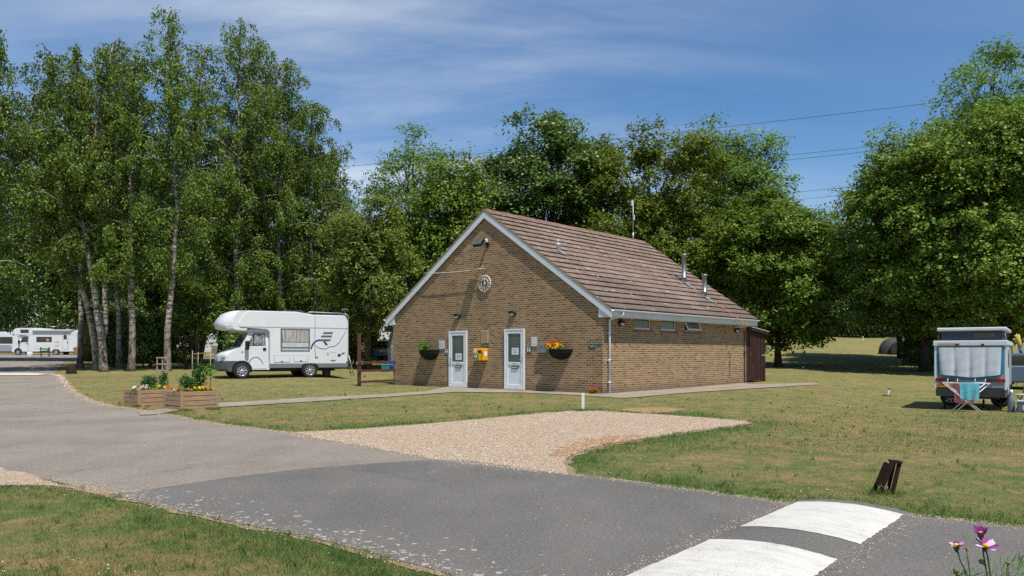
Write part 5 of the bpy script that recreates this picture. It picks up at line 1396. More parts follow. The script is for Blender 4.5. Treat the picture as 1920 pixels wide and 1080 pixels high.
bx2, by2 = atY(33, 83); bz2 = float(gz(bx2, by2)) - .03
M2 = motorhome('distant white motorhome with an awning box and dark windows by the trees', (bx2, by2, bz2), R(3), 4.0, 6.15, 2.72, 2.92, 'B')
W_ = bpy.data.objects.new('side_window', None); link(W_, M2)
MB().b2((1.95, -.02, 1.42), (3.55, .01, 1.98), 0, .02).build('frame', BLACKP, W_); MB().b2((2.02, -.026, 1.48), (3.48, -.015, 1.92)).build('pane', GLASSD, W_)
MB().prism([(3.05, 1.5), (3.3, 1.5), (3.25, 1.75), (2.95, 1.78)], 'y', -.03, -.025).build('curtain', simple('pink_curtain', 'b58f80', .9), W_)
W_ = bpy.data.objects.new('side_window', None); link(W_, M2)
MB().b2((.3, -.02, 2.4), (1.15, .01, 2.74), 0, .02).build('frame', BLACKP, W_); MB().b2((.36, -.026, 2.45), (1.09, -.015, 2.69)).build('pane', GLASSD, W_)
D = bpy.data.objects.new('entrance_door', None); link(D, M2)
MB().b2((4.66, -.006, .62), (5.28, .0, 2.35), 0, .002).build('seam', VGREY, D); MB().b2((4.69, -.014, .65), (5.25, -.004, 2.32), 0, .003).build('door_panel', VWHITE, D)
MB().b2((4.78, -.02, 1.7), (5.12, -.012, 2.22), 0, .003).build('window', GLASSD, D); MB().b2((5.14, -.03, 1.25), (5.2, -.01, 1.5)).build('handle', BLACKP, D)
MB().b2((1.6, -.16, 2.52), (5.6, -.0, 2.66), 0, .03).build('awning_box', simple('awning_grey', '8d9196', .5), M2)
MB().b2((1.58, -.1, 2.66), (5.75, .3, 2.76), 0, .02).build('awning_lid', VWHITE, M2)
for z in (.95, 1.36): MB().b2((3.85, -.012, z), (4.3, 0, z + .18)).build('fridge_vent', simple('vent_cream', 'c3b9a0'), M2)
l = MB(); l.b2((1.85, -.008, .72), (3.0, 0, 1.02), 0, .003); lo = l.build('locker_door', VGREY, M2); MB().b2((1.87, -.012, .74), (2.98, -.006, 1.0), 0, .003).build('locker_panel', VWHITE, lo)
m = MB(); m.tube([(3.2, 1.0, 2.72), (3.2, 1.0, 3.1)], .03, 6); m.lathe([(0, 3.16), (.28, 3.13), (.3, 3.1), (.0, 3.09)], (3.2, 1.0, 0), 'z', 16); m.build('aerial', VWHITE, M2)
# vehicle at the picture edge: a white caravan with a wide dark window
bx3, by3 = atY(-55, 86); bz3 = float(gz(bx3, by3))
T = thing('caravan', 'white caravan with a long dark window cut by the left picture edge', 'caravan', (bx3, by3, bz3), R(4))
MB().prism([(-.2, .5), (5.0, .5), (5.1, 1.2), (4.8, 2.3), (4.5, 2.5), (0, 2.55), (-.3, 2.2)], 'y', 0, 2.2, 0, .05).build('body', VWHITE, T)
MB().b2((1.2, -.02, .35), (4.9, .02, 1.05)).build('skirt', simple('pale_grey_panel', '8f9499', .5), T)
for a in (.6, 2.6): MB().b2((a, -.015, 1.2), (a + 1.85, .01, 1.95), 0, .02).build('window', GLASSD, T)
wheel(T, 2.4, .1, .3, .3)
# ------------------------------------------------------------------ cars
def car(label, loc, rz, paint, bodycol_lights=True, kind='hatch', name='parked_car', plate=None):
    T = thing(name, label, 'car', loc, rz); Wd = 1.75
    # x forward = nose, rear at x=0
    low = [(.1, .3), (.02, .55), (.05, .95), (.35, 1.0), (2.9, .98), (4.0, .86), (4.25, .62), (4.2, .3)]
    m = MB(); m.prism(low, 'y', 0, Wd, 0, .07, 3); m.build('body', paint, T)
    top = [(.12, .96), (.42, 1.46), (.6, 1.5), (2.1, 1.5), (2.9, .98)] if kind == 'hatch' else [(.55, .98), (.85, 1.42), (1.0, 1.46), (2.1, 1.46), (2.8, .98)]
    m = MB(); m.prism(top, 'y', .1, Wd - .1, 0, .05, 2); cab = m.build('cabin', paint, T)
    m = MB(); m.prism([(top[0][0] + .12, 1.02), (top[1][0] + .1, 1.38), (2.02, 1.38), (2.55, 1.02)], 'y', .088, Wd - .088); m.build('side_window', GLASSD, T)
    a, b = Vector((top[0][0], 0, top[0][1])), Vector((top[1][0], 0, top[1][1])); d = (b - a).normalized(); n_ = Vector((-d.z, 0, d.x)); v = []
    for s_, y in ((.06, .2), (.06, Wd - .2), ((b - a).length - .06, Wd - .28), ((b - a).length - .06, .28)):
        p = a + d * s_ + n_ * .008; v.append((p.x, y, p.z))
    v2 = [(p[0] - n_.x * .01, p[1], p[2] - n_.z * .01) for p in v]
    MB().add(v + v2, [(0, 1, 2, 3), (7, 6, 5, 4), (0, 4, 5, 1), (1, 5, 6, 2), (2, 6, 7, 3), (3, 7, 4, 0)]).build('rear_window', GLASSD, T)
    a, b = Vector((2.9, 0, .98)), Vector((2.1, 0, 1.5)); 
    MB().prism([(2.86, 1.02), (2.88, 1.02), (2.16, 1.475), (2.14, 1.47)], 'y', .2, Wd - .2).build('windscreen', GLASSD, T)
    for y in (.02, Wd - .22): MB().b2((.0, y, .66), (.09, y + .2, .92), 0, .02).build('tail_light', RED_L, T)
    for y in (.08, Wd - .33): MB().b2((4.1, y, .62), (4.26, y + .25, .78), 0, .03).build('headlight', CLEARL, T)
    MB().b2((-.03, .02, .34), (.14, Wd - .02, .56), 0, .04).build('bumper', paint if kind == 'hatch' else BUMP, T)
    p = MB(); p.b2((.0, Wd / 2 - .26, .68), (.03, Wd / 2 + .26, .8)); po = p.build('number_plate', simple('plate_yellow', 'd6a81c', .5), T)
    for x in (.8, 3.4):
        for y, sd in ((.1, -1), (Wd - .1, 1)): wheel(T, x, y, .31, .31, side=sd)
        m = MB(); m.b2((x - .36, .04, .24), (x + .36, Wd - .04, .6)); m.build('wheel_arch', BLACKP, T)
    return T
BLUEC = simple('car_blue', '3a556e', .25, .3, .05); TANC = simple('car_tan', '9b7c55', .35, .1, .06); WHC = simple('car_white', 'cfd1d3', .3); GBLU = simple('car_slate', '56667a', .3, .3, .05)
x, y = atY(755, 57); car('blue estate car seen from behind past the left corner of the brick building', (x - .8, y, float(gz(x, y)) - .0), R(62), BLUEC)
x, y = atY(137, 72); car('tan car with a round tail parked beside the distant motorhome', (x, y, float(gz(x, y))), R(8), TANC, kind='saloon')
x, y = atY(1925, 31); car('slate blue car half hidden behind the pop-up caravan', (x - 1.3, y + .8, float(gz(x, y))), R(-20), GBLU)
# distant caravans behind
def caravan(label, px_, Y, rz, L=4.6, z=None):
    x, y = atY(px_, Y); T = thing('caravan', label, 'caravan', (x, y, float(gz(x, y)) if z is None else z), rz)
    MB().prism([(0, .45), (L - .1, .45), (L + .1, 1.1), (L - .35, 2.2), (L - .7, 2.4), (.5, 2.45), (.12, 2.2), (-.05, 1.2)], 'y', 0, 2.1, 0, .06).build('body', VWHITE, T)
    for a in (.5, L - 1.7): MB().b2((a, -.015, 1.3), (a + 1.1, .01, 1.9), 0, .02).build('window', GLASSD, T)
    MB().b2((L * .45, -.012, .55), (L * .45 + .6, .0, 2.2), 0, .003).build('door', simple('window_white', 'b9bcc0'), T)
    wheel(T, L * .5, .1, .3, .3); return T
caravan('white caravan far behind the thick bare trunk', 712, 84, R(0), 5.0)
caravan('white caravan whose rounded end peeps past the left corner of the brick building', 733, 47, R(14), 4.6)
caravan('white caravan glimpsed through the many stemmed shrub', 330, 72, R(6), 3.2)
# ------------------------------------------------------------------ pop-up caravan seen from behind
x, y = at(1752, 757)
kx = (1752 - 960) / FPX; Yc = 20.4; cx0, cy0 = kx * 21.35, 21.35
gzc = float(gz(12.3, 20.9))
CVW = 1.68; CVA = -R(34.4)
T = thing('popup_caravan', 'grey and white pop-up caravan with its rear window covered by a grey cloth', 'caravan', (cx0, cy0, gzc), CVA)
CW = simple('caravan_white', 'c9ccd0', .4, 0, .04, 2, 0, ('a9a89f', .3)); CG = simple('caravan_grey', '8d9399', .5, 0, .05, 3); CDK = simple('caravan_dark_grey', '565654', .6, 0, .08, 4)
L = 3.6
def zc(py): return pz(py, 20.9) - gzc
b = MB(); b.prism([(0.0, zc(727)), (.0, zc(650)), (.06, zc(640)), (L, zc(640)), (L, zc(727))], 'x', 0, CVW, 0, .02); b.build('body', CG, T)
MB().prism([(.005, zc(727)), (.06, zc(744)), (L - .1, zc(744)), (L, zc(727))], 'x', .03, CVW - .03).build('lower_panel', CDK, T)
m = MB()
for x in (0, CVW - .05): m.b2((x - .004, -.012, zc(730)), (x + .054, .03, zc(648)), 0, .008)
build_each(m, 'corner_trim', CW, T)
m = MB(); m.b2((-.03, -.05, zc(648.5)), (CVW + .03, .12, zc(638.5)), 0, .02); m.b2((-.03, .12, zc(647)), (0, L, zc(639)), 0); m.b2((CVW, .12, zc(647)), (CVW + .03, L, zc(639)), 0); m.build('top_rail', CW, T)
m = MB()
rnd = random.Random(8); x = .08
while x < .6: ww = rnd.uniform(.02, .05); m.b2((x, -.056, zc(646.3)), (x + ww, -.05, zc(643.2))); x += ww + .012
m.build('lettering', simple('faded_red_print', 'b08a84', .6), T)
m = MB()
for x in (.54, 1.14): m.b2((x - .035, -.075, zc(648)), (x + .035, -.045, zc(645)), 0, .005)
build_each(m, 'clip', BLACKP, T)
CANV = simple('canvas_slate', '3f4a57', .85, 0, .12, 4)
MB().b2((.16, .06, zc(639)), (CVW - .1, L - .1, zc(620)), 0, .01).build('canvas', CANV, T)
m = MB(); m.b2((.93, .045, zc(633.5)), (1.42, .062, zc(624)), 0, .003); m.build('window', GLASSD, T)
MB().b2((.06, -.03, zc(620.5)), (CVW + .0, L - .05, zc(614)), 0, .025).build('roof', CW, T)
m = MB()
for x in (.0, CVW): m.tube([(x + (.06 if x == 0 else -.02), .3, zc(640)), (x + (.1 if x == 0 else -.06), .34, zc(620))], .012, 5)
build_each(m, 'strut', ALU, T)
# cloth over the rear window, sagging between its seams
CL = NT('cover_cloth'); oc = CL.coord('Object'); n_ = CL.noise(CL.mapping(oc, (3, 1, 9)), 1.4, 5, .65, .6)
CL.bsdf(CL.ramp(n_, [(.3, 'b9bcc2'), (.7, 'c6c9ce')]), .85, 0, .15, CL.bump(n_, .35, .006)); CL = CL.m
m = MB(); nu, nv = 40, 22; vs = []; fs = []; xa, xb, za, zb = .12, CVW - .12, zc(651.5), zc(706)
for j in range(nv + 1):
    for i in range(nu + 1):
        u_, v_ = i / nu, j / nv; ce = abs(u_ - .5) * 2
        x = xa + (xb - xa) * (u_ + (.02 * (v_ - .2)) * (1 - 2 * u_)); zbot = zb + .06 * ce ** 6 + .02 * math.sin(u_ * 9)
        z = za + (zbot - za) * v_
        seam = abs((u_ * 4) % 1 - .5) * 2
        yy = -.03 - .05 * (1 - seam ** 4) * (.25 + .9 * v_) * (1 - .3 * v_) - .002 * math.sin(v_ * 17 + u_ * 7) * v_ - .005 * math.sin(u_ * 31 + v_ * 4) * (.4 + v_ * .6)
        vs.append((x, yy - .02, z))
for j in range(nv):
    for i in range(nu):
        a = j * (nu + 1) + i; fs.append((a, a + 1, a + nu + 2, a + nu + 1))
m.add(vs, fs, 0, True); m.build('window_cover', CL, T)
TEALC = simple('teal_edging', '2f8496', .8, 0, .2, 9)
m = MB(); m.b2((.075, -.022, zc(700)), (.14, -.012, zc(651))); m.b2((CVW - .14, -.022, zc(697)), (CVW - .06, -.012, zc(651)))
m.prism([(.1, zc(702)), (.3, zc(710.5)), (CVW - .35, zc(711.5)), (CVW - .1, zc(701)), (CVW - .1, zc(697)), (.1, zc(698))], 'y', -.03, -.012); m.build('cover_edging', TEALC, T)
for x, ww in ((.03, .24), (.3, .18), (CVW - .48, .18), (CVW - .27, .24)):
    MB().b2((x, -.03, zc(715.5)), (x + ww, .01, zc(709.5)), 0, .008).build('tail_light', RED_L, T)
MB().b2((.06, -.022, zc(726.5)), (.56, -.005, zc(719)), 0, .003).build('number_plate', simple('plate_orange', 'd2931c', .5), T)
np_ = [o for o in T.children if o.name.startswith('number_plate')][0]
def text(body, size, parent, loc, rot, mat, name='lettering', extrude=.001, align='CENTER'):
    cu_ = bpy.data.curves.new(name, 'FONT'); cu_.body = body; cu_.size = size; cu_.extrude = extrude; cu_.align_x = align; cu_.align_y = 'CENTER'
    cu_.materials.append(mat); tmp = bpy.data.objects.new(name, cu_); COL.objects.link(tmp); bpy.context.view_layer.update()
    me = bpy.data.meshes.new_from_object(tmp.evaluated_get(bpy.context.evaluated_depsgraph_get())); bpy.data.objects.remove(tmp)
    o = bpy.data.objects.new(name, me); link(o, parent); o.location = loc; o.rotation_euler = rot
    return o
text('KN-64-DL', .105, np_, (.31, -.0235, (zc(726.5) + zc(719)) / 2), (R(90), 0, 0), BLACKP)
m = MB(); m.prism([(.3, zc(727)), (.3, zc(650)), (1.05, zc(650)), (1.05, zc(742))], 'x', CVW - .0, CVW + .012); m.build('door', CW, T)
MB().b2((CVW + .005, .5, zc(690)), (CVW + .02, .9, zc(656)), 0, .003).build('side_window', GLASSD, T)
for x in (.22, CVW - .2): wheel(T, x, 1.9, .26, .26, .18, side=-1 if x < 1 else 1)
m = MB()
for x in (.2, CVW - .16): m.tube([(x, .35, zc(742)), (x + .02, .3, .02)], .022, 6); m.b2((x - .06, .22, 0), (x + .1, .38, .02))
build_each(m, 'corner_steady', BLACKP, T)
m = MB(); m.b2((.2, .3, zc(744) - .06), (CVW - .2, L - .2, zc(744))); m.tube([(CVW / 2 + .3, .3, .3), (CVW / 2 + .3, .3, .05)], .03, 6); m.build('chassis', BLACKP, T)
def cpt(lx, ly):
    q = Matrix.Rotation(CVA, 3, 'Z') @ Vector((lx, ly, 0)); return (cx0 + q.x, cy0 + q.y)
# drying rack with its towels
rx, ry = cpt(.80, -.75); rg = float(gz(rx, ry)); Yr = ry
T = thing('drying_rack', 'white folding drying rack behind the pop-up caravan', 'drying rack', (rx, ry, rg), R(-18))
def zr_(py): return pz(py, Yr) - rg
sc_ = Yr / FPX; RW = 73 * sc_ / 2
m = MB(); zt = zr_(718)
for y in (-.22, .22):
    m.tube([(-RW, y, zt), (RW, y, zt)], .012, 6)
for x in np.linspace(-RW, RW, 7): m.tube([(x, -.22, zt), (x, .22, zt)], .006, 5)
m.build('rails', WPVC, T)
m = MB()
for y in (-.17, .17):
    m.tube([(-RW, y, zt), (.33, y * 1.2, .01)], .012, 6); m.tube([(RW, y * 1.1, zt), (-.28, y * 1.3, .01)], .012, 6)
m.build('legs', WPVC, T)
m = MB()
for x in (-RW + .12, -.16, .25, RW - .02): m.tube([(x, .22, zt), (x + .03, .26, zt + .1)], .008, 5)
m.build('hooks', WPVC, T)
def towel(name, label, x0, x1, ztop, zbot, y, mat, fold, seed):
    m = MB(); nu, nv = 22, 14; vs = []; fs = []; rnd = random.Random(seed); ph = rnd.uniform(0, 6)
    for side in (0, 1):
        b_ = len(vs)
        for j in range(nv + 1):
            for i in range(nu + 1):
                u_, v_ = i / nu, j / nv; zb = zbot + (.0 if side == 0 else .18) + .015 * math.sin(u_ * 7 + ph)
                x = x0 + (x1 - x0) * (.5 + (u_ - .5) * (1 - .1 * v_ * fold)); z = ztop + .016 + (zb - ztop) * v_ - (.0 if j else .0)
                off = (.016 if side == 0 else -.016); yy = y - off - (.03 * v_ + .025 * math.sin(u_ * 14 + ph + v_) * v_ * fold) * (1 if side == 0 else -1)
                vs.append((x, yy, z))
        for j in range(nv):
            for i in range(nu):
                a = b_ + j * (nu + 1) + i; fs.append((a, a + 1, a + nu + 2, a + nu + 1))
    k_ = (nu + 1) * (nv + 1)
    for i in range(nu): fs.append((i, i + 1, k_ + i + 1, k_ + i))
    m.add(vs, fs, 0, True); o = m.build(name, mat, None, (rx, ry, rg), R(-18)); return tag(o, label, 'towel')
towel('towel', 'turquoise towel hanging at the front of the drying rack', -.2, .27, zt, zr_(749), -.22, simple('turquoise_towel', '5a9fae', .95, 0, .22, 7, .01), 1.0, 3)
towel('towel', 'dull red towel hanging behind the turquoise one on the rack', -.24, .25, zt, zr_(758), .22, simple('dull_red_towel', '7d4a54', .95, 0, .15, 7, .01), .6, 4)
# things beside its door
qx, qy = cpt(CVW + .22, -.35); qg = float(gz(qx, qy))
T = thing('camping_chair', 'white slatted folding chair cut by the right picture edge', 'chair', (qx + .55, qy + .3, qg), R(-60))
m = MB()
for i in range(7): m.b2((-.24, .2 + i * .004, .5 + i * .062), (.24, .222 + i * .004, .548 + i * .062), 0, .004)
m.build('backrest', WPVC, T); MB().b2((-.24, -.22, .42), (.24, .2, .45), 0, .008).build('seat', WPVC, T)
for sx in (-.22, .22):
    m = MB(); m.tube([(sx, .22, .95), (sx, .1, .45), (sx, -.25, .0)], .013, 6); m.build('leg', DARKM, T)
    m = MB(); m.tube([(sx, -.2, .44), (sx, .28, .0)], .013, 6); m.build('leg', DARKM, T)
mt = MB(); mt.b2((-.1, -.35, 0), (1.5, .5, .012)); tag(mt.build('ground_mat', simple('teal_mat', '3c6a68', .95, 0, .2), None, (qx, qy, qg), CVA), 'dull teal ground mat beside the pop-up caravan', 'mat')
CB = simple('cool_box_grey', '5a5d62', .6, 0, .1)
for i, (a, lab) in enumerate(((.22, 'grey cool box with a white label nearest the pop-up caravan'), (.72, 'grey cool box with a white label cut by the right picture edge'))):
    T = thing('cool_box', lab, 'cool box', tuple(Vector((qx, qy, qg + .012)) + Matrix.Rotation(CVA, 3, 'Z') @ Vector((a, -.1, 0))), CVA)
    MB().b2((-.2, -.15, 0), (.22, .18, .26), 0, .025).build('body', CB, T); MB().b2((-.21, -.16, .26), (.23, .19, .31), 0, .015).build('lid', simple('cool_box_lid', 'a9adb2', .5), T)
    m = MB(); m.prism([(.13 * math.cos(k_ * PI / 6) * .7, .13 + .1 * math.sin(k_ * PI / 6)) for k_ in range(12)], 'y', -.154, -.148); m.build('label', simple('cool_box_label', 'b9bdc3', .5), T)
T = thing('water_bottle', 'tall pale water container with a white cap against the caravan corner', 'container', (qx - .1, qy + .05, qg), 0)
m = MB(); m.lathe([(0, 0), (.075, 0), (.08, .04), (.08, .28), (.06, .4), (.03, .46), (.025, .52), (0, .52)], (0, 0, 0), 'z', 16); m.build('body', simple('cloudy_plastic', '6d747c', .3, 0, .15), T)
MB().lathe([(.035, .51), (.035, .58), (0, .58)], (0, 0, 0), 'z', 12).build('cap', WPVC, T)
# windsock banner behind
wx, wy = atY(1911, 34); wg = float(gz(wx, wy))
T = thing('windsock', 'yellow and blue windsock hanging on a pole behind the caravan', 'windsock', (wx, wy, wg))
m = MB(); m.tube([(-.12, 0, 0), (-.12, 0, 2.25)], .015, 6); m.build('pole', ALU, T)
m = MB(); m.tube([(-.1, 0, 2.2), (.0, 0, 1.8), (.04, 0, 1.62)], [.11, .09, .08], 10, 0); m.build('yellow_sleeve', simple('windsock_yellow', 'c2a548', .9), T)
m = MB(); m.tube([(.04, 0, 1.62), (.1, 0, 1.35)], [.08, .07], 10, 0); m.build('blue_sleeve', simple('windsock_blue', '3e6fa6', .9), T)

# ------------------------------------------------------------------ tent in the shade
tx, ty = atY(1674, 66); tg = float(gz(tx, ty))
T = thing('dome_tent', 'grey dome tent with dark red sides standing in the shade', 'tent', (tx, ty, tg), R(12))
TG = simple('tent_grey', '3f4345', .8, 0, .1); TD = simple('tent_dark', '232827', .85, 0, .15); TRD = simple('tent_red', '5a2420', .85, 0, .1)
def dome(w_, d_, h_, cut=None, n=18, mrow=9):
    vs = []; fs = []
    for j in range(mrow + 1):
        v_ = j / mrow * PI / 2
        for i in range(n):
            a = 2 * PI * i / n; r_ = math.cos(v_) ** .75; vs.append((w_ * r_ * math.cos(a), d_ * r_ * math.sin(a), h_ * math.sin(v_)))
    for j in range(mrow):
        for i in range(n): fs.append((j * n + i, j * n + (i + 1) % n, (j + 1) * n + (i + 1) % n, (j + 1) * n + i))
    return vs, fs
vs, fs = dome(1.2, 1.0, 1.35)
MB().add(vs, [f_ for f_ in fs if sum(vs[i][0] for i in f_) / 4 < .8], 0, True).build('flysheet', TG, T)
MB().add(vs, [f_ for f_ in fs if sum(vs[i][0] for i in f_) / 4 >= .8], 0, True).build('side_panels', TRD, T)
m = MB(); pr = [(1.0 * math.cos(a), 1.02 * math.sin(a) ** .8) for a in np.linspace(.02, PI - .02, 16)]
m.prism([(p[0] * 1.0, p[1]) for p in pr], 'y', -1.06, -.72); m.build('inner_door', TD, T)
m = MB(); m.prism([(.75, .02), (1.5, .02), (.95, .75)], 'y', -1.15, -.7); m.build('porch_flap', TRD, T)
# ------------------------------------------------------------------ wooden planters
WD = NT('weathered_planks'); oc = WD.coord('Object'); n_ = WD.noise(WD.mapping(oc, (1.2, 1.2, 14)), 3, 5, .65); bb = WD.noise(oc, 2.6, 4, .7)
c = WD.ramp(n_, [(.3, '8a6a4c'), (.5, 'a78463'), (.7, 'b9977a')]); c = WD.mix(WD.n('MapRange', ins={'Value': bb, 'From Min': .45, 'From Max': .7, 'To Min': 0.0, 'To Max': .7}).outputs[0], c, '8c8378')
WD.bsdf(c, .85, 0, .2, WD.bump(n_, .7, .006)); WD = WD.m
SOILD = simple('potting_soil', '2f261e', .95, 0, .3, 20, .02)
def planter(label, corner_px, rot, w_, d_, h_):
    x, y = at(*corner_px); T = thing('planter', label, 'planter', (x, y, float(gz(x, y)) - .01), rot, 'wooden planters by the path')
    # local: corner at origin, x to the right along the wide face, y away
    n = 4; ph = h_ / n; rnd = random.Random(int(corner_px[0]))
    for (a, b, lx) in (((0, 0), (w_, .03), 'x'), ((0, d_ - .03), (w_, d_), 'x'), ((0, .03), (.03, d_ - .03), 'y'), ((w_ - .03, .03), (w_, d_ - .03), 'y')):
        m = MB()
        for i in range(n):
            j = rnd.uniform(-.004, .004); t_ = rnd.uniform(-.006, .006)
            m.box(((a[0] + b[0]) / 2 + (j if lx == 'y' else 0), (a[1] + b[1]) / 2 + (j if lx == 'x' else 0), ph * (i + .5)), (b[0] - a[0] - .002, b[1] - a[1] - .002, ph - .012), Matrix.Rotation(t_, 3, 'Y' if lx == 'x' else 'X'), 0, .004)
        m.build('side', WD, T)
    for x, y in ((-.012, -.012), (w_ - .05, -.012), (-.012, d_ - .05), (w_ - .05, d_ - .05)):
        MB().b2((x, y, 0), (x + .062, y + .062, h_ + .012), 0, .005).build('corner_post', WD, T)
    MB().b2((.032, .032, .02), (w_ - .032, d_ - .032, h_ - .05)).build('soil', SOILD, T)
    return T
def planter_things(T, specs, hz):
    base = Vector(T.location); rt = Matrix.Rotation(T.rotation_euler.z, 3, 'Z')
    return lambda lx, ly, lz=0.0: base + rt @ Vector((lx, ly, hz - .05 + lz))
R1 = planter('weathered wooden planter behind and left, with pink and white flowers', (260, 763), R(50), .8, .84, .43)
R2 = planter('weathered wooden planter in front and right, with yellow flowers along its edge', (339.5, 770.5), R(50), .9, .84, .45)
P1 = planter_things(R1, None, .43); P2 = planter_things(R2, None, .45)
def shrub_ball(label, loc, rr, seed):
    T = thing('box_shrub', label, 'shrub', loc); foliage('leaves', T, (0, 0, rr * 1.0), (rr, rr * .9, rr * 1.05), 900, .055, PLD, seed)
    m = MB(); m.tube([(0, 0, -.02), (0, 0, rr)], .02, 6); m.build('stem', BARK, T)
shrub_ball('small round dark green shrub in the rear planter', P1(.48, .5), .2, 11)
shrub_ball('small round dark green shrub in the front planter', P2(.40, .5), .2, 12)
def bedding(label, loc, mats, n, spread, seed, r=.045):
    T = thing('bedding_flowers', label, 'flowers', loc); rnd = random.Random(seed)
    foliage('leaves', T, (0, 0, .03), (spread[0], spread[1], .07), int(500 * spread[0] / .3), .05, PLG, seed)
    for k_, (mt_, cnt) in enumerate(mats):
        petals('flower', T, [(rnd.uniform(-spread[0], spread[0]), rnd.uniform(-spread[1], spread[1] * .4), rnd.uniform(.06, .14)) for _ in range(cnt)], mt_, r * .72, 8, seed=seed + k_)
    T.rotation_euler = (0, 0, R(50))
bedding('pink and white petunias spilling over the left corner of the rear planter', P1(.14, .25), [(PP, 6), (PW, 5), (PO, 1)], 0, (.18, .24), 21, .05)
bedding('yellow marigolds along the front of the rear planter', P1(.5, .14), [(PY, 6), (PW, 1)], 0, (.26, .08), 22, .05)
bedding('orange marigolds at the right end of the rear planter', P1(.84, .2), [(PO, 6)], 0, (.1, .12), 23, .05)
bedding('yellow and pink flowers at the left corner of the front planter', P2(.12, .3), [(PY, 2), (PP, 3), (PO, 2)], 0, (.12, .22), 24, .05)
bedding('row of yellow and orange marigolds along the front planter edge', P2(.62, .13), [(PY, 8), (PO, 4)], 0, (.3, .07), 25, .05)
TW = simple('pale_trellis_wood', 'a48f7c', .85, 0, .15, 8)
def trellis(label, loc, w0, w1, h, rows, z0=0.0):
    T = thing('trellis', label, 'trellis', loc, R(-4)); m = MB()
    for x in (-1, 0, 1): m.box((x * (w0 + w1) / 4, 0, h / 2), (.022, .02, h), Matrix.Rotation(math.atan2((w1 - w0) / 2 * x, h), 3, 'Y'))
    m.build('uprights', TW, T); m = MB()
    for k_ in range(rows):
        f_ = 1 - k_ * .19; ww = w0 + (w1 - w0) * f_; m.b2((-ww / 2 - .02, -.022, h * f_ - .035), (ww / 2 + .02, .012, h * f_ - .008))
    m.build('crossbars', TW, T)
trellis('pale wooden trellis standing in the rear planter', P1(.86, .55), .3, .28, .86, 4)
c = P1(.86, .5); T = thing('climbing_plant', 'thin climber at the foot of the pale trellis', 'plant', c)
foliage('leaves', T, (0, 0, .24), (.13, .1, .26), 380, .055, PLD, 31); MB().tube([(0, 0, 0), (.02, .02, .45)], .008, 5).build('stem', BARK, T)
c = P2(.78, .55); T = thing('cane_support', 'tall thin canes standing in the front planter', 'plant support', c, 0); m = MB()
for dx, hh in ((-.22, 1.0), (-.08, .96), (.22, 1.02)): m.tube([(dx, 0, 0), (dx + .01, .0, hh)], .009, 5)
m.tube([(-.22, 0, .92), (.22, 0, .95)], .007, 5); m.build('canes', TW, T)
T = thing('climbing_plant', 'bushy climbing rose on the canes of the front planter', 'plant', c)
foliage('leaves', T, (-.05, 0, .36), (.18, .14, .38), 620, .06, PLD, 32); foliage('side_shoots', T, (.2, -.05, .5), (.2, .1, .2), 130, .065, PLG, 33)
m = MB(); m.tube([(0, 0, 0), (-.05, 0, .4), (-.12, .03, .85)], .014, 5); m.tube([(0, 0, .2), (.2, -.03, .55), (.42, -.08, .8)], .01, 5); m.build('stem', BARK, T)
# ------------------------------------------------------------------ fence, posts, small things
FENCE = simple('fence_brown', '583a30', .8, 0, .2, 6, .004)
x1_, y1_ = at(673.5, 724.5); g_ = float(gz(x1_, y1_))
x2_, y2_ = bld(BW + .05, .35)
T = thing('post_and_rail_fence', 'brown post and rail fence beside the left corner of the brick building', 'fence', (x1_, y1_, g_), math.atan2(y2_ - y1_, x2_ - x1_)); Lf = math.hypot(x2_ - x1_, y2_ - y1_)
MB().b2((-.055, -.055, -.2), (.055, .055, pz(625, y1_) - g_), 0, .008).build('post', FENCE, T); MB().b2((Lf - .1, -.05, -.2), (Lf, .05, 1.0), 0, .008).build('post', FENCE, T)
for py_ in (680, 695.5, 716): 
    zz_ = pz(py_, y1_) - g_; MB().b2((-.12, -.09, zz_ - .045), (Lf, -.055, zz_ + .04), 0, .005).build('rail', FENCE, T)
x, y = at(684, 709.5); T = thing('toadstool_ornament', 'small red and white toadstool ornament on the grass behind the fence', 'ornament', (x, y, float(gz(x, y))))
MB().lathe([(.035, 0), (.03, .08), (.025, .11)], (0, 0, 0), 'z', 10).build('stalk', WPVC, T); MB().lathe([(.025, .09), (.075, .09), (.06, .14), (.0, .17)], (0, 0, 0), 'z', 12).build('cap', simple('toadstool_red', 'a8321c', .5), T)
x, y = atY(724, 44); T = thing('storage_tub', 'teal storage tub on the grass beyond the fence', 'tub', (x, y, float(gz(x, y))))
m = MB(); m.prism([(-.2, 0), (.2, 0), (.25, .38), (-.25, .38)], 'y', -.2, .2, 0, .02); m.build('body', simple('tub_teal', '1f6f70', .5), T); MB().b2((-.27, -.22, .38), (.27, .22, .43), 0, .01).build('lid', simple('tub_lid', '3f9a9c', .5), T)
x, y = atY(735, 44.5); T = thing('holdall', 'bright blue bag beside the teal tub', 'bag', (x, y, float(gz(x, y)) + .02)); m = MB(); m.blob((0, 0, .3), (.34, .22, .32), 0, 10, .05); m.build('body', simple('bag_blue', '2747a0', .8, 0, .1), T); m = MB(); m.tube([(-.15, -.15, .45), (-.05, -.2, .7), (.1, -.18, .7), (.18, -.15, .45)], .015, 5); m.build('handle', simple('bag_blue', '2747a0'), T)
x, y = atY(690, 74); g_ = float(gz(x, y)); T = thing('information_board', 'red framed white board on posts beside the thick bare trunk', 'board', (x, y, g_))
for sx in (-.35, .35): MB().b2((sx - .05, -.05, 0), (sx + .05, .05, 2.6)).build('post', simple('board_red', '8f2a20', .6), T)
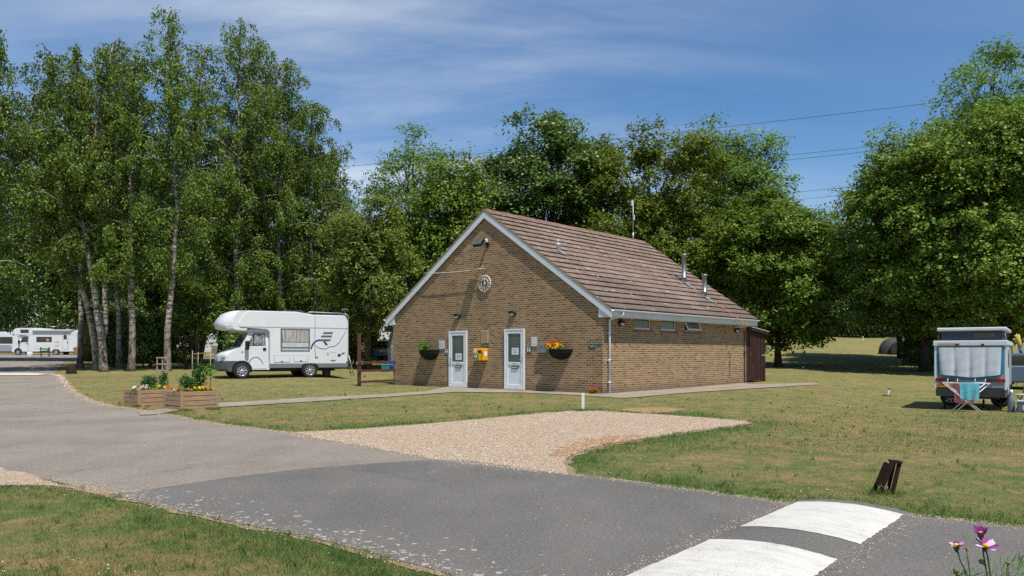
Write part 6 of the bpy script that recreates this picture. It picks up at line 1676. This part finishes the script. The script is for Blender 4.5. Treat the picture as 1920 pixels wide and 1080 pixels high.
m = MB(); m.b2((-.3, -.03, 1.5), (.3, .03, 2.5)); m.build('panel', simple('board_pale', 'b9a3a0', .7), T); m = MB(); m.b2((-.3, -.03, .6), (.3, .03, 1.3)); m.build('panel', simple('board_pale', 'b9a3a0'), T); MB().b2((-.36, -.06, 1.32), (.36, .06, 1.48)).build('rail', simple('board_red', '8f2a20'), T)
# bench-like sign by the far road
x, y = atY(84, 74); g_ = float(gz(x, y)); T = thing('road_sign', 'low green board sign on two wooden posts in front of the distant motorhome', 'sign', (x, y, g_))
for sx in (-.36, .4): MB().b2((sx - .06, -.06, -.1), (sx + .06, .06, .92), 0, .01).build('post', simple('post_grey_wood', '6d6152', .9, 0, .15), T)
bo = MB(); bo.b2((-.42, -.1, .5), (.46, -.062, .8), 0, .008); bo = bo.build('board', GREENS, T)
m = MB(); x = -.3
for ww in (.1, .06, .12, .08, .1): m.b2((x, -.106, .6), (x + ww, -.1005, .7)); x += ww + .03
m.build('print', WTXT, bo)
x, y = atY(56, 76); T = thing('water_carrier', 'small white water carrier on the ground by the distant motorhome', 'container', (x, y, float(gz(x, y)))); m = MB(); m.lathe([(0, 0), (.24, 0), (.26, .05), (.26, .4), (.24, .46), (0, .46)], (0, 0, 0), 'z', 16); m.build('drum', WPVC, T); m = MB(); m.tube([(-.2, 0, .42), (-.1, 0, .62), (.1, 0, .62), (.2, 0, .42)], .02, 5); m.build('handle', ALU, T)
x, y = at(134, 701); T = thing('tree_stump', 'short dark stump on the verge at the bend of the road', 'stump', (x, y, float(gz(x, y)))); m = MB(); m.lathe([(.26, -.05), (.22, .15), (.2, .42), (.17, .45), (0, .44)], (0, 0, 0), 'z', 14); m.build('wood', bark_mat('dark_bark', '1c1612', '3a3027'), T); MB().lathe([(.15, .452), (0, .455)], (0, 0, 0), 'z', 14).build('cut_top', simple('cut_wood', '5f503f', .9, 0, .2), T)
MP = simple('marker_white', 'cbcac2', .5, 0, .1, 12, 0, ('8f8c7e', .4))
def marker(label, px_, py_, h, tilt, cap):
    x, y = at(px_, py_); T = thing('marker_post', label, 'post', (x, y, float(gz(x, y))), 0, 'white marker posts on the lawn'); T.rotation_euler = (0, tilt, 0)
    MB().b2((-.035, -.02, -.08), (.035, .02, h), 0, .006).build('post', MP, T)
    MB().b2((-.037, -.022, h), (.037, .022, h + .05), 0, .008).build('cap', cap, T)
marker('white marker post standing upright at the edge of the gravel bay', 1093, 771, .36, 0, MP)
marker('white leaning marker post with a green top near the pop-up caravan', 1664, 743, .24, R(16), simple('marker_green', '1c4a30', .5))
def peg(label, px_, Y, h):
    x, y = atY(px_, Y); T = thing('marker_post', label, 'post', (x, y, float(gz(x, y)) - .02), 0, 'white marker posts on the lawn'); MB().b2((-.05, -.03, 0), (.05, .03, h), 0, .006).build('post', MP, T)
peg('far white peg on the field left of the tent', 1618, 92, .55); peg('far white peg at the back of the field right of the timber store', 1515, 94, .4); peg('tiny white peg in the shade right of the lime tree', 1506, 48, .14)
# folding board lying open on the lawn: two leaning leaves
x, y = at(1655, 927); T = thing('folding_sign', 'dark brown wooden folding sign leaning on the lawn near the speed hump', 'sign', (x, y, 0.0), R(-12))
DKW = bark_mat('dark_stained_wood', '1d1210', '3d2822', 12)
ta = R(21); rt = Matrix.Rotation(ta, 3, 'Y')
def pl(c, d, r_=rt): return MB().box(c, d, r_, 0, .004)
u = Vector((math.sin(ta), 0, math.cos(ta)))
o0 = Vector((-.085, 0, 0))
m = pl(o0 + u * .215 + Vector((.0, -.02, 0)), (.044, .024, .22)); m.box(o0 + u * .215 + Vector((.048, -.018, 0)), (.044, .024, .22), rt, 0, .004); m.build('front_panel', DKW, T)
for dx in (.0, .062): MB().box(o0 + u * .155 + Vector((dx, .012, 0)), (.032, .024, .31), rt, 0, .004).build('leg', DKW, T)
t2 = R(12); r2 = Matrix.Rotation(t2, 3, 'Y'); top = o0 + u * .325 + Vector((.115, .0, 0))
u2 = Vector((math.sin(t2), 0, math.cos(t2)))
MB().box(top - u2 * .158, (.034, .03, .325), r2, 0, .004).build('leg', DKW, T)
MB().box(top - u2 * .15 + Vector((-.02, .09, 0)), (.03, .024, .32), r2, 0, .004).build('leg', DKW, T)
MB().box(o0 + u * .085 + Vector((.05, -.0, 0)), (.1, .02, .022), Matrix.Rotation(R(18), 3, 'Y')).build('crossbar', simple('bare_wood', '85786c', .8), T)
MB().box(top + Vector((-.03, .02, .006)), (.1, .1, .022), Matrix.Rotation(R(6), 3, 'Y'), 0, .004).build('top_board', DKW, T)
# cables across the sky
CAB = simple('power_cable', '2b3240', .6, .2)
for i, (a, b, lab, th) in enumerate([((200, 352, 420), (2050, 157, 260), 'highest power line crossing from above the willow to the tall ash', .085), ((1380, 300, 330), (1750, 260, 290), 'upper wire of the middle pair of power lines', .075), ((1380, 309, 330), (1750, 269, 290), 'lower wire of the middle pair of power lines', .085),
    ((1380, 370, 330), (1750, 333, 290), 'top wire of the lower power lines', .07), ((1380, 384, 330), (1750, 347, 290), 'middle wire of the lower power lines', .06), ((1420, 421, 330), (1750, 398, 290), 'lowest power line just above the far wood', .06)]):
    p0 = (*atY(a[0], a[2]), pz(a[1], a[2])); p1 = (*atY(b[0], b[2]), pz(b[1], b[2])); pts = []
    for k_ in range(25):
        f_ = k_ / 24; q = [u_ + (v_ - u_) * f_ for u_, v_ in zip(p0, p1)]; q[2] -= (2.2 if i == 0 else .4) * 4 * f_ * (1 - f_); pts.append(q)
    o = MB().tube(pts, th, 5).build('power_line', CAB); tag(o, lab, 'power line', 'power lines in the sky')
# ------------------------------------------------------------------ cosmos in the near corner
fx, fy = atY(1850, 2.75)
T = thing('cosmos_plant', 'pink and purple cosmos flowers on thin stems in the near right corner', 'flowers', (fx, fy, 0.0))
tag(MB().lathe([(1.1, -.05), (.9, .06), (.4, .12), (0, .14)], (fx + .35, fy - .25, 0), 'z', 20).build('flower_bed', SOILD), 'dark soil bed below the cosmos flowers', kind='structure')
STEM = simple('stem_green', '46562a', .6, 0, .1)
PETD = petal_mat('purple_petals', ['7a2a72', '8c3884', 'a055a0']); PETP = petal_mat('pale_pink_petals', ['c79ac9', 'dbb6dc', 'ecd6ea'])
def lp(px_, py_, Y=2.75): return Vector(((px_ - 960) / FPX * Y - fx, Y - fy, pz(py_, Y)))
def cosmos(c, r, tilt, openness, mat, mat2, seed, npet=8):
    rnd = random.Random(seed); m = MB(); axis = Vector((tilt[0], tilt[1], 1)).normalized(); q = axis.to_track_quat('Z', 'Y').to_matrix()
    for k_ in range(npet):
        a = 2 * PI * k_ / npet + rnd.uniform(-.1, .1); vs = []; fs = []; nl = 6; up = openness + rnd.uniform(-.2, .2)
        for i in range(nl + 1):
            f_ = i / nl; w_ = r * .34 * math.sin(PI * (f_ * .78 + .08)) ** .8; rr = r * f_
            z = r * (math.sin(up) * f_ - .18 * f_ * f_ * (1.2 - openness))
            for s_ in (-1, 0, 1):
                rad = rr * math.cos(up) + .008; p = Vector((rad * math.cos(a) - s_ * w_ * math.sin(a), rad * math.sin(a) + s_ * w_ * math.cos(a), z + (.12 * w_ if s_ else 0) + (rnd.uniform(-.004, .004) if i == nl else 0)))
                vs.append(c + q @ p)
        for i in range(nl):
            for s_ in (0, 1): fs.append((i * 3 + s_, i * 3 + s_ + 1, i * 3 + s_ + 4, i * 3 + s_ + 3))
        m.add(vs, fs, k_ % 2 if mat2 is not mat else 0, True)
    o = m.build('flower', [mat, mat2], T)
    e = MB(); e.blob(c + axis * .006, (.009, .009, .007)); e.build('flower_centre', PY, o)
    e = MB(); e.lathe([(.003, -.02), (.009, -.008), (.011, 0), (0, .002)], (0, 0, 0), 'z', 8); e.v = [tuple(c + q @ Vector(v)) for v in e.v]; e.build('calyx', STEM, o)
cosmos(lp(1839, 1003), .030, (-.1, -.2), 1.0, PETD, PETD, 1); cosmos(lp(1848, 1025), .036, (.1, -.35), .55, PETP, PETD, 2); cosmos(lp(1793, 1025), .028, (0, .1), .5, PETD, PETP, 3, 9)
def stem(pts, r=.0028):
    MB().tube(pts, r, 5).build('stem', STEM, T)
stem([lp(1839, 1004), lp(1844, 1040), lp(1852, 1085), lp(1856, 1300)]); stem([lp(1848, 1027), lp(1853, 1050), lp(1858, 1085), lp(1862, 1300)]); stem([lp(1794, 1028), lp(1800, 1050), lp(1815, 1080), lp(1835, 1300)])
stem([lp(1812, 1030), lp(1815, 1050), lp(1820, 1085), lp(1840, 1300)], .002); stem([lp(1793, 1072), lp(1794, 1090), lp(1830, 1300)], .003); stem([lp(1840, 1054), lp(1848, 1062), lp(1853, 1090)], .0025); stem([lp(1890, 1057), lp(1887, 1085), lp(1880, 1300)], .0025)
for bp_, br_ in (((1812, 1029), .006), ((1793, 1070), .011), ((1840, 1053), .009), ((1890, 1056), .006)):
    m = MB(); m.blob(lp(*bp_), (br_, br_, br_ * 1.1)); m.build('bud', simple('bud_green', '6d6a34', .7, 0, .2), T)
FR = leaf_mat('feathery_leaves', ['4d7a2a', '5f8f38', '79a84c'], .4, .5)
rng = np.random.default_rng(5); P = []; 
for px_, py_, n in ((1885, 1092, 70), (1914, 1064, 60), (1830, 1094, 70), (1800, 1098, 50), (1905, 1110, 90), (1850, 1110, 90)):
    c = np.array(lp(px_, py_)); P.append(c + rng.normal(size=(n, 3)) * np.array([.03, .04, .022]))
P = np.concatenate(P); N = unit(rng.normal(size=(len(P), 3)))
V, F = leaf_quads(P, N, .05 * rng.uniform(.6, 1.4, len(P)), .09, rng, np.array([.25, 0, 1.0])); o = bpy.data.objects.new('feathery_leaves', np_mesh('feathery_leaves', V, F, FR)); link(o, T)

# ------------------------------------------------------------------ grass blades, daisies, loose stones (uncountable)
t = NT('grass_blades'); col, P_, lu = grass_colour(t)
isl = t.n('NewGeometry').outputs['Random Per Island']
k = t.n('MapRange', ins={'Value': isl, 'To Min': .75, 'To Max': 1.7}).outputs[0]
col = t.mix(1.0, col, k, 'MULTIPLY')
p = t.n('BsdfPrincipled', ins={'Base Color': col, 'Roughness': .6, 'Specular IOR Level': .2}); tr = t.n('BsdfTranslucent', ins={'Color': t.mix(1.0, col, (1.2, 1.3, .7, 1), 'MULTIPLY')})
mx = t.n('MixShader', ins={'Fac': .35, 1: p.outputs[0], 2: tr.outputs[0]}); t.l(mx.outputs[0], t.out.inputs[0]); BLADE = t.m
HARD = [old_road, new_road, gravel, path, side_gravel]
def on_grass(x, y, pad=0.0):
    ok = np.ones(len(x), bool)
    for po in HARD: ok &= ~pip(po, x, y)
    l = np.stack([(x - CORN.x) * DV.x + (y - CORN.y) * DV.y, -((x - CORN.x) * NV.x + (y - CORN.y) * NV.y)], 1)
    ok &= ~((l[:, 0] > -BW - .05) & (l[:, 0] < .08) & (l[:, 1] > -.05) & (l[:, 1] < BL + 1.9))
    edge_ = edge_dist([gravel[:-3], new_top, verge, old_edge], x, y, False); ok &= (edge_ > .11) | (rngG.random(len(x)) < .3)
    for po in (bare_patch,): ok &= ~pip(po, x, y) | (rngG.random(len(x)) < .25)
    return ok
rngG = np.random.default_rng(99)
def scatter(n, py0, py1, px0=-350, px1=2270):
    py = rngG.uniform(py0, py1, n); Y = CAMH * FPX / (py - HOR); px = rngG.uniform(px0, px1, n)
    return (px - 960) / FPX * Y, Y
def blades(name, n, py0, py1, h, w_):
    x, y = scatter(n, py0, py1); ok = on_grass(x, y); x, y = x[ok], y[ok]
    lu_ = lushness(x, y); dens_ = .55 + .45 * lu_ + .25 * np.sin(x * 1.7 + np.sin(y * 2.1)) * np.cos(y * 1.3); ok = rngG.random(len(x)) < np.clip(dens_, .25, 1)
    x, y, lu_ = x[ok], y[ok], lu_[ok]; n = len(x)
    hh = h * rngG.uniform(.35, 1.2, n) * (1 + 1.0 * lu_); ww = w_ * rngG.uniform(.6, 1.3, n) * np.maximum(1, y / 8) ** .8
    a = rngG.uniform(0, 2 * PI, n); ln = rngG.uniform(.2, 1.1, n) * hh; b = rngG.uniform(0, 2 * PI, n)
    z = gz(x, y); base = np.stack([x, y, z], 1); wv = np.stack([np.cos(a) * ww / 2, np.sin(a) * ww / 2, np.zeros(n)], 1)
    mid = base + np.stack([np.cos(b) * ln * .35, np.sin(b) * ln * .35, hh * .6], 1); tip = base + np.stack([np.cos(b) * ln, np.sin(b) * ln, hh], 1)
    V = np.stack([base - wv, base + wv, mid + wv * .7, tip, mid - wv * .7], 1)
    V = V.reshape(-1, 3); F = np.arange(n * 5).reshape(-1, 5)
    me = np_mesh(name, V, F, BLADE); me.attributes.new('lush', 'FLOAT', 'POINT').data.foreach_set('value', np.repeat(lu_, 5).astype(np.float32))
    o = bpy.data.objects.new(name, me); link(o); return o
tag(blades('grass', 230000, 850, 1130, .021, .0042), 'short mown grass blades near the road', 'grass', kind='stuff')
tag(blades('grass', 190000, 715, 850, .028, .007), 'short mown grass further away on the lawn', 'grass', kind='stuff')
def tufts(n, k_):
    x, y = scatter(n, 735, 1090); d = edge_dist([gravel[:-3], new_top, verge, old_edge, path], x, y, False)
    ok = on_grass(x, y) & ((d < .5) | (rngG.random(n) < .16)); x, y = x[ok], y[ok]
    # longer grass the mower missed round posts, planters and the sign
    for q, m_ in ((at(1093, 771), 16), (at(1664, 743), 10), (at(1640, 926), 12), (at(1668, 927), 12), (at(673, 724), 14), (at(261, 763), 16), (at(345, 771), 22), (at(400, 768), 20)):
        x = np.concatenate([x, q[0] + rngG.normal(size=m_) * .1]); y = np.concatenate([y, q[1] + rngG.normal(size=m_) * .07 - .03])
    x = np.repeat(x, k_) + rngG.normal(size=len(x) * k_) * .022; y = np.repeat(y, k_) + rngG.normal(size=len(y) * k_) * .022; n = len(x)
    hh = rngG.uniform(.03, .075, n); ww = .0045 * np.maximum(1, y / 8); a = rngG.uniform(0, 2 * PI, n); b = rngG.uniform(0, 2 * PI, n); ln = hh * rngG.uniform(.2, 1.0, n)
    base = np.stack([x, y, gz(x, y)], 1); wv = np.stack([np.cos(a) * ww / 2, np.sin(a) * ww / 2, np.zeros(n)], 1)
    mid = base + np.stack([np.cos(b) * ln * .35, np.sin(b) * ln * .35, hh * .6], 1); tip = base + np.stack([np.cos(b) * ln, np.sin(b) * ln, hh], 1)
    me = np_mesh('grass_tufts', np.stack([base - wv, base + wv, mid + wv * .7, tip, mid - wv * .7], 1).reshape(-1, 3), np.arange(n * 5).reshape(-1, 5), BLADE)
    me.attributes.new('lush', 'FLOAT', 'POINT').data.foreach_set('value', np.full(n * 5, .8, np.float32))
    o = bpy.data.objects.new('grass_tufts', me); link(o); tag(o, 'longer tufts of grass along edges and posts', 'grass', kind='stuff')
tufts(3800, 14)
# daisies
x, y = scatter(1300, 760, 1100); ok = on_grass(x, y) & (np.sin(x * 1.3 + 2) * np.cos(y * 1.1 + x * .3) > .1); x, y = x[ok], y[ok]
V, F = leaf_quads(np.stack([x, y, gz(x, y) + rngG.uniform(.03, .055, len(x))], 1), unit(np.array([0, -.3, 1.0]) + .3 * rngG.normal(size=(len(x), 3))), rngG.uniform(.006, .013, len(x)), 1.0, rngG)
o = bpy.data.objects.new('daisies', np_mesh('daisies', V, F, PW)); link(o); tag(o, 'tiny white daisies and clover scattered in the lawn', 'daisies', kind='stuff')
# loose stones on the gravel and along the edges
def stones(name, x, y, size, mat, label, lift=.0):
    n = len(x); base = np.array([(1, 0, 0), (-1, 0, 0), (0, 1, 0), (0, -1, 0), (0, 0, 1), (0, 0, -1)], float)
    tri = np.array([(0, 2, 4), (2, 1, 4), (1, 3, 4), (3, 0, 4), (2, 0, 5), (1, 2, 5), (3, 1, 5), (0, 3, 5)])
    sc3 = np.stack([rngG.uniform(.6, 1.2, n), rngG.uniform(.6, 1.2, n), rngG.uniform(.4, .8, n)], 1) * size[:, None] / 2; a = rngG.uniform(0, 6.28, n); ca, sa = np.cos(a), np.sin(a)
    V = base[None] * sc3[:, None] + rngG.normal(size=(n, 6, 3)) * size[:, None, None] * .06
    X = V[..., 0] * ca[:, None] - V[..., 1] * sa[:, None]; Y = V[..., 0] * sa[:, None] + V[..., 1] * ca[:, None]
    V = np.stack([X + x[:, None], Y + y[:, None], V[..., 2] + (gz(x, y) + lift)[:, None] + sc3[:, 2:3] * .3], 2)
    F = (tri[None] + (np.arange(n) * 6)[:, None, None]).reshape(-1, 3)
    o = bpy.data.objects.new(name, np_mesh(name, V.reshape(-1, 3), F, mat)); link(o); return tag(o, label, 'stones', kind='stuff')
t = NT('loose_stone'); isl = t.n('NewGeometry').outputs['Random Per Island']
t.bsdf(t.ramp(isl, [(0, '8a7765'), (.3, 'b09b84'), (.65, 'c9b59c'), (1, 'e2d8c6')]), .85, 0, .2); STN = t.m
x, y = scatter(42000, 764, 900, 500, 1450); ok = pip(gravel, x, y); x, y = x[ok], y[ok]
stones('gravel_stones', x, y, rngG.uniform(.008, .02, len(x)) * np.maximum(1, y / 11), STN, 'loose pale stones on the gravel bay', .012)
# strip of grit along the edges of the roads
ex = []; ey = []
for line, n, sp in ((verge, 5200, .09), (new_top, 3000, .07), (old_edge, 3200, .10), ([p for p in pxs([(545, 813), (700, 840), (850, 866), (960, 880), (1062, 892)])], 2200, .12), (pxs([(-200, 906), (0, 902), (100, 908), (230, 930)]), 3200, .22)):
    L_ = [Vector(p) for p in line]; cum = np.cumsum([0] + [(b - a).length for a, b in zip(L_, L_[1:])]); s_ = rngG.uniform(0, cum[-1], n)
    i_ = np.clip(np.searchsorted(cum, s_) - 1, 0, len(L_) - 2); A = np.array([p[:] for p in L_]); f_ = ((s_ - cum[i_]) / np.maximum(cum[i_ + 1] - cum[i_], 1e-6))[:, None]
    q = A[i_] * (1 - f_) + A[i_ + 1] * f_ + rngG.normal(size=(n, 2)) * sp; ok = ~on_grass(q[:, 0], q[:, 1]) | (rngG.random(n) < .18); ex.append(q[ok, 0]); ey.append(q[ok, 1])
hs_ = rngG.uniform(-2.4, 1.45, 1500); side = rngG.random(1500) < .55; hq = np.where(side, -.03, .96) + rngG.normal(size=1500) * .05
ex.append(HUMP_O.x + HU.x * hs_ + HV.x * hq); ey.append(HUMP_O.y + HU.y * hs_ + HV.y * hq)
n = 1500; x, y = scatter(n, 700, 1080); ok = pip(old_road, x, y) | (pip(new_road, x, y) & (rngG.random(n) < .22)); ex.append(x[ok]); ey.append(y[ok])
x = np.concatenate(ex); y = np.concatenate(ey); ok = (y > 2.5) & (y < 45); x, y = x[ok], y[ok]
stones('edge_grit', x, y, rngG.uniform(.004, .013, len(x)) * np.maximum(1, y / 8), STN, 'grit and small stones along the road edges', .013)
